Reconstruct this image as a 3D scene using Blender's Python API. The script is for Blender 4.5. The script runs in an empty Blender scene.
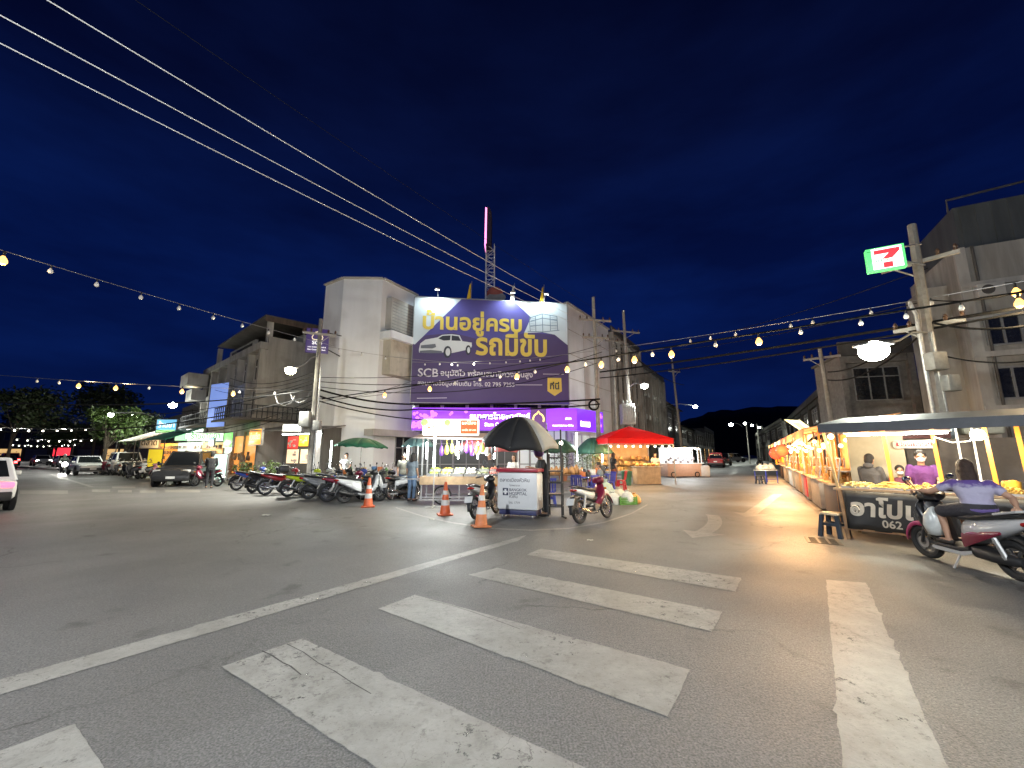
import bpy, bmesh, math, random
from mathutils import Vector, Matrix
R = math.radians
rnd = random.Random(7)
scene = bpy.context.scene
col = scene.collection

# ------------------------------------------------------------------ camera maths (surveying the photograph)
FPX, CAMH, HORIZ = 410.0, 1.6, 454.0
PITCH = math.atan((HORIZ - 384.0) / FPX)
def ray(px, py):
    u = (px - 512.0) / FPX; v = (384.0 - py) / FPX
    return Vector((u, math.cos(PITCH) - v * math.sin(PITCH), math.sin(PITCH) + v * math.cos(PITCH)))
def G(px, py, z=0.0):                       # point of the horizontal plane z under a pixel
    d = ray(px, py); t = (z - CAMH) / d.z
    return Vector((d.x * t, d.y * t, z))
def P(px, py, Y):                           # point at distance Y ahead
    d = ray(px, py); t = Y / d.y
    return Vector((d.x * t, Y, CAMH + d.z * t))
DIRR = Vector((0.5, 0.866, 0)); DIRL = Vector((-0.82, 0.572, 0))
AZR = math.atan2(DIRR.y, DIRR.x); AZL = math.atan2(DIRL.y, DIRL.x)

# ------------------------------------------------------------------ object helpers
def tag(o, label=None, cat=None, group=None, kind=None):
    if label: o['label'] = label
    if cat: o['category'] = cat
    if group: o['group'] = group
    if kind: o['kind'] = kind
    return o
def thing(name, label, cat, loc=(0, 0, 0), rz=0.0, group=None):
    o = bpy.data.objects.new(name, None); col.objects.link(o)
    o.empty_display_size = 0.2
    o.location = loc; o.rotation_euler = (0, 0, rz)
    return tag(o, label, cat, group)
def kids(o):
    return [c for c in o.children]
def dup(o, parent=None):
    c = o.copy(); col.objects.link(c)
    if parent is not None: c.parent = parent
    for ch in kids(o): dup(ch, c)
    return c

class MB:
    def __init__(s): s.v = []; s.f = []; s.mi = []; s.m = 0
    def add(s, vs, fs):
        b = len(s.v); s.v += [tuple(x) for x in vs]
        for f in fs: s.f.append([b + i for i in f]); s.mi.append(s.m)
        return s
    def quad(s, *p): return s.add(p, [list(range(len(p)))])
    def box(s, c, d, rz=0, rx=0, ry=0):
        M = Matrix.Translation(Vector(c)) @ Matrix.Rotation(rz, 4, 'Z') @ Matrix.Rotation(ry, 4, 'Y') @ Matrix.Rotation(rx, 4, 'X')
        x, y, z = d[0] / 2, d[1] / 2, d[2] / 2
        vs = [M @ Vector((a * x, b * y, e * z)) for e in (-1, 1) for a, b in ((-1, -1), (1, -1), (1, 1), (-1, 1))]
        return s.add(vs, [[3, 2, 1, 0], [4, 5, 6, 7], [0, 1, 5, 4], [1, 2, 6, 5], [2, 3, 7, 6], [3, 0, 4, 7]])
    def bbox(s, c, d, b=0.02, **k):           # box with chamfered vertical + top edges
        bm = bmesh.new(); bmesh.ops.create_cube(bm, size=1)
        bmesh.ops.scale(bm, vec=d, verts=bm.verts)
        bmesh.ops.bevel(bm, geom=list(bm.edges), offset=b, segments=2, affect='EDGES', profile=0.5)
        M = Matrix.Translation(Vector(c)) @ Matrix.Rotation(k.get('rz', 0), 4, 'Z') @ Matrix.Rotation(k.get('ry', 0), 4, 'Y') @ Matrix.Rotation(k.get('rx', 0), 4, 'X')
        bm.verts.index_update()
        s.add([M @ v.co for v in bm.verts], [[v.index for v in f.verts] for f in bm.faces]); bm.free(); return s
    def bar(s, a, b, w, h=None):
        a = Vector(a); b = Vector(b); h = h or w; d = (b - a); L = d.length
        if L < 1e-6: return s
        d.normalize(); up = Vector((0, 0, 1)) if abs(d.z) < 0.98 else Vector((1, 0, 0))
        sx = d.cross(up).normalized() * w / 2; sy = sx.cross(d).normalized() * h / 2
        vs = [p + i * sx + j * sy for p in (a, b) for i, j in ((-1, -1), (1, -1), (1, 1), (-1, 1))]
        return s.add(vs, [[0, 1, 2, 3], [7, 6, 5, 4], [0, 4, 5, 1], [1, 5, 6, 2], [2, 6, 7, 3], [3, 7, 4, 0]])
    def tube(s, pts, r, n=8, cap=True):
        pts = [Vector(p) for p in pts]; rs = r if isinstance(r, (list, tuple)) else [r] * len(pts)
        ref = None; rings = []
        for i, p in enumerate(pts):
            t = (pts[min(i + 1, len(pts) - 1)] - pts[max(i - 1, 0)])
            t = t.normalized() if t.length > 1e-9 else Vector((0, 0, 1))
            if ref is None: ref = t.orthogonal().normalized()
            ref = (ref - t * ref.dot(t))
            ref = ref.normalized() if ref.length > 1e-6 else t.orthogonal().normalized()
            b = t.cross(ref)
            rings.append([p + (ref * math.cos(2 * math.pi * k / n) + b * math.sin(2 * math.pi * k / n)) * rs[i] for k in range(n)])
        vs = [v for rg in rings for v in rg]; fs = []
        for i in range(len(pts) - 1):
            for k in range(n):
                fs.append([i * n + k, i * n + (k + 1) % n, (i + 1) * n + (k + 1) % n, (i + 1) * n + k])
        if cap:
            fs.append([k for k in range(n)][::-1]); fs.append([(len(pts) - 1) * n + k for k in range(n)])
        return s.add(vs, fs)
    def cyl(s, c, r, h, n=16, r2=None, axis='Z'):
        d = {'Z': Vector((0, 0, 1)), 'Y': Vector((0, 1, 0)), 'X': Vector((1, 0, 0))}[axis]
        c = Vector(c); return s.tube([c - d * h / 2, c + d * h / 2], [r, r if r2 is None else r2], n)
    def lathe(s, prof, n=16, c=(0, 0, 0), M=None):
        c = Vector(c); vs = []; fs = []
        for r, z in prof:
            for k in range(n):
                a = 2 * math.pi * k / n; p = Vector((r * math.cos(a), r * math.sin(a), z))
                if M is not None: p = M @ p
                vs.append(p + c)
        for i in range(len(prof) - 1):
            for k in range(n):
                fs.append([i * n + k, i * n + (k + 1) % n, (i + 1) * n + (k + 1) % n, (i + 1) * n + k])
        if prof[0][0] > 1e-5: fs.append([k for k in range(n)][::-1])
        if prof[-1][0] > 1e-5: fs.append([(len(prof) - 1) * n + k for k in range(n)])
        return s.add(vs, fs)
    def ball(s, c, r, n=12, m=8, M=None):
        r = (r, r, r) if not isinstance(r, (tuple, list)) else r
        c = Vector(c); vs = []; fs = []
        for i in range(m + 1):
            th = math.pi * i / m
            for k in range(n):
                a = 2 * math.pi * k / n
                p = Vector((r[0] * math.sin(th) * math.cos(a), r[1] * math.sin(th) * math.sin(a), r[2] * math.cos(th)))
                if M is not None: p = M @ p
                vs.append(c + p)
        for i in range(m):
            for k in range(n):
                q = [i * n + k, (i + 1) * n + k, (i + 1) * n + (k + 1) % n, i * n + (k + 1) % n]
                fs.append(q)
        return s.add(vs, fs)
    def torus(s, c, RR, r, axis='Y', n=28, m=8):
        c = Vector(c); vs = []; fs = []
        for i in range(n):
            a = 2 * math.pi * i / n
            for j in range(m):
                b = 2 * math.pi * j / m; q = RR + r * math.cos(b); w = r * math.sin(b)
                p = {'Y': (q * math.cos(a), w, q * math.sin(a)), 'Z': (q * math.cos(a), q * math.sin(a), w), 'X': (w, q * math.cos(a), q * math.sin(a))}[axis]
                vs.append(c + Vector(p))
        for i in range(n):
            for j in range(m):
                fs.append([i * m + j, ((i + 1) % n) * m + j, ((i + 1) % n) * m + (j + 1) % m, i * m + (j + 1) % m])
        return s.add(vs, fs)
    def prism(s, poly, d, o=(0, 0, 0), ux=(1, 0, 0), uy=(0, 0, 1)):   # polygon in plane (ux,uy) thickened along d (vector)
        o = Vector(o); ux = Vector(ux); uy = Vector(uy); d = Vector(d); n = len(poly)
        a = [o + ux * x + uy * y for x, y in poly]; b = [p + d for p in a]
        fs = [list(range(n))[::-1], [n + i for i in range(n)]] + [[i, (i + 1) % n, n + (i + 1) % n, n + i] for i in range(n)]
        return s.add(a + b, fs)
    def loft(s, secs, n=16, e=2.5, cap=True):   # sections along x: (x, ycentre, zcentre, half width, half height)
        vs = []; fs = []
        for (x, yc, zc, w, h) in secs:
            for k in range(n):
                a = 2 * math.pi * k / n; ca, sa = math.cos(a), math.sin(a)
                vs.append((x, yc + w * math.copysign(abs(ca) ** (2 / e), ca), zc + h * math.copysign(abs(sa) ** (2 / e), sa)))
        for i in range(len(secs) - 1):
            for k in range(n):
                fs.append([i * n + k, i * n + (k + 1) % n, (i + 1) * n + (k + 1) % n, (i + 1) * n + k])
        if cap:
            fs.append(list(range(n))[::-1]); fs.append([(len(secs) - 1) * n + k for k in range(n)])
        return s.add(vs, fs)
    def build(s, name, mats, parent=None, smooth=35, solid=0, bevel=0, recalc=True, loc=None):
        me = bpy.data.meshes.new(name); me.from_pydata(s.v, [], s.f)
        mats = mats if isinstance(mats, (list, tuple)) else [mats]
        for m in mats: me.materials.append(m)
        if len(mats) > 1: me.polygons.foreach_set('material_index', s.mi)
        me.update()
        if recalc:
            bm = bmesh.new(); bm.from_mesh(me); bmesh.ops.recalc_face_normals(bm, faces=bm.faces); bm.to_mesh(me); bm.free()
        if smooth:
            me.polygons.foreach_set('use_smooth', [True] * len(me.polygons))
            me.set_sharp_from_angle(angle=R(smooth))
        o = bpy.data.objects.new(name, me); col.objects.link(o)
        if loc is not None: o.location = loc
        if parent is not None: o.parent = parent
        if solid:
            md = o.modifiers.new('s', 'SOLIDIFY'); md.thickness = solid; md.offset = 0
        if bevel:
            md = o.modifiers.new('b', 'BEVEL'); md.width = bevel; md.segments = 2; md.limit_method = 'ANGLE'; md.angle_limit = R(40)
        return o

# ------------------------------------------------------------------ materials
def nodes(name):
    m = bpy.data.materials.new(name); m.use_nodes = True; nt = m.node_tree
    return m, nt, nt.nodes, nt.links, nt.nodes['Principled BSDF']
MATS = {}
def mat(name, c, rough=0.6, metal=0.0, var=0.25, scale=6.0, bump=0.0, coat=0.0, spec=0.5, trans=0.0, alpha=1.0, dirt=0.0, streak=False):
    if name in MATS: return MATS[name]
    m, nt, N, L, b = nodes(name)
    tc = N.new('ShaderNodeTexCoord'); no = N.new('ShaderNodeTexNoise'); no.inputs['Scale'].default_value = scale
    no.inputs['Detail'].default_value = 6; no.inputs['Roughness'].default_value = 0.65
    if streak:
        mp = N.new('ShaderNodeMapping'); mp.inputs['Scale'].default_value = (1.0, 1.0, 0.12)
        L.new(tc.outputs['Object'], mp.inputs['Vector']); L.new(mp.outputs['Vector'], no.inputs['Vector'])
    else: L.new(tc.outputs['Object'], no.inputs['Vector'])
    rp = N.new('ShaderNodeValToRGB'); e = rp.color_ramp.elements
    lo = [x * (1 - var) for x in c]; hi = [min(1, x * (1 + var * 0.6)) for x in c]
    e[0].position = 0.3; e[0].color = (*lo, 1); e[1].position = 0.7; e[1].color = (*hi, 1)
    L.new(no.outputs['Fac'], rp.inputs['Fac']); out = rp.outputs['Color']
    if dirt:
        n2 = N.new('ShaderNodeTexNoise'); n2.inputs['Scale'].default_value = scale * 0.35; n2.inputs['Detail'].default_value = 8
        L.new(tc.outputs['Object'], n2.inputs['Vector'])
        r2 = N.new('ShaderNodeValToRGB'); r2.color_ramp.elements[0].position = 0.5; r2.color_ramp.elements[1].position = 0.72
        r2.color_ramp.elements[0].color = (0, 0, 0, 1); r2.color_ramp.elements[1].color = (dirt, dirt, dirt, 1)
        L.new(n2.outputs['Fac'], r2.inputs['Fac'])
        mx = N.new('ShaderNodeMix'); mx.data_type = 'RGBA'; L.new(r2.outputs['Color'], mx.inputs[0])
        L.new(out, mx.inputs[6]); mx.inputs[7].default_value = (c[0] * 0.25 + .01, c[1] * 0.23 + .01, c[2] * 0.2 + .008, 1); out = mx.outputs[2]
    L.new(out, b.inputs['Base Color'])
    b.inputs['Roughness'].default_value = rough; b.inputs['Metallic'].default_value = metal
    b.inputs['Coat Weight'].default_value = coat; b.inputs['Specular IOR Level'].default_value = spec
    b.inputs['Transmission Weight'].default_value = trans; b.inputs['Alpha'].default_value = alpha
    if bump:
        bp = N.new('ShaderNodeBump'); bp.inputs['Strength'].default_value = bump; bp.inputs['Distance'].default_value = 0.02
        n3 = N.new('ShaderNodeTexNoise'); n3.inputs['Scale'].default_value = scale * 4; L.new(tc.outputs['Object'], n3.inputs['Vector'])
        L.new(n3.outputs['Fac'], bp.inputs['Height']); L.new(bp.outputs['Normal'], b.inputs['Normal'])
    MATS[name] = m; return m
def emit(name, c, s, base=None, sample=False):
    if name in MATS: return MATS[name]
    m, nt, N, L, b = nodes(name)
    b.inputs['Base Color'].default_value = (*(base or [min(.8, x) for x in c]), 1); b.inputs['Roughness'].default_value = 0.4
    b.inputs['Emission Color'].default_value = (*c, 1); b.inputs['Emission Strength'].default_value = s
    if not sample: m.cycles.emission_sampling = 'NONE'
    MATS[name] = m; return m
def light(parent, loc, watts, color=(1, 1, 1), r=0.08, kind='POINT', spot=None, rot=None, name='lamp_light', size=None):
    ld = bpy.data.lights.new(name, kind); ld.energy = watts; ld.color = color
    if kind in ('POINT', 'SPOT'): ld.shadow_soft_size = r
    if kind == 'SPOT': ld.spot_size = spot or R(120); ld.spot_blend = 0.6
    if kind == 'AREA':
        ld.shape = 'RECTANGLE'; ld.size, ld.size_y = size
    o = bpy.data.objects.new(name, ld); col.objects.link(o); o.location = loc
    if rot is not None: o.rotation_euler = rot
    if parent is not None: o.parent = parent
    return o

# text turned into a mesh; local x = writing direction, local z = up after rot
def text(s, size, m, parent, loc, rot=(R(90), 0, 0), name='lettering', ext=0.004, align='LEFT', bold=0.0, shear=0.0, sx=1.0):
    cu = bpy.data.curves.new(name, 'FONT'); cu.body = s; cu.size = size; cu.extrude = ext; cu.align_x = align
    cu.offset = bold; cu.shear = shear; cu.resolution_u = 3
    t = bpy.data.objects.new(name, cu); col.objects.link(t)
    dg = bpy.context.evaluated_depsgraph_get(); dg.update()
    me = bpy.data.meshes.new_from_object(t.evaluated_get(dg))
    bpy.data.objects.remove(t); bpy.data.curves.remove(cu)
    if sx != 1.0: me.transform(Matrix.Scale(sx, 4, (1, 0, 0)))
    me.materials.clear(); me.materials.append(m)
    o = bpy.data.objects.new(name, me); col.objects.link(o); o.location = loc; o.rotation_euler = rot
    if parent is not None: o.parent = parent
    return o
def catenary(a, b, sag, n=24):
    a = Vector(a); b = Vector(b)
    return [a.lerp(b, i / n) - Vector((0, 0, sag * 4 * (i / n) * (1 - i / n))) for i in range(n + 1)]
def Zp(px, py, z):
    return G(px, py, z)
def buildw(mb, name, mats, parent, **k):        # vertices given in world coordinates
    M = (Matrix.Translation(parent.location) @ Matrix.Rotation(parent.rotation_euler.z, 4, 'Z')).inverted()
    mb.v = [tuple(M @ Vector(v)) for v in mb.v]
    return mb.build(name, mats, parent, **k)
def structure(o): o['kind'] = 'structure'; return o

# ------------------------------------------------------------------ sky
w = bpy.data.worlds.new('World'); scene.world = w; w.use_nodes = True
N, L = w.node_tree.nodes, w.node_tree.links
sk = N.new('ShaderNodeTexSky'); sk.sky_type = 'NISHITA'; sk.sun_disc = False
sk.sun_elevation = R(-4.5); sk.sun_rotation = R(20); sk.ozone_density = 8; sk.dust_density = 0.2; sk.altitude = 200
tc = N.new('ShaderNodeTexCoord'); sp = N.new('ShaderNodeSeparateXYZ'); L.new(tc.outputs['Generated'], sp.inputs[0])
rp = N.new('ShaderNodeValToRGB'); e = rp.color_ramp.elements
e[0].position = 0.0; e[0].color = (0.0012, 0.006, 0.046, 1)
e[1].position = 1.0; e[1].color = (0.0006, 0.0012, 0.007, 1)
x = e.new(0.30); x.color = (0.0014, 0.0080, 0.064, 1)
x = e.new(0.62); x.color = (0.0012, 0.0033, 0.024, 1)
L.new(sp.outputs['Z'], rp.inputs['Fac'])
mp = N.new('ShaderNodeMapping'); mp.inputs['Scale'].default_value = (1.2, 1.2, 4.0); L.new(tc.outputs['Generated'], mp.inputs[0])
no = N.new('ShaderNodeTexNoise'); no.inputs['Scale'].default_value = 1.7; no.inputs['Detail'].default_value = 5; no.inputs['Roughness'].default_value = .55
L.new(mp.outputs[0], no.inputs['Vector'])
r2 = N.new('ShaderNodeValToRGB'); r2.color_ramp.elements[0].position = .35; r2.color_ramp.elements[0].color = (.5, .48, .52, 1)
r2.color_ramp.elements[1].position = .68; r2.color_ramp.elements[1].color = (1.15, 1.15, 1.1, 1); L.new(no.outputs['Fac'], r2.inputs['Fac'])
mx = N.new('ShaderNodeMix'); mx.data_type = 'RGBA'; mx.blend_type = 'MULTIPLY'; mx.inputs[0].default_value = 1
L.new(rp.outputs['Color'], mx.inputs[6]); L.new(r2.outputs['Color'], mx.inputs[7])
ad = N.new('ShaderNodeMix'); ad.data_type = 'RGBA'; ad.blend_type = 'ADD'; ad.inputs[0].default_value = .04
L.new(mx.outputs[2], ad.inputs[6]); L.new(sk.outputs[0], ad.inputs[7])
bg = N['Background']; L.new(ad.outputs[2], bg.inputs[0]); bg.inputs[1].default_value = 1.0

# ------------------------------------------------------------------ asphalt
m, nt, N, L, b = nodes('asphalt')
tc = N.new('ShaderNodeTexCoord')
def noise(sc, det=5, ro=.6, vec=None):
    n = N.new('ShaderNodeTexNoise'); n.inputs['Scale'].default_value = sc; n.inputs['Detail'].default_value = det; n.inputs['Roughness'].default_value = ro
    L.new(vec or tc.outputs['Object'], n.inputs['Vector']); return n.outputs['Fac']
def ramp(fac, *st):
    r = N.new('ShaderNodeValToRGB'); el = r.color_ramp.elements
    while len(el) < len(st): el.new(.5)
    for q, (p_, c_) in zip(el, st): q.position = p_; q.color = (*c_, 1) if isinstance(c_, tuple) else (c_, c_, c_, 1)
    L.new(fac, r.inputs['Fac']); return r.outputs['Color']
def mix(a, bb, fac, mode='MIX'):
    q = N.new('ShaderNodeMix'); q.data_type = 'RGBA'; q.blend_type = mode
    for s_, v_ in ((6, a), (7, bb), (0, fac)):
        if isinstance(v_, (int, float)): q.inputs[s_].default_value = v_ if s_ == 0 else (v_, v_, v_, 1)
        elif isinstance(v_, tuple): q.inputs[s_].default_value = (*v_, 1)
        else: L.new(v_, q.inputs[s_])
    return q.outputs[2]
base = ramp(noise(.22, 6, .6), (.3, (.092, .091, .088)), (.7, (.140, .137, .131)))
fine = ramp(noise(22, 8, .75), (.3, .70), (.72, 1.25))
grain = ramp(noise(75, 2, .55), (.34, .58), (.66, 1.5))
c1 = mix(mix(base, fine, 1.0, 'MULTIPLY'), grain, 1.0, 'MULTIPLY')
vo = N.new('ShaderNodeTexVoronoi'); vo.inputs['Scale'].default_value = 52; L.new(tc.outputs['Object'], vo.inputs['Vector'])
agg = ramp(vo.outputs['Distance'], (.0, 1.0), (.18, 0.0))
va = N.new('ShaderNodeSeparateColor'); L.new(vo.outputs['Color'], va.inputs[0])
sel = ramp(va.outputs[0], (.70, 0.0), (.75, 1.0))
aggm = mix(agg, sel, 1.0, 'MULTIPLY')
c2 = mix(c1, (.42, .40, .36), aggm)
# oil spots and cracks
spots = ramp(noise(1.6, 3, .5), (.63, 0.0), (.72, .65))
patch = N.new('ShaderNodeTexVoronoi'); patch.inputs['Scale'].default_value = .16; L.new(tc.outputs['Object'], patch.inputs['Vector'])
psc = N.new('ShaderNodeSeparateColor'); L.new(patch.outputs['Color'], psc.inputs[0])
c2b = mix(c2, ramp(psc.outputs[0], (.0, .86), (1., 1.12)), 1.0, 'MULTIPLY')
blot = ramp(noise(5.5, 4, .6), (.68, 0.0), (.74, .7))
c3 = mix(mix(c2b, (.035, .034, .032), spots), (.03, .029, .027), blot)
vc = N.new('ShaderNodeTexVoronoi'); vc.feature = 'DISTANCE_TO_EDGE'; vc.inputs['Scale'].default_value = .35
mpp = N.new('ShaderNodeVectorMath'); mpp.operation = 'ADD'; L.new(tc.outputs['Object'], mpp.inputs[0])
nn = N.new('ShaderNodeTexNoise'); nn.inputs['Scale'].default_value = 1.3; nn.inputs['Detail'].default_value = 6; L.new(tc.outputs['Object'], nn.inputs['Vector']); L.new(nn.outputs['Color'], mpp.inputs[1])
L.new(mpp.outputs[0], vc.inputs['Vector'])
crk = mix(ramp(vc.outputs['Distance'], (.0, .8), (.009, 0.0)), ramp(noise(.3, 2), (.5, 0.0), (.58, 1.0)), 1.0, 'MULTIPLY')
c4 = mix(c3, (.022, .021, .02), crk)
L.new(c4, b.inputs['Base Color'])
ro = ramp(noise(.5, 5, .6), (.3, .47), (.7, .64)); ro2 = mix(ro, .75, aggm)
L.new(ro2, b.inputs['Roughness']); b.inputs['Specular IOR Level'].default_value = .55
bp = N.new('ShaderNodeBump'); bp.inputs['Strength'].default_value = .55; bp.inputs['Distance'].default_value = .012
hh = mix(ramp(noise(110, 4, .7), (.2, 0.0), (.8, 1.0)), vo.outputs['Distance'], .5)
L.new(hh, bp.inputs['Height']); L.new(bp.outputs['Normal'], b.inputs['Normal'])
M_ASPH = m

# worn road paint
m, nt, N, L, b = nodes('road_paint')
tc = N.new('ShaderNodeTexCoord')
pc = ramp(noise(3, 7, .7), (.3, (.185, .18, .16)), (.7, (.30, .29, .265)))
wear = mix(ramp(noise(14, 8, .78), (.50, 0.0), (.66, 1.0)), ramp(noise(.9, 4, .6), (.35, .15), (.7, .95)), 1.0, 'MULTIPLY')
pc2 = mix(pc, (.10, .096, .09), wear)
vq = N.new('ShaderNodeTexVoronoi'); vq.feature = 'DISTANCE_TO_EDGE'; vq.inputs['Scale'].default_value = 3.2
mq = N.new('ShaderNodeVectorMath'); mq.operation = 'ADD'; L.new(tc.outputs['Object'], mq.inputs[0])
nq = N.new('ShaderNodeTexNoise'); nq.inputs['Scale'].default_value = 2.2; nq.inputs['Detail'].default_value = 5; L.new(tc.outputs['Object'], nq.inputs['Vector']); L.new(nq.outputs['Color'], mq.inputs[1]); L.new(mq.outputs[0], vq.inputs['Vector'])
ck = mix(ramp(vq.outputs['Distance'], (0., .85), (.02, 0.)), ramp(noise(.55, 2), (.48, 0.), (.56, 1.)), 1., 'MULTIPLY')
L.new(mix(pc2, (.06, .057, .052), ck), b.inputs['Base Color']); b.inputs['Roughness'].default_value = .5
hole = mix(ramp(noise(9, 9, .8), (.57, 0.), (.60, 1.)), ramp(noise(.7, 3, .6), (.46, .0), (.60, 1.)), 1., 'MULTIPLY')
hole2 = mix(hole, ramp(noise(45, 4, .7), (.62, 0.), (.66, .8)), .35, 'ADD')
trn = N.new('ShaderNodeBsdfTransparent'); msh = N.new('ShaderNodeMixShader'); L.new(hole2, msh.inputs[0]); L.new(b.outputs[0], msh.inputs[1]); L.new(trn.outputs[0], msh.inputs[2]); L.new(msh.outputs[0], N['Material Output'].inputs[0])
bp = N.new('ShaderNodeBump'); bp.inputs['Strength'].default_value = .35; bp.inputs['Distance'].default_value = .01; L.new(noise(60, 5, .7), bp.inputs['Height']); L.new(bp.outputs['Normal'], b.inputs['Normal'])
M_PAINT = m
# faint, nearly gone paint
m2 = M_PAINT.copy(); m2.name = 'faded_road_paint'; MATS['faded'] = m2
for n_ in m2.node_tree.nodes:
    if n_.type == 'VALTORGB' and abs(n_.color_ramp.elements[0].color[0] - .185) < .01:
        n_.color_ramp.elements[0].color = (.17, .16, .14, 1); n_.color_ramp.elements[1].color = (.27, .255, .22, 1)
M_FADED = m2

g = MB(); S = 500
g.quad((-S, -60, 0), (S, -60, 0), (S, S, 0), (-S, S, 0))
structure(g.build('road', M_ASPH, smooth=0))
jr = random.Random(21)
def sheet(name, polys, m, z=.004, rag=True):        # painted shape with a ragged, chipped outline
    q = MB()
    for pl in polys:
        out = []; n_ = len(pl)
        for i in range(n_):
            a, b_ = Vector((pl[i][0], pl[i][1], 0)), Vector((pl[(i + 1) % n_][0], pl[(i + 1) % n_][1], 0)); e_ = b_ - a; Le = e_.length
            if Le < .3 or not rag: out.append(a); continue
            nr = Vector((-e_.y, e_.x, 0)) / Le; k_ = max(1, int(Le / .035)); drift = 0; chip = 0
            for j in range(k_):
                drift = drift * .85 + jr.gauss(0, .0022); chip = max(0, chip - .006) if jr.random() > .025 else jr.uniform(.008, .028)
                out.append(a + e_ * (j / k_) + nr * ((drift + chip) if j else 0))
        q.quad(*[(p.x, p.y, z) for p in out])
    return structure(q.build(name, m, smooth=0))
GG = lambda *a: [G(*p) for p in a]
bars = [((527, 555), (541, 549), (741, 578), (736, 592)), ((468, 575), (497, 568), (722, 612), (712, 632)), ((378, 609), (415, 595), (690, 670), (667, 717))]
polys = [GG(*q) for q in bars]
# the nearest two bars run on below the frame: same length and width as the others
d = (polys[2][2] - polys[2][1]); 
for c0, c1_ in (((222, 667), (302, 639)), (None, None)):
    if c0:
        a0, a1 = G(*c0), G(*c1_); polys.append([a0, a1, a1 + d, a0 + d]); s0 = (a0, a1)
step = (polys[0][1] - polys[3][1]) / 3
polys.append([s0[0] - step * 1.0, s0[1] - step * 1.0, s0[1] - step + d, s0[0] - step + d])
sheet('zebra_crossing', polys, M_PAINT)
pa, pb, pc_, pd = G(0, 680), G(527, 535), G(518, 541), G(0, 698)
ext = (pa - pb).normalized() * 3
sheet('stop_line', [[pa + ext, pb, pc_, pd + ext]], M_PAINT)
r1, r2_, r3, r4 = G(826, 580), G(866, 583), G(953, 768), G(843, 768)
dr = (r4 - r1).normalized() * 3
sheet('edge_stripe', [[r1, r2_, r3 + dr, r4 + dr]], M_PAINT)
# lane arrows on the right street
def arrow(px, bend, name):
    a = G(*px[0]); bb = G(*px[1]); f_ = (bb - a).normalized(); s_ = Vector((f_.y, -f_.x, 0)); Lg = (bb - a).length
    W = .16; pl = []
    hd = .75
    pl.append([a - s_ * .0, a + f_ * hd + s_ * .42, a + f_ * hd - s_ * .42])
    n_ = 10; prev = None
    for i in range(n_ + 1):
        t = i / n_; c = a + f_ * (hd + (Lg - hd) * t) + s_ * bend * (t ** 2)
        w_ = s_ * W * (1)
        if prev: pl.append([prev[0], prev[1], c + w_, c - w_])
        prev = (c - w_, c + w_)
    sheet(name, pl, M_FADED)
arrow(((692, 538), (735, 517)), -.55, 'lane_arrow')
arrow(((746, 517), (778, 494)), 0.0, 'lane_arrow')
# curved painted line round the corner island
ap = [(395, 508), (420, 516), (450, 523), (490, 529), (530, 531), (570, 529), (605, 523), (632, 514), (648, 505)]
pts = [G(*p) for p in ap]; pl = []
for i in range(len(pts) - 1):
    a, b2 = pts[i], pts[i + 1]; n1 = Vector((0, .14, 0))
    pl.append([a, b2, b2 + n1, a + n1])
sheet('corner_line', pl, M_FADED)
# thin dark cuts and cracks across the paint
def scratch(pxs, w_):
    pts = [G(*p) for p in pxs]; pl_ = []
    for a_, b_ in zip(pts, pts[1:]):
        n_ = Vector((-(b_ - a_).y, (b_ - a_).x, 0)).normalized() * w_; pl_.append([a_ - n_, b_ - n_ * .7, b_ + n_ * .7, a_ + n_])
    return pl_
M_CUT = mat('road_cut_dark', (.075, .072, .067), .8, var=.4, scale=20)
sheet('road_crack', scratch([(262, 652), (271, 656), (283, 664), (290, 667), (301, 676)], .007) + scratch([(287, 645), (303, 653), (318, 664), (334, 672), (352, 684), (371, 695)], .005) + scratch([(430, 601), (451, 606), (470, 612), (496, 621), (520, 630)], .004), M_CUT, .0085, False)
# left street centre line and far crossing blocks
a, b2 = G(50, 474), G(92, 487); s_ = Vector((.05, .08, 0))
sheet('centre_line', [[a - s_, b2 - s_, b2 + s_, a + s_]], M_PAINT)
pl = []
for i, (x0, x1, y0, y1) in enumerate(((92, 110, 489.5, 492), (118, 132, 490, 492.5), (140, 156, 490.5, 493), (20, 68, 490.5, 494), (112, 135, 486.6, 488.4), (165, 200, 490, 492.5))):
    pl.append(GG((x0, y0), (x1, y0), (x1, y1), (x0, y1)))
sheet('far_crossing', pl, M_FADED)
pt = [GG((60, 499), (250, 520), (240, 560), (0, 545)), ]
# pavement in front of the buildings, real kerb
M_PAVE = mat('pavement_concrete', (.22, .21, .19), .75, var=.35, scale=2.5, bump=.3, dirt=.6)
k = MB()
pav = [Vector((-60, 50.5, 0)), Vector((-10.2, 21.4, 0)), Vector((-6.5, 21.6, 0)), Vector((-3, 23.2, 0)), Vector((5.2, 24.6, 0)), Vector((9.4, 31.5, 0)), Vector((42, 88, 0)), Vector((40, 95, 0)), Vector((8, 60, 0)), Vector((-20, 60, 0)), Vector((-55, 60, 0))]
k.prism([(p.x, p.y) for p in pav], (0, 0, .12), ux=(1, 0, 0), uy=(0, 1, 0))
structure(k.build('pavement', M_PAVE, smooth=0))
k = MB()
pav2 = [Vector((9.2, 6.6, 0)), Vector((11.2, 10.6, 0)), Vector((19, 24, 0)), Vector((60, 95, 0)), Vector((75, 95, 0)), Vector((60, 6, 0))]
k.prism([(p.x, p.y) for p in pav2], (0, 0, .12), ux=(1, 0, 0), uy=(0, 1, 0))
structure(k.build('pavement', M_PAVE, smooth=0))
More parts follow.
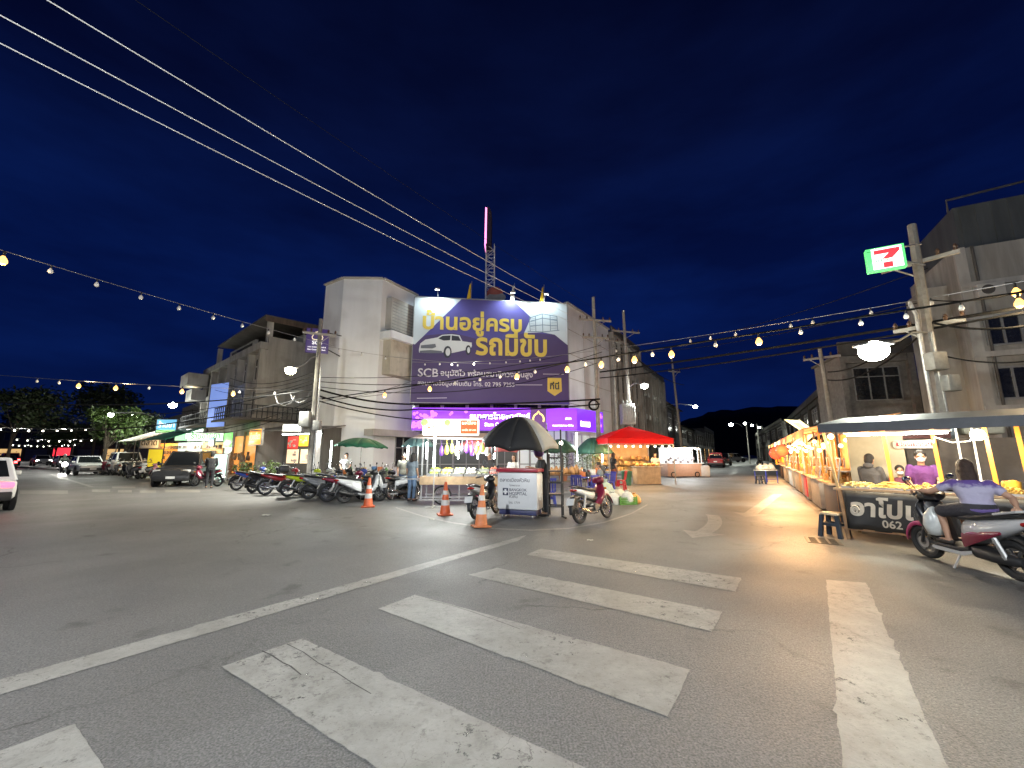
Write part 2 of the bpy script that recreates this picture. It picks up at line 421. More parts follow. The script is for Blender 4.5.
# drain grate in the road
gr = thing('drain_grate', 'slotted iron drain grate set in the road before the snack stall', 'drain', G(823, 541), AZR)
q = MB(); q.box((0, 0, .006), (.62, .52, .004)); q.build('frame', mat('grate_iron', (.10, .085, .07), .55, .5, var=.4, scale=9), gr)
q = MB()
for i in range(7):
    for j in range(3): q.box((-.24 + i * .08, -.15 + j * .15, .0095), (.035, .11, .002))
q.build('slots', mat('hole_black', (.012, .011, .01), .9), gr)
# far dark hill at the end of the right street
hl = MB(); HN = 40; rr = random.Random(3)
for j in range(4):
    for i in range(HN + 1):
        t = i / HN; px = 640 + 260 * t; Y0 = 330 + j * 30
        prof = [0, .75, 1, .7][j]
        hgt = (math.sin(math.pi * min(1, max(0, t))) ** .6) * 47 * prof * (1 + .035 * math.sin(t * 11) + .015 * math.sin(t * 41 + j)) + rr.uniform(0, 2)
        p = P(px, HORIZ, Y0); hl.v.append((p.x, Y0, hgt - 1))
for j in range(3):
    for i in range(HN):
        a = j * (HN + 1) + i; hl.f.append([a, a + 1, a + HN + 2, a + HN + 1]); hl.mi.append(0)
structure(hl.build('hills', mat('dark_woodland', (.02, .024, .012), .95, var=.5, scale=.15), smooth=80))
# ------------------------------------------------------------------ shared materials
M_WHITE = mat('white_plaster', (.76, .785, .81), .75, var=.08, scale=1.2, dirt=.25, streak=True)
M_WHITE2 = mat('old_white_plaster', (.46, .45, .42), .8, var=.22, scale=1.5, dirt=.5, streak=True)
M_CONC = mat('stained_concrete', (.35, .335, .30), .85, var=.38, scale=1.4, dirt=.75, bump=.25, streak=True)
M_CONC2 = mat('pale_concrete', (.44, .425, .39), .85, var=.3, scale=1.6, dirt=.6, bump=.2, streak=True)
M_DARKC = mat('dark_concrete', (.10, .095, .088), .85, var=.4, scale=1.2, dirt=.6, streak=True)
M_GLASS = mat('dark_window_glass', (.018, .02, .024), .12, var=.2, spec=.7)
M_FRAME = mat('aluminium_frame', (.30, .30, .29), .45, .4, var=.15)
M_STEEL = mat('galvanised_steel', (.38, .38, .37), .42, .7, var=.3, scale=12)
M_BLACK = mat('black_rubber', (.018, .018, .018), .7, var=.3)
M_RUST = mat('rusty_roof_sheet', (.13, .095, .07), .75, .2, var=.5, scale=3, streak=True)
M_ROOFG = mat('grey_roof_sheet', (.17, .17, .165), .6, .3, var=.4, scale=2)
M_WOOD = mat('brown_wood', (.16, .085, .04), .6, var=.45, scale=8)
M_SHUT = mat('steel_shutter', (.20, .21, .21), .5, .5, var=.3, scale=4)
M_PURP = emit('purple_lightbox', (.20, .028, .62), 1.15)
M_PURP2 = emit('violet_lightbox', (.13, .012, .66), 1.1)
M_PINK = emit('pink_pattern', (.55, .16, .85), 1.2)
M_WLET = emit('white_lit_letters', (1, .97, 1), 2.2)
M_TUBE = emit('fluorescent_tube', (.93, 1, .97), 22)
M_WARM = emit('warm_bulb', (1, .50, .13), 2.0)
M_WHITEBULB = emit('white_bulb', (1, .95, .78), 10)
M_LED = emit('street_lamp_lens', (.95, 1, .88), 60)
M_UNLIT = mat('unlit_bulb_plastic', (.75, .75, .72), .35, var=.05)
M_CABLE = mat('black_cable', (.010, .010, .010), .9, var=.2, spec=.15)
M_WIRE = mat('bare_wire', (.34, .34, .34), .4, .6, var=.1)
M_POLE = mat('concrete_pole', (.34, .33, .30), .85, var=.25, scale=5, dirt=.4)

# ------------------------------------------------------------------ the bank
ZT = 13.0
A_, A, B, C, D, E_ = [Zp(*q, ZT) for q in ((326, 286), (344, 279), (383, 279.5), (417, 296), (566, 303), (608, 330))]
bank = thing('bank_building', 'tall white bank building with blank side walls and a purple lit fascia', 'bank', (0, 30, 0))
bk0 = A_ + Vector((5, 9, 0)); back = [Vector((10, 48, 0)), Vector((-2, 48, 0)), bk0]
fp = [A_, A, B, C, D, E_] + [E_ + (E_ - D).normalized() * 3.0 + Vector((-3, 4, 0))] + back
q = MB(); q.prism([(p.x, p.y) for p in fp], (0, 0, ZT), ux=(1, 0, 0), uy=(0, 1, 0)); buildw(q, 'wall', M_WHITE, bank, smooth=0)
# parapet coping along the visible walls
q = MB()
for a, b in ((A_, A), (A, B), (B, C), (D, E_)):
    a = Vector((a.x, a.y, ZT + .05)); b = Vector((b.x, b.y, ZT + .05)); q.bar(a, b, .34, .10)
buildw(q, 'coping', M_WHITE2, bank, smooth=0)
# stepped shuttered bay and ledges on the recessed face B-C
ub = (C - B); ub.z = 0; Lb = ub.length; ub.normalize(); nb = Vector((ub.y, -ub.x, 0))
def onbc(t, out, z): v = B + ub * Lb * t + nb * out; v.z = z; return v
def zat(px, py, base):                     # height of a wall point seen at a pixel
    return P(px, py, base.y).z
def wallbox(q, t0, t1, out, z0, z1):
    a0, a1 = onbc(t0, .003, 0), onbc(t1, .003, 0)
    pl = [(p.x, p.y) for p in (a0, a1, a1 + nb * out, a0 + nb * out)]
    q.prism(pl, (0, 0, z1 - z0), o=(0, 0, z0), ux=(1, 0, 0), uy=(0, 1, 0))
zz = lambda py: P(398, py, (B.y + C.y) / 2).z
q = MB(); wallbox(q, .12, .98, .5, zz(334), zz(304)); buildw(q, 'shuttered_bay', M_WHITE2, bank, smooth=0)
q = MB()
for i in range(9):
    z_ = zz(332) + (zz(308) - zz(332)) * i / 8; a0, a1 = onbc(.16, .515, z_), onbc(.96, .515, z_); q.bar(a0, a1, .03, .05)
buildw(q, 'louvre', M_FRAME, bank, smooth=0)
q = MB(); wallbox(q, .0, .99, 1.0, zz(345), zz(338)); buildw(q, 'ledge', M_WHITE, bank, smooth=0)
q = MB(); wallbox(q, .10, .99, .7, zz(378), zz(345) - .003); buildw(q, 'lower_bay', mat('cream_plaster', (.48, .44, .36), .8, var=.15, dirt=.3, streak=True), bank, smooth=0)
q = MB(); wallbox(q, -.25, .99, .8, zz(437), zz(431)); buildw(q, 'canopy_slab', M_WHITE2, bank, smooth=0)
# ground floor window with frame left of the fruit cart
def frame_at(q, a, b, z0, z1, w=.07):
    for z_ in (z0, (z0 * .45 + z1 * .55), z1): q.bar((a.x, a.y, z_), (b.x, b.y, z_), w)
    for t in (0, .5, 1):
        p = a.lerp(b, t); q.bar((p.x, p.y, z0), (p.x, p.y, z1), w)
a0, b0 = onbc(.55, .02, 0), onbc(.97, .02, 0)
q = MB(); q.quad((a0.x, a0.y, .8), (b0.x, b0.y, .8), (b0.x, b0.y, 3.0), (a0.x, a0.y, 3.0)); buildw(q, 'window', M_GLASS, bank, smooth=0)
q = MB(); frame_at(q, a0 + nb * .02, b0 + nb * .02, .8, 3.0); buildw(q, 'window_frame', M_FRAME, bank, smooth=0)
# glazed, brightly lit shopfront under the fascia
uc = (D - C); uc.z = 0; Lc = uc.length; uc.normalize(); nc = Vector((uc.y, -uc.x, 0))
def oncd(t, out, z): v = C + uc * Lc * t + nc * out; v.z = z; return v
q = MB(); a0, b0 = oncd(.02, .03, 0), oncd(.98, .03, 0)
c0_ = oncd(.66, .03, 0)
q.quad((a0.x, a0.y, .15), (c0_.x, c0_.y, .15), (c0_.x, c0_.y, 3.2), (a0.x, a0.y, 3.2)); buildw(q, 'shopfront', emit('dim_bank_hall', (.60, .66, .62), .035, base=(.05, .055, .05)), bank, smooth=0)
q = MB(); q.quad((c0_.x, c0_.y, .15), (b0.x, b0.y, .15), (b0.x, b0.y, 3.2), (c0_.x, c0_.y, 3.2)); buildw(q, 'shopfront', emit('lit_bank_hall', (.72, .80, .74), .28), bank, smooth=0)
q = MB()
for i in range(13):
    p = oncd(.02 + .08 * i, .07, 0); q.bar((p.x, p.y, .12), (p.x, p.y, 3.25), .14 if i % 3 == 0 else .06)
for z_ in (.9, 2.3): q.bar(oncd(.02, .07, z_), oncd(.98, .07, z_), .06)
buildw(q, 'shopfront_frame', M_FRAME, bank, smooth=0)
dz = (E_ - D); dz.z = 0; Ld = dz.length; dz.normalize(); nd = Vector((dz.y, -dz.x, 0))
def onde(t, out, z): v = D + dz * Ld * t + nd * out; v.z = z; return v
q = MB(); a0, b0 = onde(.05, .03, 0), onde(.95, .03, 0)
q.quad((a0.x, a0.y, .15), (b0.x, b0.y, .15), (b0.x, b0.y, 3.0), (a0.x, a0.y, 3.0)); buildw(q, 'side_shopfront', emit('lit_bank_hall', (.72, .80, .74), .28), bank, smooth=0)
q = MB()
for i in range(6):
    p = onde(.05 + .18 * i, .07, 0); q.bar((p.x, p.y, .12), (p.x, p.y, 3.1), .10)
buildw(q, 'side_shopfront_frame', M_WHITE, bank, smooth=0)
# clerestory strip: dark recess with piers, between the billboard and the fascia
q = MB(); a0, b0 = oncd(.0, .05, 0), oncd(1.0, .05, 0)
q.quad((a0.x, a0.y, 4.5), (b0.x, b0.y, 4.5), (b0.x, b0.y, 5.4), (a0.x, a0.y, 5.4)); buildw(q, 'clerestory', M_GLASS, bank, smooth=0)
q = MB()
for i in range(7):
    p = oncd(.03 + .155 * i, .10, 0); q.bar((p.x, p.y, 4.5), (p.x, p.y, 5.4), .22)
buildw(q, 'clerestory_pier', M_CONC2, bank, smooth=0)
# groove lines on the right side wall
q = MB()
for z_ in (5.3, 7.2, 9.1, 11.0): q.bar(onde(.0, .006, z_), onde(1, .006, z_), .02, .035)
for t in (.35, .7): q.bar(onde(t, .006, 4.9), onde(t, .006, 12.9), .02, .03)
buildw(q, 'wall_joint', M_CONC, bank, smooth=0)
# fascia
f0, f1, f2 = P(412, 418, 26.0), P(577, 418, 26.4), P(603, 421, 29.2)
zb_, zt_ = P(412, 430, 26).z, P(412, 407.5, 26).z
def fpanel(a, b, out0=0.0, th=.35):
    u_ = (b - a); u_.z = 0; u_.normalize(); n_ = Vector((u_.y, -u_.x, 0))
    qq = MB(); pl = [(p.x, p.y) for p in (a + n_ * out0, b + n_ * out0, b - n_ * th, a - n_ * th)]
    qq.prism(pl, (0, 0, zt_ - zb_), o=(0, 0, zb_), ux=(1, 0, 0), uy=(0, 1, 0)); return qq, u_, n_
fl = f0.lerp(f1, (530 - 412) / 165); fr = f0.lerp(f1, (546 - 412) / 165)
qq, ua, na = fpanel(f0, fl); fasc = buildw(qq, 'fascia', M_PURP, bank, smooth=0)
qq, _, _ = fpanel(fl, fr, -.05); buildw(qq, 'logo_panel', emit('dark_purple_panel', (.10, .03, .20), .5), bank, smooth=0)
qq, _, _ = fpanel(fr, f1); buildw(qq, 'fascia', M_PURP, bank, smooth=0)
qq, u2, n2 = fpanel(f1, f2); buildw(qq, 'fascia', M_PURP2, bank, smooth=0)
H_ = zt_ - zb_; aza = math.atan2(ua.y, ua.x); az2 = math.atan2(u2.y, u2.x); LF = (f1 - f0).length
def ftext(s, size, t, dzf, width=None, m=None, base=None, u=None, n=None, az=None):
    u = u or ua; n = n or na; az = aza if az is None else az; b0_ = base or f0
    p = b0_ + u * t + n * .012; p.z = zb_ + H_ * dzf
    o = text(s, size, m or M_WLET, bank, (0, 0, 0), (R(90), 0, az), 'sign_lettering', bold=size * .02)
    wd = max(v.co.x for v in o.data.vertices) - min(v.co.x for v in o.data.vertices)
    if width: o.data.transform(Matrix.Scale(width / wd, 4))
    o.location = p - bank.location; return o
ftext('ธนาคารไทยพาณิชย์', .5, LF * 57 / 165, .50, LF * 60 / 165)
ftext('Siam Commercial Bank', .3, LF * 72 / 165, .18, LF * 46 / 165)
ftext('สาขา', .25, LF * 153 / 165, .48, LF * 6 / 165)
ftext('ถนนเพชรเกษม หัวหิน', .25, LF * 140 / 165, .18, LF * 21 / 165)
L2 = (f2 - f1).length
qq = MB(); o0 = f1 + u2 * L2 * .12 + n2 * .008; qq.prism([(0, 0), (L2 * .34, 0), (L2 * .34, .36), (0, .36)], n2 * .02, o=(o0.x, o0.y, zb_ + .28), ux=u2, uy=(0, 0, 1)); buildw(qq, 'branch_plate', M_WLET, bank, smooth=0)
ftext('สาขาหัวหิน', .2, L2 * .15, .35, L2 * .28, emit('purple_letters', (.2, .02, .5), .6), f1, u2, n2 * 1.03 + n2 * 1.6, az2)
# blossom pattern printed at the two ends of the fascia
rp_ = random.Random(5); q = MB()
def blossom(q, o, u, n, x, z, r):
    for kk in range(5):
        a = kk * 1.2566 + x; c = o + u * (x + math.cos(a) * r * .62) + n * .004; c.z = z + math.sin(a) * r * .62
        q.add([c + u * (math.cos(i) * r * .5) + Vector((0, 0, math.sin(i) * r * .5)) for i in [j * .785 for j in range(8)]], [list(range(8))])
for i in range(34):
    x = abs(rp_.gauss(0, 1)) * LF * .10 + .1; z = zb_ + rp_.uniform(.16, .84) * H_
    if x < LF * .33: blossom(q, f0, ua, na, x, z, rp_.uniform(.07, .15))
for i in range(10):
    blossom(q, f2, -u2, n2, .1 + rp_.uniform(0, .55), zb_ + rp_.uniform(.16, .84) * H_, rp_.uniform(.07, .13))
buildw(q, 'blossom_pattern', M_PINK, bank, smooth=0, recalc=False)
# rounded-leaf logo outline (gold) in the logo panel
q = MB(); cx = (fl + fr) / 2 + na * .0; n_ = 14; arc = []
for i in range(n_ + 1):
    t = i / n_; a = math.pi * (1.15 - 1.3 * t); r_ = .40
    arc.append(cx + ua * (math.cos(a) * r_ * .85) + na * .02 + Vector((0, 0, (math.sin(a)) * r_ * .9 + (.14 if abs(t - .5) < .05 else 0))))
for p in arc: p.z += (zb_ + H_ * .5) - cx.z
q.tube(arc, .05, 6); buildw(q, 'logo_arc', emit('gold_logo', (1, .72, .22), 1.3), bank)
# projecting sign on the left corner of the bank
sg = thing('projecting_sign', 'dark purple projecting bank sign with a pale triangular emblem, on the left wall', 'sign', P(317.5, 341, 24.0), R(18))
q = MB(); q.bbox((0, 0, 0), (1.25, .22, 1.5), .03); q.build('panel', emit('dim_purple_sign', (.055, .035, .13), .35), sg)
q = MB()
arc = [(.0, .55), (.13, .5), (.22, .36), (.30, .2), (.26, .08), (.12, .04), (0, .05), (-.12, .04), (-.26, .08), (-.30, .2), (-.22, .36), (-.13, .5), (0, .55)]
q.tube([(x, -.115, z) for x, z in arc], .028, 6); q.build('emblem', emit('cream_emblem', (.85, .72, .5), .55), sg)
for s_, w_, z_ in (('SCB', .55, -.24), ('บมจ. ธนาคารไทยพาณิชย์', 1.0, -.44), ('Siam Commercial Bank', 1.0, -.6)):
    o = text(s_, .2, emit('dim_white_letters', (.9, .88, .9), .6), sg, (0, 0, 0), (R(90), 0, 0), 'sign_lettering', bold=.006)
    xs = [v.co.x for v in o.data.vertices]; wd = max(xs) - min(xs); o.data.transform(Matrix.Scale(w_ / wd, 4)); o.location = (-w_ / 2, -.114, z_)
q = MB(); q.tube([(.62, 0, .55), (1.3, .25, .5)], .03, 6); q.tube([(.62, 0, -.5), (1.3, .25, -.8)], .03, 6); q.build('bracket', M_BLACK, sg)

# ------------------------------------------------------------------ billboard
bl0 = P(414.5, 297, 26.9); zbt = bl0.z; br0 = Zp(567, 303.5, zbt); zbb = P(414, 402.5, 26.9).z
ubb = (br0 - bl0); ubb.z = 0; WB = ubb.length; HB = zbt - zbb; ubb.normalize()
bb = thing('billboard', 'large purple billboard with yellow Thai headlines and a white pickup picture', 'billboard', (bl0.x, bl0.y, zbb), math.atan2(ubb.y, ubb.x))
def bx(X): return (X - 83) / 863 * WB
def bz(Yp, X=500): return (1 - (Yp - (66 + (X - 85) / 863 * 31)) / 583) * HB
def pic(name, polys, m, y=-.004, th=.003):
    q = MB()
    for pl in polys: q.prism([(bx(a), bz(c, a)) for a, c in pl], (0, -th, 0), o=(0, y, 0))
    return q.build(name, m, bb, smooth=0)
def prt(n_, c): return mat(n_, c, .55, var=.04, scale=2)
q = MB(); q.box((WB / 2, .06, HB / 2), (WB, .12, HB)); q.build('panel', prt('print_violet', (.085, .075, .30)), bb, smooth=0)
pic('lower_field', [[(84, 330), (150, 285), (300, 270), (520, 330), (700, 270), (870, 282), (946, 345), (945, 669), (81, 661)]], prt('print_purple', (.075, .052, .155)))
pic('light_corner', [[(86, 67), (342, 76), (95, 335), (84, 330)], [(640, 87), (946, 98), (946, 345), (870, 282), (800, 268), (695, 272), (735, 182)]], prt('print_white', (.60, .68, .74)), -.008)
# drawn house in the right corner
q = MB()
def ln(a, b, w=.05): q.bar((bx(a[0]), -.014, bz(a[1], a[0])), (bx(b[0]), -.014, bz(b[1], b[0])), .006, w)
for a, b in (((725, 185), (800, 160)), ((800, 160), (885, 175)), ((725, 185), (730, 262)), ((885, 175), (888, 255)), ((730, 205), (800, 185)), ((800, 185), (885, 198)), ((728, 232), (800, 225)), ((800, 225), (887, 230)), ((800, 160), (802, 265)), ((760, 175), (762, 262)), ((845, 168), (846, 258)), ((715, 262), (802, 266)), ((802, 266), (898, 256))): ln(a, b)
for y_ in range(190, 260, 9): ln((733, y_), (757, y_ - 3), .02); ln((850, y_ - 8), (884, y_ - 6), .02)
q.build('house_drawing', prt('print_slate', (.16, .24, .32)), bb, smooth=0)
# pickup picture: body, glasshouse, tyres, grille
pic('pickup_body', [[(118, 362), (124, 330), (150, 308), (215, 296), (240, 282), (290, 278), (335, 284), (352, 318), (402, 326), (404, 345), (390, 372), (370, 368), (352, 372), (296, 384), (250, 380), (178, 384), (120, 380)]], prt('print_pickup_white', (.66, .70, .72)), -.012)
pic('pickup_glass', [[(220, 302), (243, 287), (286, 285), (284, 312), (250, 314)], [(292, 285), (330, 290), (343, 316), (292, 314)]], prt('print_dark', (.03, .035, .05)), -.017)
pic('pickup_grille', [[(128, 340), (205, 332), (210, 350), (190, 358), (128, 356)], [(124, 370), (180, 366), (240, 372), (245, 384), (178, 384), (122, 380)]], prt('print_grey', (.14, .16, .19)), -.017)
def disc(X, Y_, rx, rz): return [(X + rx * math.cos(i * .5236), Y_ + rz * math.sin(i * .5236)) for i in range(12)]
pic('pickup_tyre', [disc(272, 378, 22, 34), disc(384, 368, 15, 28)], prt('print_dark', (.03, .035, .05)), -.020)
pic('pickup_rim', [disc(274, 378, 13, 22), disc(386, 368, 8, 17)], prt('print_pickup_white', (.66, .70, .72)), -.025)
MY = prt('print_yellow', (.72, .55, .10)); MW = prt('print_letter_white', (.70, .70, .74))
def btext(s, X0, X1, Yb, m, name='headline', hb=.012, y=-.028, hscale=1.0):
    o = text(s, 1.0, m, bb, (0, 0, 0), (R(90), 0, 0), name, bold=hb)
    xs = [v.co.x for v in o.data.vertices]; x0 = min(xs); wd = max(xs) - x0; k_ = (bx(X1) - bx(X0)) / wd
    o.data.transform(Matrix.Diagonal((k_, k_ * hscale, 1, 1))); o.location = (bx(X0) - x0 * k_, y, bz(Yb, (X0 + X1) / 2)); return o
btext('บ้านอยู่ครบ', 133, 682, 255, MY, hb=.03)
btext('รถมีขับ', 424, 824, 398, MY, hb=.03, hscale=1.15)
btext('SCB', 118, 226, 512, MW, 'bank_initials')
btext('อนุมัติไว พร้อมสมาชิกวงเงินสูง', 238, 742, 516, MW, 'slogan', .02)
btext('สอบถามข้อมูลเพิ่มเติม โทร. 02 795 7255', 118, 640, 566, MW, 'phone_line', .008)
pic('rule_line', [[(645, 563), (795, 566), (795, 569), (645, 566)], [(118, 626), (275, 627), (275, 630), (118, 629)], [(800, 505), (918, 508), (918, 511), (800, 508)]], MW, -.012)
pic('badge', [[(825, 528), (903, 530), (905, 604), (864, 630), (823, 602)]], MY, -.012)
btext('ที่นี่', 838, 890, 592, prt('print_dark', (.03, .035, .05)), 'badge_lettering', .03)
q = MB()
for a, b in (((0, 0), (WB, 0)), ((WB, 0), (WB, HB)), ((WB, HB), (0, HB)), ((0, HB), (0, 0))): q.bar((a[0], .06, a[1]), (b[0], .06, b[1]), .16, .05)
q.build('frame', M_FRAME, bb, smooth=0)
q = MB()
for i in range(6): q.bar((.5 + i * (WB - 1) / 5, .13, .1), (.5 + i * (WB - 1) / 5, .9, .1), .08); q.bar((.5 + i * (WB - 1) / 5, .16, 0), (.5 + i * (WB - 1) / 5, .16, HB), .08)
q.build('support_strut', M_BLACK, bb, smooth=0)
# floodlights on arms over the billboard
def bbw(X, zoff, out): 
    p = Vector((bl0.x, bl0.y, zbt)) + ubb * bx(X) ; n_ = Vector((ubb.y, -ubb.x, 0)); p = p + n_ * out; p.z += zoff; return p
for i, (X, nm) in enumerate(((210, 'floodlight above the left corner of the billboard'), (625, 'floodlight above the middle of the billboard beside a white flag'), (815, 'floodlight above the right corner of the billboard'))):
    t = thing('floodlight', nm, 'floodlight', bbw(X, 0.02, 0), bb.rotation_euler.z, 'floodlights over the billboard')
    q = MB(); q.tube([(0, .1, 0), (0, .05, .35), (0, -.55, .45)], .022, 6); q.build('arm', M_STEEL, t)
    q = MB(); q.bbox((0, -.62, .42), (.34, .22, .10), .02, rx=R(35)); q.build('housing', M_STEEL, t)
    q = MB(); q.box((0, -.60, .36), (.28, .17, .02), rx=R(35)); q.build('lens', emit('flood_lens', (.85, 1, 1), 18), t)
    light(t, (0, -.75, .30), 230 if i < 2 else 140, (.80, .97, 1), .08, 'SPOT', R(150), (R(28), 0, 0), 'flood_beam')
MFY = mat('yellow_flag_cloth', (.75, .5, .03), .8, var=.15); MFW = mat('white_flag_cloth', (.7, .7, .66), .8, var=.1)
for X, m_, lb in ((395, MFY, 'yellow flag hanging limp left of the mast'), (640, MFW, 'white flag hanging limp right of the mast'), (812, MFY, 'yellow flag at the right end of the billboard top')):
    t = thing('flag', lb, 'flag', bbw(X, -.35, -.1), bb.rotation_euler.z, 'flags along the billboard top')
    q = MB(); q.tube([(0, 0, 0), (.03, -.02, 1.75)], .018, 6); q.build('pole', M_STEEL, t)
    q = MB(); n_ = 9
    for i in range(n_ + 1):
        for j in range(5):
            tt = i / n_; q.v.append((-.03 - j * .05 * (.35 + tt) - .02 * math.sin(j * 2), -.03 + .035 * math.sin(j * 1.9 + tt * 2), 1.6 - tt * 1.15 - j * .03))
    for i in range(n_):
        for j in range(4): a = i * 5 + j; q.f.append([a, a + 1, a + 6, a + 5]); q.mi.append(0)
    q.build('cloth', m_, t, solid=.012)
# roof mast with an edge-on pink sign
mt = P(490, 297, 31.5); mh0, mh1 = 13.0, P(490, 246, 31.5).z; mtop = P(489, 211, 31.5).z
ms = thing('lattice_mast', 'steel lattice mast on the bank roof carrying a slim pink lit sign', 'mast', (mt.x, 31.5, 13.0))
q = MB(); w_ = .34
cs = [(-w_, -w_), (w_, -w_), (w_, w_), (-w_, w_)]; hM = mh1 - 13
for x, y in cs: q.bar((x, y, 0), (x, y, hM), .07)
ns = 9
for i in range(ns):
    z0, z1 = hM * i / ns, hM * (i + 1) / ns
    for k_ in range(4):
        a, b = cs[k_], cs[(k_ + 1) % 4]
        q.bar((*a, z0), (*b, z0), .04); q.bar((*a, z0) if i % 2 else (*b, z0), (*b, z1) if i % 2 else (*a, z1), .035)
q.build('lattice', mat('white_painted_steel', (.72, .72, .72), .5, var=.15), ms, smooth=0)
hs = mtop - 13
q = MB(); q.prism([(-.36, hM - .2), (.08, hM - .2), (.10, hs - .5), (-.1, hs), (-.33, hs)], (0, 1.3, 0), o=(0, -.6, 0)); q.build('sign_box', mat('dark_sign_box', (.05, .035, .05), .6), ms, smooth=0)
q = MB(); q.prism([(-.46, hM - .2), (-.43, hM - .2), (-.36, hs), (-.42, hs)], (0, 1.5, 0), o=(0, -.55, 0)); q.prism([(-.44, hM - .1), (-.30, hM - .1), (-.28, hs - .1), (-.36, hs - .1)], (0, -.02, 0), o=(0, -.602, 0)); q.build('sign_face', emit('pink_neon', (1, .25, .6), 2.0), ms, smooth=0)
q = MB(); q.lathe([(0, 0), (.35, .05), (.62, .2), (.75, .38)], 16, M=Matrix.Rotation(R(-65), 3, 'X')); q.tube([(0, 0, 0), (0, .25, -.5)], .03, 6)
q.build('dish', mat('dish_red', (.45, .12, .09), .6), ms, loc=(.42, -.75, .95)).scale = (.9, .9, .9)
q = MB(); q.lathe([(0, 0), (.35, .05), (.62, .2), (.75, .38)], 16, M=Matrix.Rotation(R(50), 3, 'X')); q.build('dish', M_WHITE2, ms, loc=(.55, -.75, .45))

# ------------------------------------------------------------------ generic shop house
def shophouse(name, label, p0, p1, depth, H, floors, bays, wm, lit=None, awn=None, roof=M_DARKC, cat='building', win=True, group=None, parapet=.5, gf=3.4, fins=False):
    p0 = Vector((p0[0], p0[1], 0)); p1 = Vector((p1[0], p1[1], 0)); u = p1 - p0; Lx = u.length; az = math.atan2(u.y, u.x)
    t = thing(name, label, cat, (p0.x, p0.y, 0), az, group)
    q = MB(); q.box((Lx / 2, depth / 2 + .25, H / 2), (Lx, depth, H)); bw = Lx / bays; fh = (H - gf) / floors
    for i in range(bays + 1): q.box((min(max(i * bw, .14), Lx - .14), .11, H / 2), (.28 if not fins else .22, .30 if not fins else .6, H))
    for j in range(floors + 1):
        z = gf + j * fh; q.box((Lx / 2, .13, z - (.2 if j else .1)), (Lx - .6, .22, .55 if j < floors else .4))
    if fins:
        for i in range(bays * 3): q.box(((i + .5) * bw / 3, .05, gf + (H - gf) / 2), (.09, .34, H - gf - .7))
    q.build('wall', wm, t, smooth=0)
    q = MB(); q.box((Lx / 2, depth / 2 + .1, H + .06), (Lx + .3, depth + .5, .12)); q.box((Lx / 2, .0, H + .12 + parapet / 2), (Lx, .14, parapet)); q.build('roof', roof, t, smooth=0)
    fr = pn = None
    for j in range(floors):
        for i in range(bays):
            cx_ = (i + .5) * bw; cz_ = gf + j * fh + fh * .56; ww, wh = bw * .62, fh * .5
            if fr is None:
                q = MB()
                for k_ in range(4): q.bar((-ww / 2 + ww * k_ / 3, 0, -wh / 2), (-ww / 2 + ww * k_ / 3, 0, wh / 2), .05)
                for z_ in (-wh / 2, wh * .22, wh / 2): q.bar((-ww / 2, 0, z_), (ww / 2, 0, z_), .05)
                fr = q.build('window', M_FRAME, t, smooth=0)
                q = MB(); q.quad((-ww / 2, .03, -wh / 2), (ww / 2, .03, -wh / 2), (ww / 2, .03, wh / 2), (-ww / 2, .03, wh / 2)); pn = q.build('pane', M_GLASS, fr, smooth=0)
                fr.location = (cx_, .19, cz_)
            else:
                c = fr.copy(); col.objects.link(c); c.parent = t; c.location = (cx_, .19, cz_)
                c2 = pn.copy(); col.objects.link(c2); c2.parent = c
    for i in range(bays):
        cx_ = (i + .5) * bw; q = MB(); li = lit and lit[i % len(lit)]
        if not li:
            n_ = 14
            for k_ in range(n_): q.box((cx_, .20, .2 + k_ * (gf - .7) / n_), (bw * .82, .05, (gf - .7) / n_ * .86))
            q.build('shutter', M_SHUT, t, smooth=0)
        else:
            q.quad((cx_ - bw * .42, .235, .15), (cx_ + bw * .42, .235, .15), (cx_ + bw * .42, .235, gf - .5), (cx_ - bw * .42, .235, gf - .5))
            q.build('lit_opening', li, t, smooth=0)
            q = MB(); rr_ = random.Random(i + int(Lx * 10))
            for k_ in range(4): q.box((cx_, .14, .5 + k_ * .5), (bw * .8, .16, .03))
            for k_ in range(26): q.box((cx_ + rr_.uniform(-.38, .38) * bw, .12, .66 + rr_.choice((0, .5, 1.0, 1.5))), (rr_.uniform(.08, .22), .14, rr_.uniform(.12, .3)))
            q.build('display_shelf', mat('shop_goods', (.30, .22, .16), .7, var=.7, scale=5), t, smooth=0)
    if awn:
        q = MB(); q.quad((-.1, .05, gf - .25), (Lx + .1, .05, gf - .25), (Lx + .1, -1.7, gf - .75), (-.1, -1.7, gf - .75)); q.build('awning', awn, t, smooth=0, solid=.03)
        q = MB()
        for i in range(bays + 1): q.bar((i * bw, .05, gf - .3), (i * bw, -1.7, gf - .78), .05)
        q.build('awning_frame', M_BLACK, t, smooth=0)
    return t
LIT_WARM = emit('lit_shop_warm', (1, .62, .25), .55); LIT_WHITE = emit('lit_shop_white', (.85, 1, .88), .75); LIT_ORANGE = emit('lit_shop_orange', (1, .38, .08), .55)

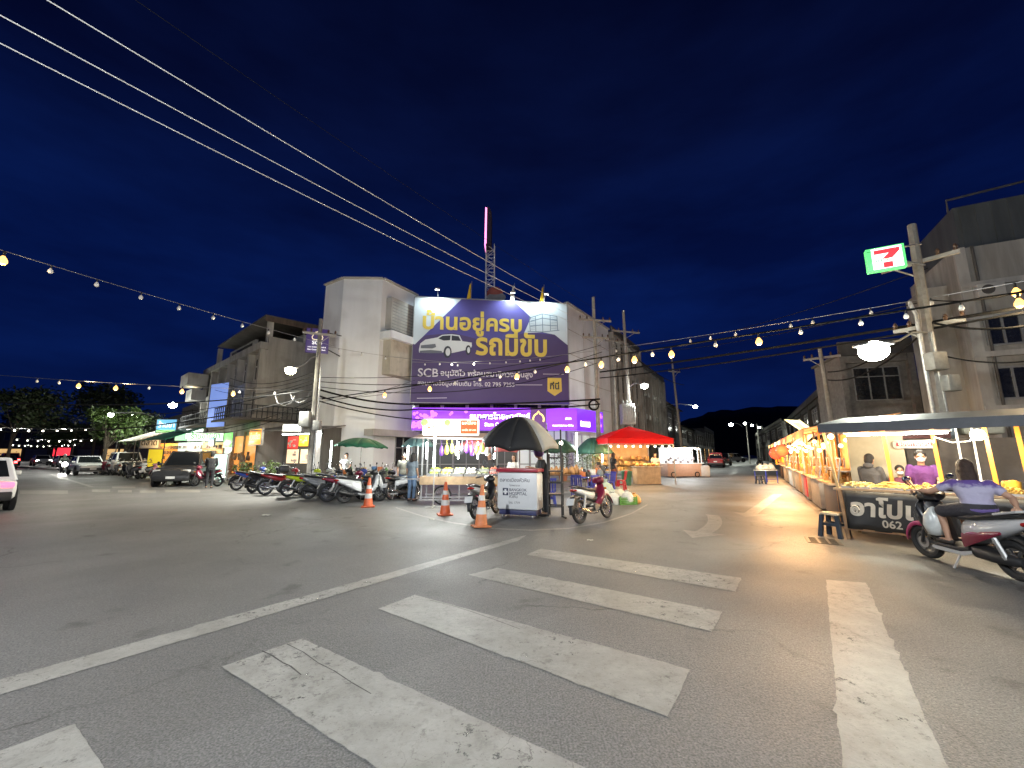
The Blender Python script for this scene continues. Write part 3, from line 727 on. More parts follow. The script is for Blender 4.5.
# ------------------------------------------------------------------ old concrete building on the left street
zr = 11.3
oc = Zp(265, 316, zr); ol = Zp(208, 351, zr); ou = (oc - ol); ou.z = 0; Lo = ou.length; aoz = math.atan2(ou.y, ou.x); oun = ou.normalized(); oin = Vector((-oun.y, oun.x, 0))
ob = thing('old_building', 'weathered grey three storey corner building with a roof terrace shelter', 'building', (ol.x, ol.y, 0), aoz)
Dp = 13.0; gf = 4.1; zf = 8.9
q = MB(); q.box((Lo / 2, Dp / 2 + .4, zf / 2), (Lo, Dp - .0, zf))
for i in range(7): q.box((.15 + i * (Lo - .3) / 6, .2, (gf + zf) / 2), (.3, .5, zf - gf))
q.box((Lo / 2, .12, zf + .25), (Lo + .2, .5, .5)); q.box((Lo / 2, .15, gf), (Lo + .1, .7, .35)); q.box((Lo / 2, .2, 6.5), (Lo - .5, .3, .5))
q.box((Lo - .07, Dp / 2 + .4, zf + .5), (.16, Dp, 1.0)); q.build('wall', M_CONC, ob, smooth=0)
q = MB()                                                   # projecting balcony box at the far end
q.box((-.3, -.7, 8.3), (3.0, 1.5, 1.1)); q.box((.1, -.5, 6.9), (2.2, 1.1, 1.0)); q.build('balcony', M_CONC2, ob, smooth=0)
q = MB(); W0 = None
for j in range(2):
    for i in range(6):
        cx_ = .15 + (i + .5) * (Lo - .3) / 6; ww = (Lo - .3) / 6 * .55; z0, z1 = ((gf + .5, 6.1), (6.9, 8.5))[j]
        qq = MB()
        for k_ in range(3): qq.bar((-ww / 2 + ww * k_ / 2, 0, z0), (-ww / 2 + ww * k_ / 2, 0, z1), .06)
        for z_ in (z0, (z0 + z1) / 2 + .2, z1): qq.bar((-ww / 2, 0, z_), (ww / 2, 0, z_), .06)
        wf = qq.build('window', M_CONC2, ob, smooth=0, loc=(cx_, .33, 0))
        qq = MB(); qq.quad((-ww / 2, .04, z0), (ww / 2, .04, z0), (ww / 2, .04, z1), (-ww / 2, .04, z1)); qq.build('pane', M_GLASS, wf, smooth=0)
q = MB()                                                   # terrace shelter: posts, back room, sloping sheet roof
for x, y in ((Lo - .3, .5), (Lo - .3, 5.5), (Lo - .3, 10.5), (2.2, .5), (2.2, 5.5)): q.box((x, y, zf + 1.2), (.34, .34, 2.2))
q.box((Lo / 2 + 1.0, 6.5, zf + 1.0), (Lo - 3.5, 7, 1.7)); q.box((Lo * .42, 1.2, zf + 1.15), (Lo * .45, .2, 1.6)); q.build('terrace_room', M_CONC2, ob, smooth=0)
q = MB(); q.box((Lo * .42, 1.09, zf + 1.25), (Lo * .36, .03, 1.0)); q.build('terrace_opening', M_GLASS, ob, smooth=0)
q = MB(); q.quad((Lo * .22, .0, zf + 2.25), (Lo + .2, .0, zf + 2.42), (Lo + .2, 13, zf + 2.7), (Lo * .22, 13, zf + 2.5)); q.build('roof', M_DARKC, ob, smooth=0, solid=.12)
q = MB(); q.quad((Lo + .25, .0, zf + 2.4), (Lo + .25, 13, zf + 2.65), (Lo + .25, 13, zf + 2.2), (Lo + .25, .0, zf + 2.0)); q.build('roof_edge', M_RUST, ob, smooth=0, solid=.05)
q = MB()                                                   # first floor balcony railing over the shops, turning the corner
for i in range(30): q.bar((Lo * i / 30, -1.35, gf - .1), (Lo * i / 30, -1.35, gf + .75), .05)
for i in range(34): q.bar((Lo + .5 + .16, -1.35 + i * .32, gf - .1), (Lo + .5 + .16, -1.35 + i * .32, gf + .75), .05)
for z_ in (gf + .75, gf + .35): q.bar((-.2, -1.35, z_), (Lo + .66, -1.35, z_), .06); q.bar((Lo + .66, -1.35, z_), (Lo + .66, 9.5, z_), .06)
q.build('railing', M_BLACK, ob, smooth=0)
q = MB(); q.box((Lo / 2 + .2, -.5, gf - .18), (Lo + 1.0, 1.9, .14)); q.box((Lo + .4, 5, gf - .18), (.6, 9.0, .139)); q.build('balcony_slab', M_DARKC, ob, smooth=0)
for i, m_ in enumerate((LIT_WHITE, LIT_WHITE, mat('hole_black', (.012, .011, .01), .9), LIT_WHITE, LIT_ORANGE, LIT_ORANGE)):
    q = MB(); x0, x1 = .2 + i * (Lo - .3) / 6, .1 + (i + 1) * (Lo - .3) / 6; q.quad((x0, .375, .2), (x1, .375, .2), (x1, .375, 2.9), (x0, .375, 2.9)); q.build('shop_opening', m_, ob, smooth=0)
    q = MB(); rr_ = random.Random(i)
    q.bar((x0, .3, .1), (x0, .3, 3.2), .12)
    for k_ in range(30): q.box((rr_.uniform(x0 + .15, x1 - .1), .25 - rr_.uniform(0, .5), rr_.uniform(.2, 1.6)), (rr_.uniform(.08, .2), .12, rr_.uniform(.1, .5)))
    q.build('shop_stock', mat('shop_goods', (.30, .22, .16), .7, var=.7, scale=5), ob, smooth=0)
# boards and banners
def board(name, label, p, az, w, h, m, th=.12, cat='sign', txt=None, tm=None, group=None, tw=.8, tz=-.3):
    t = thing(name, label, cat, p, az, group)
    q = MB(); q.bbox((0, 0, 0), (w, th, h), min(.02, th / 4)); q.build('panel', m, t)
    q = MB()
    for a, b in (((-w / 2, -h / 2), (w / 2, -h / 2)), ((w / 2, -h / 2), (w / 2, h / 2)), ((w / 2, h / 2), (-w / 2, h / 2)), ((-w / 2, h / 2), (-w / 2, -h / 2))): q.bar((a[0], 0, a[1]), (b[0], 0, b[1]), th * 1.1, .05)
    q.build('frame', M_FRAME, t, smooth=0)
    if txt:
        o = text(txt, 1, tm, t, (0, 0, 0), (R(90), 0, 0), 'sign_lettering', bold=.015)
        xs = [v.co.x for v in o.data.vertices]; wd = max(xs) - min(xs); k_ = w * tw / wd
        o.data.transform(Matrix.Scale(k_, 4)); o.location = (-w * tw / 2 - min(xs) * k_, -th / 2 - .008, tz * h)
    return t
MLW = emit('white_lightbox', (1, .98, .9), 1.5); MLG = emit('green_lightbox', (.18, .95, .12), .9); MLB = emit('blue_lightbox', (.10, .45, .80), .9); MLO = emit('orange_lightbox', (1, .42, .07), .85)
MDK = mat('dark_letters', (.03, .03, .04), .6)
def sL(px, py, Y): return P(px, py, Y)
board('shop_sign', 'long white and green lit sign over the brightest left street shop', sL(206, 437, 30.5), R(-8), 3.0, .62, emit('pale_green_lightbox', (.75, 1, .65), 1.3), txt='ร้านขายยา', tm=emit('green_letters', (.05, .5, .1), .6), tz=-.2)
board('shop_sign', 'bright green lit sign with a pole in front of it', sL(229, 440, 28.6), aoz, 2.0, 1.0, MLG)
board('shop_sign', 'orange lit sign beside the dark balcony railing', sL(256, 437, 26.0), aoz, 2.3, 1.0, MLO, txt='ก๋วยเตี๋ยว', tm=emit('pale_orange_letters', (1, .8, .45), 1.2), tz=-.15)
board('shop_sign', 'small blue lit sign below the green lightbox', sL(212, 442, 30.0), aoz, 1.3, .55, emit('cyan_lightbox', (.15, .55, .9), .9))
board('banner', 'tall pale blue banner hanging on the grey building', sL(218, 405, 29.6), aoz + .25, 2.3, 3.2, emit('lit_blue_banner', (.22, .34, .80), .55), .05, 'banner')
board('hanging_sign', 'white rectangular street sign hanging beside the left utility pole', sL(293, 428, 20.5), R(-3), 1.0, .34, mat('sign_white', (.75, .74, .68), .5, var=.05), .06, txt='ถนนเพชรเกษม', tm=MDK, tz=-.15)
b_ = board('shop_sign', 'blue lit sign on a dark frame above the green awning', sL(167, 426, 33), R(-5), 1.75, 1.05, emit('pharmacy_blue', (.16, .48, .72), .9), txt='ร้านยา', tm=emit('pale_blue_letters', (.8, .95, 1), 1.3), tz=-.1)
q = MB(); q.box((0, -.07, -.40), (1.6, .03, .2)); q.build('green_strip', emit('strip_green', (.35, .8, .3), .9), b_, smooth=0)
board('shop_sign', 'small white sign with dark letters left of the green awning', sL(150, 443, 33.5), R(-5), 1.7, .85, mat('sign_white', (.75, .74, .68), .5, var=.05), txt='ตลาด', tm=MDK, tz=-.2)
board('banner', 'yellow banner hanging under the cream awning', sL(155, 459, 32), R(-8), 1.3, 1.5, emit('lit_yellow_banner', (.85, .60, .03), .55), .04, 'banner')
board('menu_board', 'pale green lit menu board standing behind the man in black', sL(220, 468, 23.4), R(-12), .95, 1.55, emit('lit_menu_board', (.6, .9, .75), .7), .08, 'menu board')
# two awnings, white and green, on the far left
for nm, lb, px, Yd, c, w_ in (('awning', 'green canvas awning sloping below the blue sign', 172, 31, (.04, .25, .12), 4.2), ('awning', 'cream sheet awning at the far end of the shops', 145, 34, (.45, .42, .33), 3.6)):
    t = thing(nm, lb, 'awning', Vector((P(px, HORIZ, Yd).x, Yd, 0)), R(-30))
    q = MB(); q.quad((-w_ / 2, 1.2, 3.6), (w_ / 2, 1.2, 3.6), (w_ / 2, -1.3, 2.6), (-w_ / 2, -1.3, 2.6)); q.build('canvas', mat(lb[:5] + '_canvas', c, .8, var=.3, scale=2), t, smooth=0, solid=.03)
    q = MB()
    for x in (-w_ / 2, w_ / 2): q.bar((x, -1.3, 0), (x, -1.3, 2.58), .06); q.bar((x, 1.2, 0), (x, 1.2, 3.58), .06)
    q.build('post', M_BLACK, t, smooth=0)
# dim shop houses further along the left street
far0 = ol + Vector((0, 0, 0))
def alongL(s, off=0): v = Vector((ol.x, ol.y, 0)) - oun * s + oin * off; return v
a, b = alongL(9.5, 2), alongL(.6, 1.2)
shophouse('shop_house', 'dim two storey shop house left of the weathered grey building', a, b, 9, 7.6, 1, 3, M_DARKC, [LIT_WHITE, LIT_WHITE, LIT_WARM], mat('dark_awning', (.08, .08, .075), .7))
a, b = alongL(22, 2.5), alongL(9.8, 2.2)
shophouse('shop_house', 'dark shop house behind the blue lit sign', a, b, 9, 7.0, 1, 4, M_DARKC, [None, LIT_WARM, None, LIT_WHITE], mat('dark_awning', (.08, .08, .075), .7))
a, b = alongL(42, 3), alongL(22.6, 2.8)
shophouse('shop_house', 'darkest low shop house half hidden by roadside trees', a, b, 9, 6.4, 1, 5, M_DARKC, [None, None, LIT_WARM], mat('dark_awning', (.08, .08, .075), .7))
# low goods shop in the gap between grey building and bank
gp = thing('market_shop', 'open fronted low shop with red and yellow posters beside the bank', 'shop', (-13.4, 25.6, 0), R(-20))
q = MB(); q.box((0, 1.5, 1.6), (5.2, .2, 3.2)); q.box((-2.6, .5, 1.6), (.15, 2, 3.2)); q.box((2.6, .5, 1.6), (.15, 2, 3.2)); q.build('wall', M_DARKC, gp, smooth=0)
q = MB(); q.quad((-2.9, 1.6, 3.45), (2.9, 1.6, 3.45), (2.9, -1.0, 3.0), (-2.9, -1.0, 3.0)); q.build('roof', M_ROOFG, gp, smooth=0, solid=.05)
rr_ = random.Random(4)
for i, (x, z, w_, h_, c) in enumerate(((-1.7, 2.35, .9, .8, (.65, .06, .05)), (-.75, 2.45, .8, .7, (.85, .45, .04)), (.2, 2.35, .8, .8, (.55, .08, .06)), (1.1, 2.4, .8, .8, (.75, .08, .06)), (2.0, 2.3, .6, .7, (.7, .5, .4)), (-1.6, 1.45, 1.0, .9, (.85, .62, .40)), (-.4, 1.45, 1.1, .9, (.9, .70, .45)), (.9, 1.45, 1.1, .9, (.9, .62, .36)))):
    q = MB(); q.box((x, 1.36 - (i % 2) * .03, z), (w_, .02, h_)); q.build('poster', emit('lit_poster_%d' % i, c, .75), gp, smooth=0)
    q = MB()
    for k_ in range(7): q.box((x + rr_.uniform(-.3, .3) * w_, 1.30, z + rr_.uniform(-.35, .35) * h_), (rr_.uniform(.1, .3) * w_, .02, rr_.uniform(.04, .16)))
    q.build('poster_print', mat('poster_print_pale', (.7, .6, .5), .6, var=.5), gp, smooth=0)
q = MB(); q.cyl((0, .6, 2.85), .025, 3.6, 8, axis='X'); q.build('tube_lamp', M_TUBE, gp)
light(gp, (0, .4, 2.7), 60, (1, .9, .75), .2)

# ------------------------------------------------------------------ right street, bank side
p0 = Vector((E_.x + .4, E_.y + .6, 0)); p1 = p0 + Vector((5.2, 8.2, 0))
shophouse('shop_house', 'grey four storey shop house with vertical fins next to the bank', p0, p1, 9, 13.0, 3, 2, M_CONC2, None, None, fins=True)
p2 = p1 + Vector((.3, .5, 0)); p3 = p2 + Vector((6.5, 10.8, 0))
shophouse('shop_house', 'stained grey shop house behind the poles and transformer', p2, p3, 9, 11.5, 3, 3, M_CONC, None, mat('dark_awning', (.08, .08, .075), .7), fins=True)
def gable(name, label, p0, p1, depth, H, rise, wm, rm, lit=None):
    t = shophouse(name, label, p0, p1, depth, H, 1, 2, wm, lit, mat('dark_awning', (.08, .08, .075), .7), parapet=.05)
    Lx = (Vector((p1[0], p1[1])) - Vector((p0[0], p0[1]))).length
    q = MB(); q.add([(-.4, -.6, H), (Lx + .4, -.6, H), (Lx + .4, depth + .6, H), (-.4, depth + .6, H), (-.4, depth / 2, H + rise), (Lx + .4, depth / 2, H + rise)], [[0, 1, 5, 4], [2, 3, 4, 5], [0, 4, 3], [1, 2, 5]]); q.build('gable_roof', rm, t, smooth=0); return t
p4 = p3 + Vector((.6, 1, 0)); p5 = p4 + Vector((6, 10.4, 0))
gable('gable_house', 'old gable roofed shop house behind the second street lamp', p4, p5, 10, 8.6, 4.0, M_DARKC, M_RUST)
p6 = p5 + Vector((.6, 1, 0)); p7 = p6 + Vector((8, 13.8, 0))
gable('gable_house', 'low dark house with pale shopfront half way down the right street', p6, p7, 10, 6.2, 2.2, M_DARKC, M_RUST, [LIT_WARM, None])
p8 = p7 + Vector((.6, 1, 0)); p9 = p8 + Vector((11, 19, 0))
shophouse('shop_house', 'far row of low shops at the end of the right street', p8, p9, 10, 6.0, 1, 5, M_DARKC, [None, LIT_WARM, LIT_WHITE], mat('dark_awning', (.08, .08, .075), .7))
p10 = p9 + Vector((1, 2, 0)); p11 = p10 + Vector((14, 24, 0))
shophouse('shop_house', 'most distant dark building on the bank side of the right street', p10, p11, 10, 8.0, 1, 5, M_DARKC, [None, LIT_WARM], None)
# ------------------------------------------------------------------ right hand buildings
rc = P(944, 206, 16.5); zt2 = rc.z; zs = P(944, 250, 16.5).z
rb = thing('corner_building', 'tall stained concrete building with a dark metal clad top storey, far right', 'building', (rc.x, rc.y, 0), R(-27))
q = MB(); q.box((9, 2.3, zs / 2), (18, 4.6, zs)); q.box((-.4, 2.0, zs * .44), (.8, 2.0, zs * .88)); q.build('wall', M_CONC, rb, smooth=0)
q = MB(); q.box((9.2, 2.5, (zs + zt2) / 2 + .002), (17.6, 4.2, zt2 - zs))
for i in range(34): q.box((.6 + i * .5, .39, (zs + zt2) / 2), (.06, .05, zt2 - zs - .1))
q.build('metal_storey', mat('dark_metal_cladding', (.10, .11, .11), .6, .3, var=.35, scale=1.5, streak=True), rb, smooth=0)
q = MB()
for z_ in (3.4, 5.6, 7.2, 8.6):
    if z_ < zs - .3: q.box((9, -.08, z_), (18, .16, .22))
for x_ in (.15, 3.2, 6.3): q.box((x_, -.06, zs / 2), (.35, .13, zs))
q.build('wall_band', M_CONC2, rb, smooth=0)
q = MB(); q.tube([(.5, 1, zt2), (.5, 1, zt2 + .7), (3.5, 1, zt2 + .9), (3.5, 1, zt2)], .05, 6); q.tube([(3.5, 1, zt2 + .8), (7.5, 2, zt2 + 1.3)], .05, 6); q.build('roof_pipe', M_DARKC, rb)
for i, (x_, z_) in enumerate(((1.0, 4.4), (1.0, 6.6), (4.6, 4.6), (4.6, 7.4))):
    q = MB(); w_, h_ = 1.0, 1.25
    for k_ in range(3): q.bar((-w_ / 2 + k_ * w_ / 2, 0, -h_ / 2), (-w_ / 2 + k_ * w_ / 2, 0, h_ / 2), .07)
    for k_ in (-1, 1): q.bar((-w_ / 2, 0, k_ * h_ / 2), (w_ / 2, 0, k_ * h_ / 2), .07)
    f_ = q.build('window', M_FRAME, rb, smooth=0, loc=(x_, .97 if x_ < 0 else -.03, z_))
    q = MB(); q.quad((-w_ / 2, .01, -h_ / 2), (w_ / 2, .01, -h_ / 2), (w_ / 2, .01, h_ / 2), (-w_ / 2, .01, h_ / 2)); q.build('pane', M_GLASS, f_, smooth=0)
for x_, z_ in ((2.3, 5.4), (.7, 8.2), (2.6, 4.0), (5.6, 6.4)):
    q = MB(); q.bbox((x_, .6 if x_ < 0 else -.32, z_), (.8, .40, .55), .03); ac = q.build('air_conditioner', M_WHITE2, rb)
    q = MB(); q.cyl((x_ - .1, (.6 if x_ < 0 else -.32) - .205, z_), .2, .012, 18, axis='Y'); q.build('fan_grille', M_DARKC, ac)
q = MB()
for x_ in (.55, 2.6): q.tube([(x_, -.1, .1), (x_, -.1, zs)], .05, 6)
q.build('drain_pipe', M_DARKC, rb)
# house with barred window behind
p0, p1 = P(852, HORIZ, 22.5), P(930, HORIZ, 21.5)
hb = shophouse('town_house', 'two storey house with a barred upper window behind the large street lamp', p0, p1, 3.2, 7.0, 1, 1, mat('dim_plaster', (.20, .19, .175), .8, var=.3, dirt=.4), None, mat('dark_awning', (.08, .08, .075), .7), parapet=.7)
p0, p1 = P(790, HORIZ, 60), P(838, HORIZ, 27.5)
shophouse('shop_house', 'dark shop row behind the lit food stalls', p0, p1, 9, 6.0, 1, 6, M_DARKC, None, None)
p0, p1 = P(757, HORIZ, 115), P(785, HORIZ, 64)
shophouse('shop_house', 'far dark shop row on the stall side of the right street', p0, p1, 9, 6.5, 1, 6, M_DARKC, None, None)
# more lit shop boards and fronts along the left street, and the dark end of the street
board('shop_sign', 'bright white lit sign over the pharmacy counter', sL(195, 434, 31.5), R(-8), 1.5, .8, emit('bright_white_lightbox', (.95, 1, .92), 1.6))
board('shop_sign', 'green lit sign left of the bright white sign', sL(184, 436, 32.5), R(-8), 1.5, .75, emit('soft_green_lightbox', (.45, .9, .5), .8))
for i, (px, Yd, w_, m_, lb) in enumerate(((187, 31.0, 3.2, LIT_WHITE, 'white lit pharmacy counter behind the black car'), (205, 29.8, 1.9, LIT_WARM, 'warm lit counter right of the white pharmacy counter'), (161, 33, 2.2, LIT_ORANGE, 'orange lit snack counter under the cream awning'))):
    p = P(px, HORIZ, Yd); t = thing('market_stand', lb, 'stand', (p.x, Yd, 0), R(-15)); rr_ = random.Random(90 + i)
    q = MB(); q.box((0, .5, 1.5), (w_, .06, 1.9)); q.build('lit_back', m_, t, smooth=0)
    q = MB(); q.box((0, 0, .45), (w_, .6, .9)); q.build('counter', M_WHITE2, t, smooth=0)
    q = MB()
    for z_ in (1.2, 1.6, 2.0): q.box((0, .38, z_), (w_, .2, .03))
    for k_ in range(40): q.box((rr_.uniform(-.48, .48) * w_, .36, rr_.choice((1.0, 1.35, 1.75, 2.15)) - .02), (rr_.uniform(.06, .16), .12, rr_.uniform(.12, .28)))
    q.build('shelf_stock', mat('shop_goods', (.30, .22, .16), .7, var=.7, scale=5), t, smooth=0)
    light(t, (0, -.3, 2.3), 70, (1, .98, .9) if i != 2 else (1, .6, .25), .2)
p = P(62, 452, 95); t = board('shop_sign', 'red neon shop sign at the far end of the left street', p, R(20), 3.0, 1.9, emit('red_neon_board', (1, .03, .05), 1.2), .2)
q = MB(); q.bar((0, .1, -p.z), (0, .1, 0), .2); q.build('post', M_DARKC, t, smooth=0)
shophouse('shop_house', 'dark block closing the far end of the left street', (P(-60, HORIZ, 105).x, 105), (P(150, HORIZ, 112).x, 112), 12, 9, 1, 8, M_DARKC, [None, None, LIT_WARM, None], None)
shophouse('shop_house', 'dark shop house across the left street at the picture edge', (-62, 27), (-95, 52), 10, 8, 1, 5, M_DARKC, [None, None, None, LIT_WARM], None)
# ------------------------------------------------------------------ utility poles
def pole(label, base, h, lean=(0, 0), arms=((0.93, 1.8, 0),), kit=None, r=.16, group=None, pm=None):
    t = thing('utility_pole', label, 'pole', base, 0, group)
    top = Vector((lean[0], lean[1], h))
    q = MB(); q.tube([(0, 0, -.3), top], [r, r * .62], 8); q.build('shaft', pm or M_POLE, t)
    for f_, w_, a in arms:
        c = top * f_; d = Vector((math.cos(a), math.sin(a), 0)) * w_ / 2; off = Vector((-math.sin(a), math.cos(a), 0)) * -.16
        q = MB(); q.bar(c - d + off, c + d + off, .09, .11); q.bar(c + off - Vector((0, 0, .5)), c + d * .7 + off, .04); q.build('crossarm', M_POLE, t, smooth=0)
        q = MB()
        for k_ in (-.92, -.5, .5, .92): q.lathe([(.02, 0), (.06, .05), (.035, .08), (.06, .12), (.03, .2), (0, .22)], 8, c=c + d * k_ + off + Vector((0, 0, .05)))
        q.build('insulator', mat('brown_insulator', (.10, .06, .04), .3), t)
    return t
def lamp(label, pos, toward, watts, arm_from, group='street lamps', color=(.93, 1, .86), lens=M_LED, size=1.0, spread=-14, spill=.10):
    """street lamp head with its bracket arm; pos = lens centre in the world"""
    pos = Vector(pos); t = thing('street_lamp', label, 'street lamp', pos, toward, group)
    M = Matrix.Rotation(-toward, 3, 'Z'); af = M @ (Vector(arm_from) - pos)
    mid = Vector((af.x * .45, af.y * .45, max(.12, af.z * .1 + .22)))
    q = MB(); q.tube([af, af.lerp(mid, .5) + Vector((0, 0, .12)), mid, (-.2 * size, 0, .08)], .03, 6); q.build('arm', M_STEEL, t)
    q = MB(); q.loft([(-.32 * size, 0, .07, .05, .04), (-.2 * size, 0, .07, .11 * size, .06), (.15 * size, 0, .06, .14 * size, .06), (.33 * size, 0, .05, .06, .03)], 12); q.build('housing', M_STEEL, t)
    q = MB(); q.ball((0, 0, -.08), (.24, .21, .19), 18, 12); o = q.build('lens', lens, t, loc=(.02, 0, 0)); o.scale = (size, size, size)  # lens swollen to a ball, standing in for the lamp's glare
    light(t, (.05, 0, -.28 * size - .12), watts, color, .12, 'SPOT', R(142), (0, R(spread), 0), 'lamp_beam')
    light(t, (.05, 0, -.32 * size - .12), watts * spill, color, .12, name='lamp_spill')
    return t
# left pole by the bank with its lamp and cabinets
lp = Vector((-9.95, 20.6, 0))
pl_ = pole('utility pole with meter boxes at the left corner of the bank', lp, 8.6, (-.1, .1), ((.9, 1.6, .4),), pm=mat('dimmed_grimy_pole', (.19, .18, .165), .85, var=.3, scale=5, dirt=.5))  # concrete colour darkened to offset the near lamp, grime mottled over it
q = MB(); q.bbox((-.3, -.28, 3.3), (.5, .3, .75), .03); q.bbox((.28, -.2, 3.0), (.35, .25, .5), .03); q.build('meter_box', mat('dimmed_grimy_box', (.17, .17, .16), .6, var=.3, dirt=.4), pl_)  # box colour darkened too, against the strong lamp light
q = MB(); q.tube([(.18, -.05, 0), (.18, -.05, 6)], .045, 8); q.build('conduit', M_STEEL, pl_)
Lp = P(291, 369, 19.6)
lamp('street lamp with a yellowish glow on the left pole before the grey building', Lp, R(190), 3100, lp + Vector((-.05, 0, 6.6)), color=(1, .99, .88), lens=emit('sodium_lens', (1, .95, .55), 60), spread=-30, spill=.05)
# poles beside the bank's right wall
pr1 = Vector((P(600, 470, 25.5).x, 25.5, .12)); pole('utility pole with insulator arms at the bank right corner', pr1, 11.6, (-.05, 0), ((.86, 2.2, .2), (.76, 1.8, .2)))
pr2 = Vector((P(633, 470, 30).x, 30, .12)); pt = pole('tall utility pole carrying a transformer behind the red tent', pr2, 12.3, (-.15, 0), ((.86, 2.4, .3),))
q = MB(); q.bbox((-.35, -.5, 4.3), (1.0, .7, 1.5), .08)
for i in range(6): q.box((-.75 + i * .16, -.88, 4.3), (.03, .12, 1.2))
for i in (-1, 0, 1): q.lathe([(.03, 0), (.07, .06), (.04, .1), (.07, .16), (.02, .3), (0, .32)], 8, c=(-.35 + i * .28, -.5, 5.05))
q.build('transformer', mat('transformer_grey', (.38, .39, .38), .5), pt)
pr3 = Vector((P(618, 470, 33).x, 33, .12)); pole('shorter utility pole between the other two beside the bank', pr3, 11.0, (0, 0), ((.97, 1.6, .3),))
pr4 = Vector((P(684, 470, 41).x, 41, 0)); pole('slim utility pole beyond the glass food cart', pr4, 12.0, (-.5, 0), ((.82, 1.4, .3),), r=.14)
pr5 = Vector((P(840, 470, 21).x, 21, .12)); pole('plain utility pole behind the lit food stalls', pr5, 7.0, (-.15, .1), ((.93, 1.6, 2.4),), r=.14)
ps_ = Vector((11.75, 11.3, .12)); p7 = pole('near utility pole that holds the convenience store sign', ps_, 8.3, (.32, .1), ((.86, 1.7, 2.2), (.62, 1.5, 2.2)), r=.17, pm=mat('dimmed_grimy_pole', (.19, .18, .165), .85, var=.3, scale=5, dirt=.5))  # same darkened concrete, tones down the lamp light on this pole
q = MB(); q.bbox((-.05, -.25, 4.0), (.4, .3, .5), .03); q.bbox((.3, -.2, 3.4), (.35, .25, .45), .03); q.build('meter_box', mat('dimmed_grimy_box', (.17, .17, .16), .6, var=.3, dirt=.4), p7)
q = MB(); q.tube([(-.2, -.1, 0), (-.2, -.08, 5.4), (-.3, -.05, 5.8)], .05, 8); q.tube([(.18, -.1, 0), (.16, -.08, 4.9)], .04, 8); q.build('conduit', M_STEEL, p7)
lamp('bright street lamp on the near right pole before the barred window', P(874, 347, 10.4), R(160), 1150, ps_ + Vector((.1, 0, 4.9)), color=(.95, 1, .84), size=1.35, spread=-32, spill=.04)
lamp('street lamp above the red tent beside the transformer', P(644, 385, 29), R(-15), 1500, pr2 + Vector((0, 0, 6.3)), color=(.95, 1, .95))
lamp('street lamp further along the bank side over the parked red pickup', P(695, 406, 47), R(-20), 1800, pr4 + Vector((.2, 5, 6.8)), color=(.95, 1, .9))
for (px, py, Yd, lb) in ((731, 424, 70, 'distant street lamp over the far pickup'), (745, 423, 90, 'second distant street lamp on the right street'), (752, 425, 110, 'third distant street lamp on the right street'), (759, 427, 135, 'smallest distant street lamp, deepest in the right street')):
    p = P(px, py, Yd); t = lamp(lb, p, R(180), 1500, p + Vector((2.5, 1, -.4)), size=1.3)
    q = MB(); q.tube([(-2.6, 0, -p.z), (-2.6, 0, -.2)], .09, 6); q.build('post', M_POLE, t)
for (px, py, Yd, lb) in ((812, 404, 48, 'white street lamp right of the dark hill'), (803, 421, 62, 'lower street lamp behind the food stall roofs')):
    p = P(px, py, Yd); t = lamp(lb, p, R(170), 700, p + Vector((2, 1, -.3)), size=1.5)
    q = MB(); q.tube([(-2, 0, -p.z), (-2, 0, -.2)], .09, 6); q.build('post', M_POLE, t)
for (px, py, Yd, lb) in ((135, 415, 38, 'white lamp on the dark shop house beside the far tree'), (173, 404, 36, 'white lamp above the blue lit sign')):
    p = P(px, py, Yd); lamp(lb, p, R(-100), 900, p + Vector((.5, 2.2, .1)), size=1.3, color=(.95, 1, 1))
# unseen lamps added behind the camera to light the crossing and bank
for (x, y, wt_, sp_l, lb) in ((-6.5, -3.5, 1900, 2.0, 'added unseen street lamp on a steel post behind the zebra crossing'), (4.5, -5.5, 1250, 1.2, 'added unseen street lamp on a steel post behind the edge stripe')):
    p = Vector((x, y, 7.6)); t = lamp(lb, p, R(90), wt_, p + Vector((0, -1.6, .1)), color=(.91, .96, 1), spill=sp_l)
    q = MB(); q.tube([(-1.65, 0, -7.6), (-1.65, 0, .15)], [.09, .06], 8); q.build('post', M_STEEL, t)
# convenience store sign on the near pole
sp_ = P(885, 259, 10.4); st = thing('store_sign', 'square green and white lit sign with a red numeral seven, high on a pole', 'sign', sp_, R(-30))
q = MB(); q.bbox((0, 0, 0), (.95, .22, .78), .02); st.scale = (.84, .84, .84); q.build('panel', emit('store_sign_green', (.10, .62, .16), 1.1), st)
q = MB(); q.box((.03, -.115, .0), (.74, .01, .70)); q.build('white_field', emit('store_sign_white', (.95, 1, .95), 1.5), st, smooth=0)
q = MB(); q.prism([(-.30, .29), (.33, .29), (.33, .18), (.13, -.03), (-.09, -.03), (-.09, .0), (.06, .15), (-.30, .15)], (0, -.008, 0), o=(.02, -.121, 0)); q.box((.03, -.125, -.24), (.23, .008, .18)); q.build('numeral', emit('store_sign_red', (.80, .03, .04), 1.1), st, smooth=0)
o = text('ELEVEn', .13, emit('store_sign_letters', (.15, .4, .2), .6), st, (-.27, -.122, -.115), name='sign_lettering', bold=.004)
q = MB(); q.box((0, -.117, .28), (.9, .012, .012)); q.build('strip', M_BLACK, st, smooth=0)
q = MB(); q.tube([(.48, 0, .3), (1.0, .35, .42)], .03, 6); q.tube([(.48, 0, -.2), (1.0, .35, -.3)], .03, 6); q.build('bracket', M_STEEL, st)

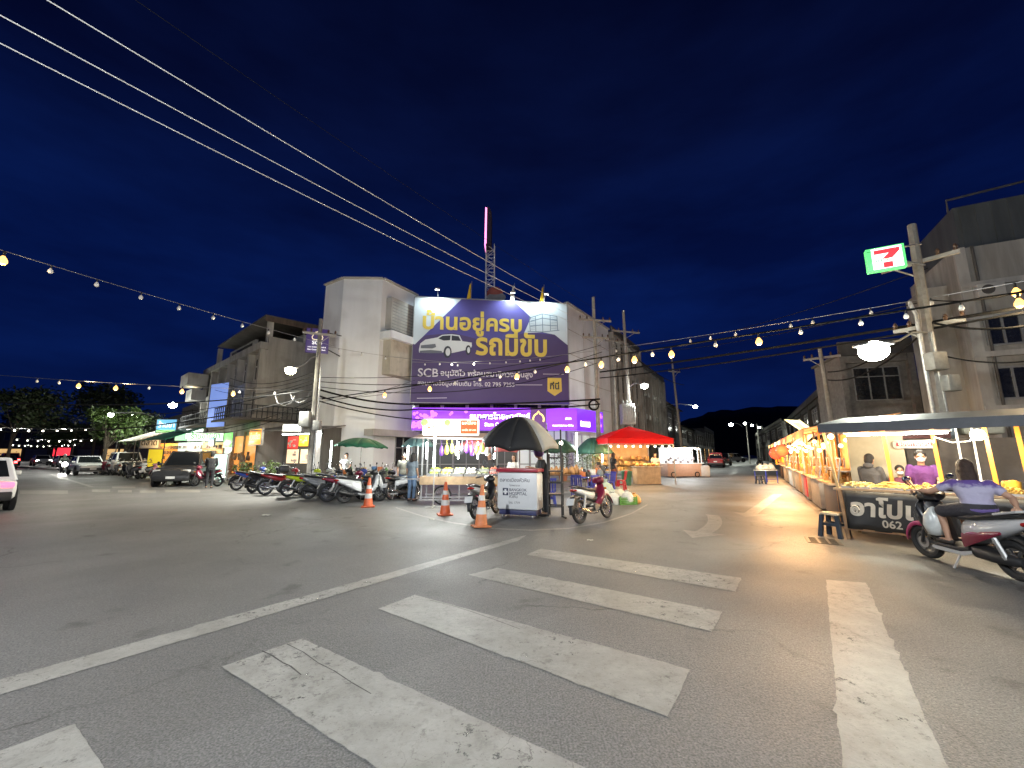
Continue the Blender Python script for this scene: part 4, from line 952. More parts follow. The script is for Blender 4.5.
# ------------------------------------------------------------------ festoon strings
BULBS = {}
def bulb_obj(kind, parent, p, s=1.0):
    if kind not in BULBS:
        q = MB(); q.m = 0; q.cyl((0, 0, -.05), .022, .10, 8); q.m = 1
        q.lathe([(.022, -.10), (.03, -.115), (.062, -.17), (.068, -.215), (.045, -.26), (0, -.275)], 12)
        o = q.build('bulb', [M_BLACK, {'warm': M_WARM, 'white': M_WHITEBULB, 'off': M_UNLIT}[kind]], parent)
        BULBS[kind] = o
    else:
        o = BULBS[kind].copy(); col.objects.link(o); o.parent = parent
    o.location = p; o.scale = (s, s, s); return o
def festoon(label, a, b, sag, marks, r=.012, m=M_WIRE, s=1.0, group='festoon strings', watts=55, every=1):
    a = Vector(a); b = Vector(b); t = thing('string_lights', label, 'string lights', a, 0, group)
    pts = [p - a for p in catenary(a, b, sag, 40)]
    q = MB(); q.tube(pts, r, 5); q.build('cable', m, t)
    kk = 0
    for f_, kind in marks:
        i = f_ * 40; i0 = min(39, int(i)); p = pts[i0].lerp(pts[i0 + 1], i - i0)
        bulb_obj(kind, t, p, s * (1.35 if kind == 'warm' else .85))
        if kind != 'off' and watts:
            kk += 1
            if kk % every == 0: light(t, p + Vector((0, 0, -.36 * s * 1.35)), watts * every, (1, .74, .42) if kind == 'warm' else (1, .97, .88), .06, name='bulb_light')
    return t
def fpx(a, b, pxs):                        # fraction of a-b at which the line crosses a pixel column
    out = []
    for px in pxs:
        k_ = (px - 512) / FPX; lo, hi = 0., 1.
        def g(f_):
            p = Vector(a).lerp(Vector(b), f_); zc = p.y * math.cos(PITCH) + (p.z - CAMH) * math.sin(PITCH); return p.x / zc - k_
        for _ in range(40):
            md = (lo + hi) / 2
            if g(md) < 0: lo = md
            else: hi = md
        out.append((lo + hi) / 2)
    return out
a, b = P(-70, 228, 10.8), P(334, 346, 24.2)
ms_ = [(f_, 'off') for f_ in fpx(a, b, (52, 98, 142, 180, 214, 243, 269, 295, 320))] + [(f_, 'warm') for f_ in fpx(a, b, (5,))]
festoon('upper left string of white unlit bulbs ending on the bank side wall', a, b, .12, ms_, s=1.25)
a2, b2 = P(326, 346, 24.2), P(560, 362, 26)
festoon('thin string of unlit bulbs across the bank front into the billboard', a2, b2, .5, [(f_, 'off') for f_ in fpx(a2, b2, (339, 362, 386, 440, 458))])
a, b = P(322, 399, 23), P(1080, 283, 9.2)
lit = fpx(a, b, (385, 430, 517, 567, 601, 634, 671, 758, 1017)); un = fpx(a, b, (455, 480, 500, 535, 585, 618, 652, 715, 800, 860, 905, 960))
festoon('main string of warm bulbs crossing from the bank to the right corner building', a, b, .05, [(f_, 'warm') for f_ in lit] + [(f_, 'off') for f_ in un], r=.03, m=M_CABLE, s=1.05, watts=120)
a, b = P(412, 362, 25), P(600, 350, 23.5)
festoon('short string of small white bulbs in front of the billboard', a, b, .25, [(f_, 'white') for f_ in fpx(a, b, (452, 474))] + [(f_, 'off') for f_ in fpx(a, b, (425, 490, 506, 520, 530, 540))], s=.9, watts=25)
a, b = P(600, 350, 23.5), P(1075, 272, 10.2)
festoon('thin string of unlit bulbs over the right street, above the warm string', a, b, .12, [(f_, 'off') for f_ in fpx(a, b, (616, 690, 710, 735, 790, 812, 870, 930))] + [(f_, 'warm') for f_ in fpx(a, b, (1014,))], s=1.1)
a, b = P(-40, 372, 21), P(318, 391, 21.5)
festoon('left string of a few warm bulbs ending at the left utility pole', a, b, .15, [(f_, 'warm') for f_ in fpx(a, b, (80, 117, 183))] + [(f_, 'off') for f_ in fpx(a, b, (38, 60, 150, 240, 275))] + [(f_, 'warm') for f_ in fpx(a, b, (234,))], s=1.05, watts=90)
for i, (y, Yd, x0, x1, n_, lb) in enumerate(((426, 40, -20, 122, 10, 'nearest of the three bulb strings over the far left street'), (438, 62, 12, 108, 9, 'middle one of the three bulb strings over the far left street'), (444, 85, 10, 78, 11, 'farthest of the three bulb strings over the far left street'))):
    a, b = P(x0, y, Yd), P(x1, y, Yd)
    festoon(lb, a, b, .3, [((j + .5) / n_, 'white') for j in range(n_)], s=1.25, watts=60, every=3)

# ------------------------------------------------------------------ overhead cables
M_WIRE2 = mat('pale_overhead_wire', (.62, .62, .60), .55, .0, var=.02)
def cable(label, a, b, sag, r=.018, m=None, name='overhead_cable', group='overhead cables'):
    a = Vector(a); t = MB(); t.tube([p - a for p in catenary(a, b, sag, 26)], r, 8)
    o = t.build(name, m or M_CABLE, None, loc=a); return tag(o, label, 'cable', group)
# three pale wires high overhead, from behind the photographer to the arms of the bank pole
top1 = pr1 + Vector((-.7, -.2, 10.3))
for (p0, dz_, lb) in (((64, 0), .0, 'upper of three pale wires crossing the sky to the bank'), ((-5, 2), -.25, 'middle one of three pale wires crossing the sky'), ((-6, 30), -.5, 'lowest of three pale wires crossing the sky')):
    a = Zp(p0[0], p0[1], 9.6 + dz_); e_ = top1 + Vector((dz_ * 1.6, 0, dz_)); a = e_ + (a - e_) * 1.35
    cable(lb, a, e_, .25, .011, M_WIRE2, 'overhead_wire', 'pale overhead wires')
a = Zp(150, 0, 10.5); e_ = pr1 + Vector((.6, -.1, 10.4)); cable('faint thin wire right of the three pale wires', e_ + (a - e_) * 1.3, e_, .3, .006, M_CABLE, 'overhead_wire', 'pale overhead wires')
# black bundles around the left pole and along the bank
cl = [((312, 390), 20.6, (-60, 398), 17, .5, .03), ((312, 396), 20.6, (-40, 430), 19, .7, .03), ((312, 384), 20.6, (120, 413), 34, .6, .025), ((313, 400), 20.6, (150, 428), 33, .9, .02),
      ((314, 403), 20.6, (200, 433), 29, .5, .02), ((314, 388), 20.6, (420, 404), 24.5, .25, .05), ((314, 394), 20.6, (420, 409), 24.5, .35, .04), ((312, 399), 20.6, (512, 414), 25.2, .7, .03),
      ((313, 381), 20.6, (602, 352), 25.2, .9, .02), ((313, 386), 20.6, (600, 362), 25.2, 1.0, .018), ((313, 377), 20.6, (601, 345), 25.2, .7, .016), ((418, 404), 24.5, (600, 399), 25.2, .12, .05),
      ((418, 409), 24.5, (600, 404), 25.2, .2, .04), ((313, 372), 20.6, (230, 378), 27, .5, .014), ((313, 376), 20.6, (222, 383), 28, .5, .014), ((313, 380), 20.6, (215, 390), 29, .5, .014), ((316, 398), 20.6, (415, 388), 25, .2, .012), ((316, 402), 20.6, (415, 380), 25, .2, .012)]
CL = ['black cable sagging from the left pole to the near left street', 'lower black cable running left over the parked bikes', 'black cable from the left pole to the dark far shops', 'black cable dipping towards the blue lit sign', 'short black cable to the green lit sign', 'thick black cable bundle across the bank side wall', 'second thick cable bundle under the first on the bank wall', 'loose black cable hanging before the bank fascia', 'thin cable from the left pole past the billboard top', 'thin cable crossing the billboard letters', 'thinnest cable crossing the billboard pickup picture', 'thick cable bundle under the billboard', 'lower cable bundle right above the purple fascia', 'upper thin cable on the blank grey wall', 'middle thin cable on the blank grey wall', 'lower thin cable on the blank grey wall', 'thin cable on the recessed bank wall', 'thin rising cable on the recessed bank wall']
for lb, (p0, y0, p1_, y1, sg_, r_) in zip(CL, cl): cable(lb, P(*p0, y0), P(*p1_, y1), sg_, r_)
cr = [((600, 372), 25.3, (1090, 296), 9.0, .10, .045, 'thick black cable bundle under the main warm string'), ((600, 378), 25.3, (1090, 300), 9.0, .2, .03, 'second black bundle just under the main warm string'), ((618, 352), 33, (930, 300), 11.3, .5, .014, 'thin cable to the near right pole top'), ((620, 345), 30, (928, 268), 11.3, .7, .012, 'thin cable rising to the store sign pole'), ((930, 300), 11.3, (1080, 268), 9, .3, .016, 'thin cable over the concrete corner wall, upper'), ((930, 322), 11.3, (1080, 312), 9, .3, .03, 'thick cable over the concrete corner wall'), ((930, 352), 11.3, (1080, 350), 9, .3, .02, 'lower cable over the concrete corner wall'), ((930, 318), 11.3, (828, 372), 21, .4, .03, 'black cable from the near pole to the leaning pole'), ((930, 326), 11.3, (828, 380), 21, .5, .03, 'lower black cable from the near pole to the leaning pole'),
      ((636, 345), 30, (683, 365), 41, .4, .014, 'thin cable between the poles over the red tent'), ((636, 358), 30, (684, 385), 41, .4, .03, 'black cable between the poles over the red tent')]
for p0, y0, p1_, y1, sg_, r_, lb in cr: cable(lb, P(*p0, y0), P(*p1_, y1), sg_, r_)
t = MB(); o0 = P(594, 405, 24.6)
for i in range(4): t.torus((0, i * .03, 0), .26 + .02 * i, .02, 'Y', 20, 6)
tag(t.build('cable_coil', M_CABLE, None, loc=o0), 'round coil of spare black cable hanging before the fascia end', 'cable')
for x_, y_, lb in ((300, 393, 'loop of grey wire left of the street lamp pole'), (285, 396, 'smaller loop of grey wire on the blank wall side')):
    o0 = P(x_, y_, 20.8); t = MB(); t.tube([(-.5, 0, 0), (-.35, 0, -.35), (0, 0, -.5), (.35, 0, -.35), (.5, 0, 0)], .014, 5); tag(t.build('wire_loop', M_WIRE, None, loc=o0), lb, 'cable')

# ------------------------------------------------------------------ trees
def leafcloud(q, blobs, n, sz, rr):
    for _ in range(n):
        c, r_ = rr.choice(blobs)
        d = Vector((rr.gauss(0, 1), rr.gauss(0, 1), rr.gauss(0, 1))); d.normalize()
        p = Vector(c) + Vector((d.x * r_[0], d.y * r_[1], d.z * r_[2])) * (rr.random() ** .45)
        u = Vector((rr.gauss(0, 1), rr.gauss(0, 1), rr.gauss(0, .6))).normalized(); v = u.orthogonal().normalized(); s_ = sz * rr.uniform(.6, 1.3)
        q.add([p - u * s_, p + v * s_ * .4, p + u * s_, p - v * s_ * .4], [[0, 1, 2, 3]])
def tree(name, label, base, h, cr, n, sz, c, seed, trunk=.16, group=None, squash=.8):
    rr = random.Random(seed); t = thing(name, label, 'tree', base, 0, group)
    q = MB(); q.tube([(0, 0, -.1), (.05, .02, h * .3), (.12, 0, h * .55), (.1, .05, h * .85)], [trunk, trunk * .8, trunk * .55, trunk * .15], 8)
    blobs = []
    for i in range(9):
        a = rr.uniform(0, 6.28); d = rr.uniform(.25, .75) * cr; z = h * rr.uniform(.55, .92); p = (math.cos(a) * d, math.sin(a) * d, z)
        q.tube([(.1, 0, h * rr.uniform(.3, .5)), (p[0] * .5, p[1] * .5, z * .8), p], [trunk * .45, trunk * .3, trunk * .08], 6)
        r_ = cr * rr.uniform(.3, .5); blobs.append((p, (r_, r_, r_ * squash)))
    blobs.append(((0, 0, h * .8), (cr * .5, cr * .5, h * .2)))
    q.build('trunk', mat('bark', (.09, .07, .05), .9, var=.4, scale=6, bump=.4), t)
    q = MB(); leafcloud(q, blobs, n, sz, rr); q.build('crown', c, t, smooth=0, recalc=False); return t
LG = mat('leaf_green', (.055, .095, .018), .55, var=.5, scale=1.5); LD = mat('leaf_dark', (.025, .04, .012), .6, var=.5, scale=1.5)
def gp_(px, Yd): p = P(px, HORIZ, Yd); return (p.x, Yd, 0)
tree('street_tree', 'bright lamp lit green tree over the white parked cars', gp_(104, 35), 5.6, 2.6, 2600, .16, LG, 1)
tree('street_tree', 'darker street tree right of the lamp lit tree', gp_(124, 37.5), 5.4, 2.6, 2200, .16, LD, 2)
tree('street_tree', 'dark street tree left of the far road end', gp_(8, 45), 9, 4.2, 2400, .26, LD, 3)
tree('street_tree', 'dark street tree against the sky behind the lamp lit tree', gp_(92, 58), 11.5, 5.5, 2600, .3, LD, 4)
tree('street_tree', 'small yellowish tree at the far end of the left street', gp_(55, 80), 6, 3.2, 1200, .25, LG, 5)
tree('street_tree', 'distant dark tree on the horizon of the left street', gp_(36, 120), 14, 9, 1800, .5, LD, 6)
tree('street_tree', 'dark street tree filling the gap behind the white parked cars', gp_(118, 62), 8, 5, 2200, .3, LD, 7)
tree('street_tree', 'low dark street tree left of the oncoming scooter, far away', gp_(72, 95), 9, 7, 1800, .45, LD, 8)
p = P(111, 414, 32.6); lamp('added street lamp brightening the green tree by the white parked cars', p, R(170), 200, p + Vector((2.4, 1.2, -.1)), size=.8, spill=.5)  # lamp added as a fill light for the tree crown
# potted bushes at the bank door
def bush(label, base, h, r_, c, seed):
    rr = random.Random(seed); t = thing('potted_shrub', label, 'plant', base, 0, 'potted shrubs at the bank door')
    q = MB(); q.lathe([(0, 0), (.2, 0), (.28, .42), (.31, .45), (.25, .45), (.22, .38)], 14); q.build('pot', mat('clay_pot', (.28, .12, .07), .8), t)
    q = MB(); q.tube([(0, 0, .3), (.03, 0, h * .6)], .03, 6); q.build('stem', mat('bark', (.09, .07, .05), .9), t)
    q = MB(); leafcloud(q, [((0, 0, h * .62), (r_, r_, h * .36))], 420, .07, rr); q.build('foliage', c, t, smooth=0, recalc=False)
bush('broad potted shrub left of the bright tube lamp', (P(563, 470, 23.6).x, 23.6, .12), 2.4, .9, LG, 11)
bush('potted shrub right of the bright tube lamp', (P(587, 470, 24).x, 24, .12), 2.1, .8, LG, 12)
bush('low potted shrub behind the parked blue motorbike', (-12.6, 21.8, .0), 1.3, .6, LG, 13)
bush('low potted shrub beside the lit menu board', (-14.6, 22.9, .0), 1.2, .6, LG, 14)
# ------------------------------------------------------------------ motorbikes
PLAST = mat('black_plastic', (.022, .022, .023), .45, var=.2)
CHROME = mat('chrome', (.55, .55, .56), .18, 1.0, var=.1)
ENG = mat('engine_alloy', (.16, .16, .16), .45, .7, var=.3)
SEATM = mat('black_vinyl_seat', (.02, .02, .02), .5, var=.25, scale=9, bump=.1)
REDL = mat('red_lens', (.35, .012, .01), .2, spec=.7)
CLEARL = mat('clear_lens', (.5, .5, .48), .12, spec=.8)
PLATE = mat('number_plate_white', (.6, .6, .58), .4, var=.08)
def paint(n, c): return mat('paint_' + n, c, .28, var=.06, coat=.6)
PW = paint('white', (.68, .68, .66)); PRED = paint('red', (.30, .015, .02)); PBLUE = paint('blue', (.035, .07, .32)); PBLK = paint('black', (.015, .015, .016)); PBLK2 = mat('paint_car_black', (.02, .02, .021), .42, var=.06, coat=.15)
PLIME = paint('lime', (.48, .60, .02)); PSIL = paint('silver', (.42, .42, .42)); PMAR = paint('maroon', (.17, .012, .035)); PMAG = paint('magenta', (.30, .015, .09)); PPNK = paint('pink', (.55, .25, .28)); PGREY = paint('grey', (.16, .165, .17))
def wheel(root, x, r, tr, name, spokes=5, w=None):
    q = MB(); q.torus((0, 0, 0), r - tr, tr, 'Y', 32, 10); o = q.build('wheel', M_BLACK, root, loc=(x, 0, r))
    q = MB(); q.torus((0, 0, 0), r - 2 * tr, .014, 'Y', 28, 6); q.cyl((0, 0, 0), .045, .12, 14, axis='Y')
    for i in range(spokes):
        a = 2 * math.pi * i / spokes
        for s_ in ((-.025, .025) if spokes > 6 else (0,)):
            q.bar((.04 * math.cos(a), s_, .04 * math.sin(a)), ((r - 2 * tr) * math.cos(a + (.25 if spokes > 6 else 0)), 0, (r - 2 * tr) * math.sin(a + (.25 if spokes > 6 else 0))), .008 if spokes > 6 else .028, .01 if spokes > 6 else .03)
    q.build('rim', CHROME if spokes > 6 else ENG, o)
    q = MB(); q.cyl((0, .055, 0), .085, .008, 18, axis='Y'); q.build('brake_disc', M_STEEL, o)
    return o
def arcstrip(q, cx, cz, r, a0, a1, w, th=.012, n=12, drop=.04):
    pts = []
    for i in range(n + 1):
        a = R(a0 + (a1 - a0) * i / n); c, s_ = math.cos(a), math.sin(a)
        pts.append([(cx + (r - drop) * c, -w, cz + (r - drop) * s_), (cx + r * c, -w * .6, cz + r * s_), (cx + r * c, w * .6, cz + r * s_), (cx + (r - drop) * c, w, cz + (r - drop) * s_)])
    vs = [v for p in pts for v in p]; fs = []
    for i in range(n):
        for j in range(3): fs.append([i * 4 + j, i * 4 + j + 1, i * 4 + j + 5, i * 4 + j + 4])
    q.add(vs, fs)
def bike_common(t, bars=(.40, 1.02), wide=.33):
    bx_, bz_ = bars
    q = MB(); q.tube([(bx_ - .12, -wide, bz_), (bx_ - .02, -.17, bz_ + .03), (bx_, 0, bz_ - .02), (bx_ - .02, .17, bz_ + .03), (bx_ - .12, wide, bz_)], .013, 8); q.build('handlebar', CHROME, t)
    for s_ in (-1, 1):
        q = MB(); q.tube([(bx_ - .06, s_ * .23, bz_ + .02), (bx_ - .125, s_ * (wide + .02), bz_)], .019, 10); q.tube([(bx_ - .0, s_ * .2, bz_ + .01), (bx_ - .04, s_ * .33, bz_ - .01)], .007, 6); q.build('grip', PLAST, t)
        q = MB(); q.tube([(bx_ - .02, s_ * .19, bz_ + .03), (bx_ - .0, s_ * .24, bz_ + .13), (bx_ - .02, s_ * .30, bz_ + .20)], .007, 6)
        q.ball((bx_ - .03, s_ * .33, bz_ + .225), (.018, .065, .042), 12, 8); m_ = q.build('mirror', PLAST, t)
        q = MB(); q.ball((bx_ - .043, s_ * .33, bz_ + .225), (.008, .056, .034), 12, 6); q.build('mirror_glass', CHROME, m_)
def make_underbone(label):
    t = thing('motorbike', label, 'motorbike', (0, 0, 0), 0, 'parked motorbikes')
    wheel(t, .62, .285, .036, 'front', 16); wheel(t, -.60, .285, .042, 'rear', 16)
    q = MB()
    for s_ in (-1, 1): q.tube([(.62, s_ * .075, .285), (.53, s_ * .075, .56), (.45, s_ * .06, .80)], [.02, .022, .025], 8)
    q.build('fork', M_STEEL, t)
    q = MB(); arcstrip(q, .62, .285, .325, 10, 165, .055); q.build('front_fender', PRED, t, solid=.008)
    bike_common(t, (.38, 1.0))
    q = MB(); q.loft([(.27, 0, .93, .06, .05), (.34, 0, .95, .15, .08), (.42, 0, .95, .16, .09), (.50, 0, .92, .12, .075), (.54, 0, .90, .05, .04)], 16); q.build('headlight_cowl', PRED, t)
    q = MB(); q.ball((.515, 0, .915), (.045, .10, .055), 14, 8); q.build('headlight', CLEARL, t)
    q = MB(); q.loft([(.12, 0, .40, .06, .07), (.22, 0, .46, .13, .12), (.30, 0, .55, .17, .16), (.38, 0, .66, .175, .17), (.44, 0, .78, .12, .11), (.47, 0, .86, .06, .05)], 16, 2.2); q.build('leg_shield', PRED, t)
    for s_ in (-1, 1):
        q = MB(); q.ball((.50, s_ * .12, .74), (.035, .04, .03), 10, 6); q.build('indicator', mat('amber_lens', (.55, .2, .02), .25), t)
    q = MB(); q.loft([(.36, 0, .72, .045, .05), (.20, 0, .52, .05, .05), (.05, 0, .50, .06, .06), (-.25, 0, .58, .07, .06)], 12); q.build('frame', PLAST, t)
    q = MB(); q.loft([(.26, 0, .34, .06, .05), (.16, 0, .34, .075, .07), (.05, 0, .33, .10, .10), (-.12, 0, .33, .11, .11), (-.22, 0, .33, .07, .07)], 14, 3); q.cyl((-.05, .13, .32), .09, .05, 18, axis='Y'); q.cyl((-.05, -.13, .32), .085, .05, 18, axis='Y'); q.build('engine', ENG, t)
    q = MB(); q.loft([(.14, 0, .70, .05, .03), (.08, 0, .73, .10, .045), (-.15, 0, .74, .125, .05), (-.38, 0, .78, .12, .05), (-.60, 0, .81, .10, .04), (-.70, 0, .81, .06, .025)], 16); q.build('seat', SEATM, t)
    q = MB(); q.loft([(.10, 0, .62, .05, .07), (-.05, 0, .60, .10, .10), (-.30, 0, .65, .125, .10), (-.52, 0, .71, .12, .075), (-.72, 0, .76, .07, .045), (-.78, 0, .77, .04, .025)], 16, 2.4); q.build('tail_body', PRED, t)
    q = MB(); q.loft([(-.70, 0, .755, .085, .03), (-.78, 0, .765, .08, .035), (-.81, 0, .765, .05, .02)], 12); q.build('tail_light', REDL, t)
    q = MB(); arcstrip(q, -.60, .285, .34, 60, 190, .06); q.prism([(-.70, .66), (-.80, .62), (-.93, .40), (-.89, .39)], (0, .12, 0), o=(0, -.06, 0)); q.build('rear_fender', PLAST, t, solid=.008)
    q = MB(); q.box((-.905, 0, .51), (.008, .21, .16), ry=R(28)); q.build('number_plate', PLATE, t, smooth=0)
    q = MB(); q.tube([(.10, -.10, .30), (.0, -.13, .20), (-.2, -.15, .19), (-.3, -.155, .22)], .018, 8); q.tube([(-.3, -.155, .22), (-.36, -.16, .235), (-.78, -.165, .35), (-.80, -.165, .355)], [.03, .045, .045, .03], 12); q.build('exhaust', CHROME, t)
    q = MB()
    for s_ in (-1, 1): q.bar((-.12, s_ * .09, .33), (-.62, s_ * .09, .285), .03, .05); q.tube([(-.55, s_ * .115, .31), (-.42, s_ * .115, .62)], .028, 8)
    q.bar((-.1, .11, .34), (-.6, .11, .30), .03, .09); q.build('swingarm', M_STEEL, t)
    q = MB(); q.bar((.02, -.24, .26), (.02, .24, .26), .03); q.tube([(.0, .14, .27), (-.06, .24, .02)], .012, 6); q.bar((-.25, -.2, .36), (-.25, .2, .36), .03); q.build('footrest', PLAST, t)
    q = MB(); q.tube([(-.45, -.12, .80), (-.72, -.11, .86), (-.80, 0, .87), (-.72, .11, .86), (-.45, .12, .80)], .012, 6); q.build('grab_rail', CHROME, t)
    return t
def make_scooter(label):
    t = thing('scooter', label, 'scooter', (0, 0, 0), 0, 'parked scooters')
    wheel(t, .62, .255, .048, 'front', 6); wheel(t, -.58, .255, .052, 'rear', 6)
    q = MB()
    for s_ in (-1, 1): q.tube([(.62, s_ * .075, .255), (.53, s_ * .07, .52), (.49, s_ * .06, .62)], [.02, .022, .022], 8)
    q.build('fork', PLAST, t)
    q = MB(); arcstrip(q, .62, .255, .305, -5, 170, .075, drop=.06); q.build('front_fender', PRED, t, solid=.008)
    bike_common(t, (.40, 1.02))
    q = MB(); q.loft([(.27, 0, .96, .07, .05), (.33, 0, .98, .17, .075), (.42, 0, .98, .18, .085), (.49, 0, .955, .14, .07), (.53, 0, .94, .05, .03)], 16); q.build('handlebar_cowl', PLAST, t)
    q = MB(); q.loft([(.565, 0, .70, .05, .06), (.55, 0, .72, .11, .12), (.52, 0, .73, .16, .18)], 14); q.build('headlight', CLEARL, t)
    q = MB(); q.loft([(.24, 0, .34, .13, .05), (.33, 0, .42, .17, .13), (.42, 0, .58, .20, .24), (.49, 0, .70, .19, .22), (.53, 0, .76, .12, .13), (.55, 0, .80, .05, .05)], 18, 2.4); q.build('front_apron', PRED, t)
    q = MB(); q.loft([(.23, 0, .40, .11, .07), (.30, 0, .56, .15, .18), (.37, 0, .72, .165, .20), (.43, 0, .86, .10, .09)], 16, 2.6); q.build('inner_leg_shield', PLAST, t)
    q = MB(); q.loft([(.38, 0, .30, .10, .04), (.30, 0, .285, .16, .05), (-.02, 0, .28, .17, .045), (-.14, 0, .30, .15, .05)], 14, 4); q.build('floorboard', PLAST, t)
    for s_ in (-1, 1):
        q = MB(); q.prism([(.36, .245), (.30, .225), (-.10, .215), (-.20, .26), (-.20, .30), (-.05, .262), (.34, .275)], (0, s_ * .012, 0), o=(0, s_ * .172, 0)); q.build('sill_trim', PSIL, t)
    q = MB(); q.loft([(-.06, 0, .50, .11, .17), (-.14, 0, .53, .16, .19), (-.35, 0, .58, .18, .16), (-.60, 0, .66, .16, .11), (-.82, 0, .74, .09, .06), (-.90, 0, .77, .05, .03)], 18, 2.4); q.build('tail_body', PSIL, t)
    for s_ in (-1, 1):
        q = MB(); q.loft([(-.08, s_ * .13, .42, .02, .10), (-.22, s_ * .165, .47, .022, .09), (-.45, s_ * .17, .55, .02, .05), (-.60, s_ * .155, .60, .015, .02)], 10, 2.2); q.build('lower_panel', PRED, t)
    q = MB(); q.loft([(.0, 0, .70, .06, .03), (-.06, 0, .725, .12, .05), (-.30, 0, .755, .15, .055), (-.50, 0, .80, .14, .05), (-.72, 0, .84, .10, .035), (-.78, 0, .84, .06, .02)], 16); q.build('seat', SEATM, t)
    q = MB(); q.loft([(-.80, 0, .735, .10, .045), (-.90, 0, .75, .085, .04), (-.93, 0, .755, .05, .02)], 12); q.build('tail_light', REDL, t)
    q = MB(); q.loft([(-.10, .0, .30, .09, .07), (-.20, .04, .29, .12, .09), (-.42, .07, .27, .09, .08), (-.66, .09, .26, .06, .06), (-.72, .09, .26, .03, .04)], 14, 3); q.build('engine', PLAST, t)
    q = MB(); arcstrip(q, -.58, .255, .32, 40, 190, .07); q.prism([(-.78, .66), (-.86, .62), (-.99, .36), (-.95, .35)], (0, .13, 0), o=(0, -.065, 0)); q.build('rear_fender', PLAST, t, solid=.008)
    q = MB(); q.box((-.975, 0, .50), (.008, .21, .16), ry=R(26)); q.build('number_plate', PLATE, t, smooth=0)
    q = MB(); q.tube([(-.05, -.10, .24), (-.3, -.14, .21)], .02, 8); q.tube([(-.3, -.14, .21), (-.36, -.17, .25), (-.80, -.18, .36), (-.83, -.18, .37)], [.03, .055, .058, .035], 12); q.build('exhaust', PLAST, t)
    q = MB(); q.tube([(-.58, .13, .27), (-.48, .14, .56)], [.03, .03], 8); q.build('shock_absorber', M_STEEL, t)
    q = MB(); q.tube([(-.02, .14, .24), (.04, .23, .02)], .013, 6); q.build('side_stand', M_STEEL, t)
    q = MB(); q.tube([(-.55, -.13, .83), (-.80, -.11, .89), (-.86, 0, .90), (-.80, .11, .89), (-.55, .13, .83)], .015, 8); q.build('grab_rail', PSIL, t)
    return t
def repaint(root, m, parts):
    for c in root.children_recursive:
        if c.name.split('.')[0] in parts:
            c.material_slots[0].link = 'OBJECT'; c.material_slots[0].material = m
UB, SC = {}, {}
PROTO_U = make_underbone('white and red underbone motorbike parked right of the white kiosk')
PROTO_S = make_scooter('silver and magenta scooter with a woman on it beside the snack stall')
UPAINT = ('front_fender', 'headlight_cowl', 'leg_shield', 'tail_body'); SPAINT = ('front_fender', 'front_apron', 'lower_panel', 'tail_body')
def place(root, pos, hd, label=None, cols=None, group=None, lean=-7):
    root.location = (pos[0], pos[1], .002); root.rotation_euler = (R(lean), 0, R(hd))
    if label: root['label'] = label
    if group: root['group'] = group
    for parts, m in (cols or {}).items(): repaint(root, m, parts.split('+'))
    return root
def copy_u(): return dup(PROTO_U)
def copy_s(): return dup(PROTO_S)
place(PROTO_U, (2.0, 10.35), 47, cols={'tail_body': PW, 'headlight_cowl': PMAR, 'leg_shield': PMAR, 'front_fender': PMAR})
pu = lambda px, py: G(px, py)
place(copy_u(), (-.66, 11.1), 68, 'dark motorbike with a white plate parked left behind the white kiosk', {'tail_body+front_fender': PW, 'headlight_cowl+leg_shield': PBLK})
place(copy_u(), pu(206, 486.5), 176, 'dark red motorbike the man in black stands at', {'+'.join(UPAINT): PMAR})
place(copy_u(), pu(250, 490.5), 6, 'blue motorbike parked side on before the railing', {'+'.join(UPAINT): PBLUE})
place(copy_s(), pu(266, 493.0), 2, 'black scooter parked side on, half covering a blue motorbike', {'+'.join(SPAINT): PBLK})
a = place(copy_u(), pu(305, 496), 38, 'lime green motorbike with a black top box', {'+'.join(UPAINT): PLIME})
q = MB(); q.bbox((-.78, 0, 1.04), (.36, .38, .28), .07); q.build('top_box', PLAST, a)
place(copy_s(), pu(326, 498.5), 30, 'grey scooter parked against the lime green motorbike', {'+'.join(SPAINT): PGREY})
place(copy_u(), pu(346, 501), 34, 'dark red motorbike second left of the far traffic cone', {'+'.join(UPAINT): PMAR})
place(copy_s(), pu(362, 502), 38, 'white scooter just behind the far traffic cone', {'+'.join(SPAINT): PW})
place(copy_u(), pu(380, 499), 32, 'black motorbike between two white ones near the green umbrella', {'+'.join(UPAINT): PBLK})
place(copy_s(), pu(392, 499.5), 205, 'white scooter with its front wheel turned towards the crossing', {'front_fender+front_apron+tail_body': PW, 'lower_panel': PBLK})
place(copy_u(), pu(161, 480), 168, 'pale pink motorbike left of the black car', {'+'.join(UPAINT): PPNK})
place(copy_s(), pu(141, 478), 150, 'dark scooter under the lit shop awnings', {'+'.join(SPAINT): PBLK})
place(copy_u(), pu(127, 477), 150, 'black motorbike next to the white parked cars', {'+'.join(UPAINT): PBLK})
place(copy_u(), pu(116, 475.5), 150, 'silver motorbike partly hiding a white parked car', {'+'.join(UPAINT): PSIL})
place(copy_u(), pu(148, 479), 160, 'white motorbike beside the yellow banner', {'+'.join(UPAINT): PW})
place(copy_s(), pu(703, 467), 70, 'pale scooter parked right behind the glass food cart', {'+'.join(SPAINT): PSIL})
place(copy_u(), pu(760, 466), -100, 'dark motorbike far down the stall side of the right street', {'+'.join(UPAINT): PBLK})
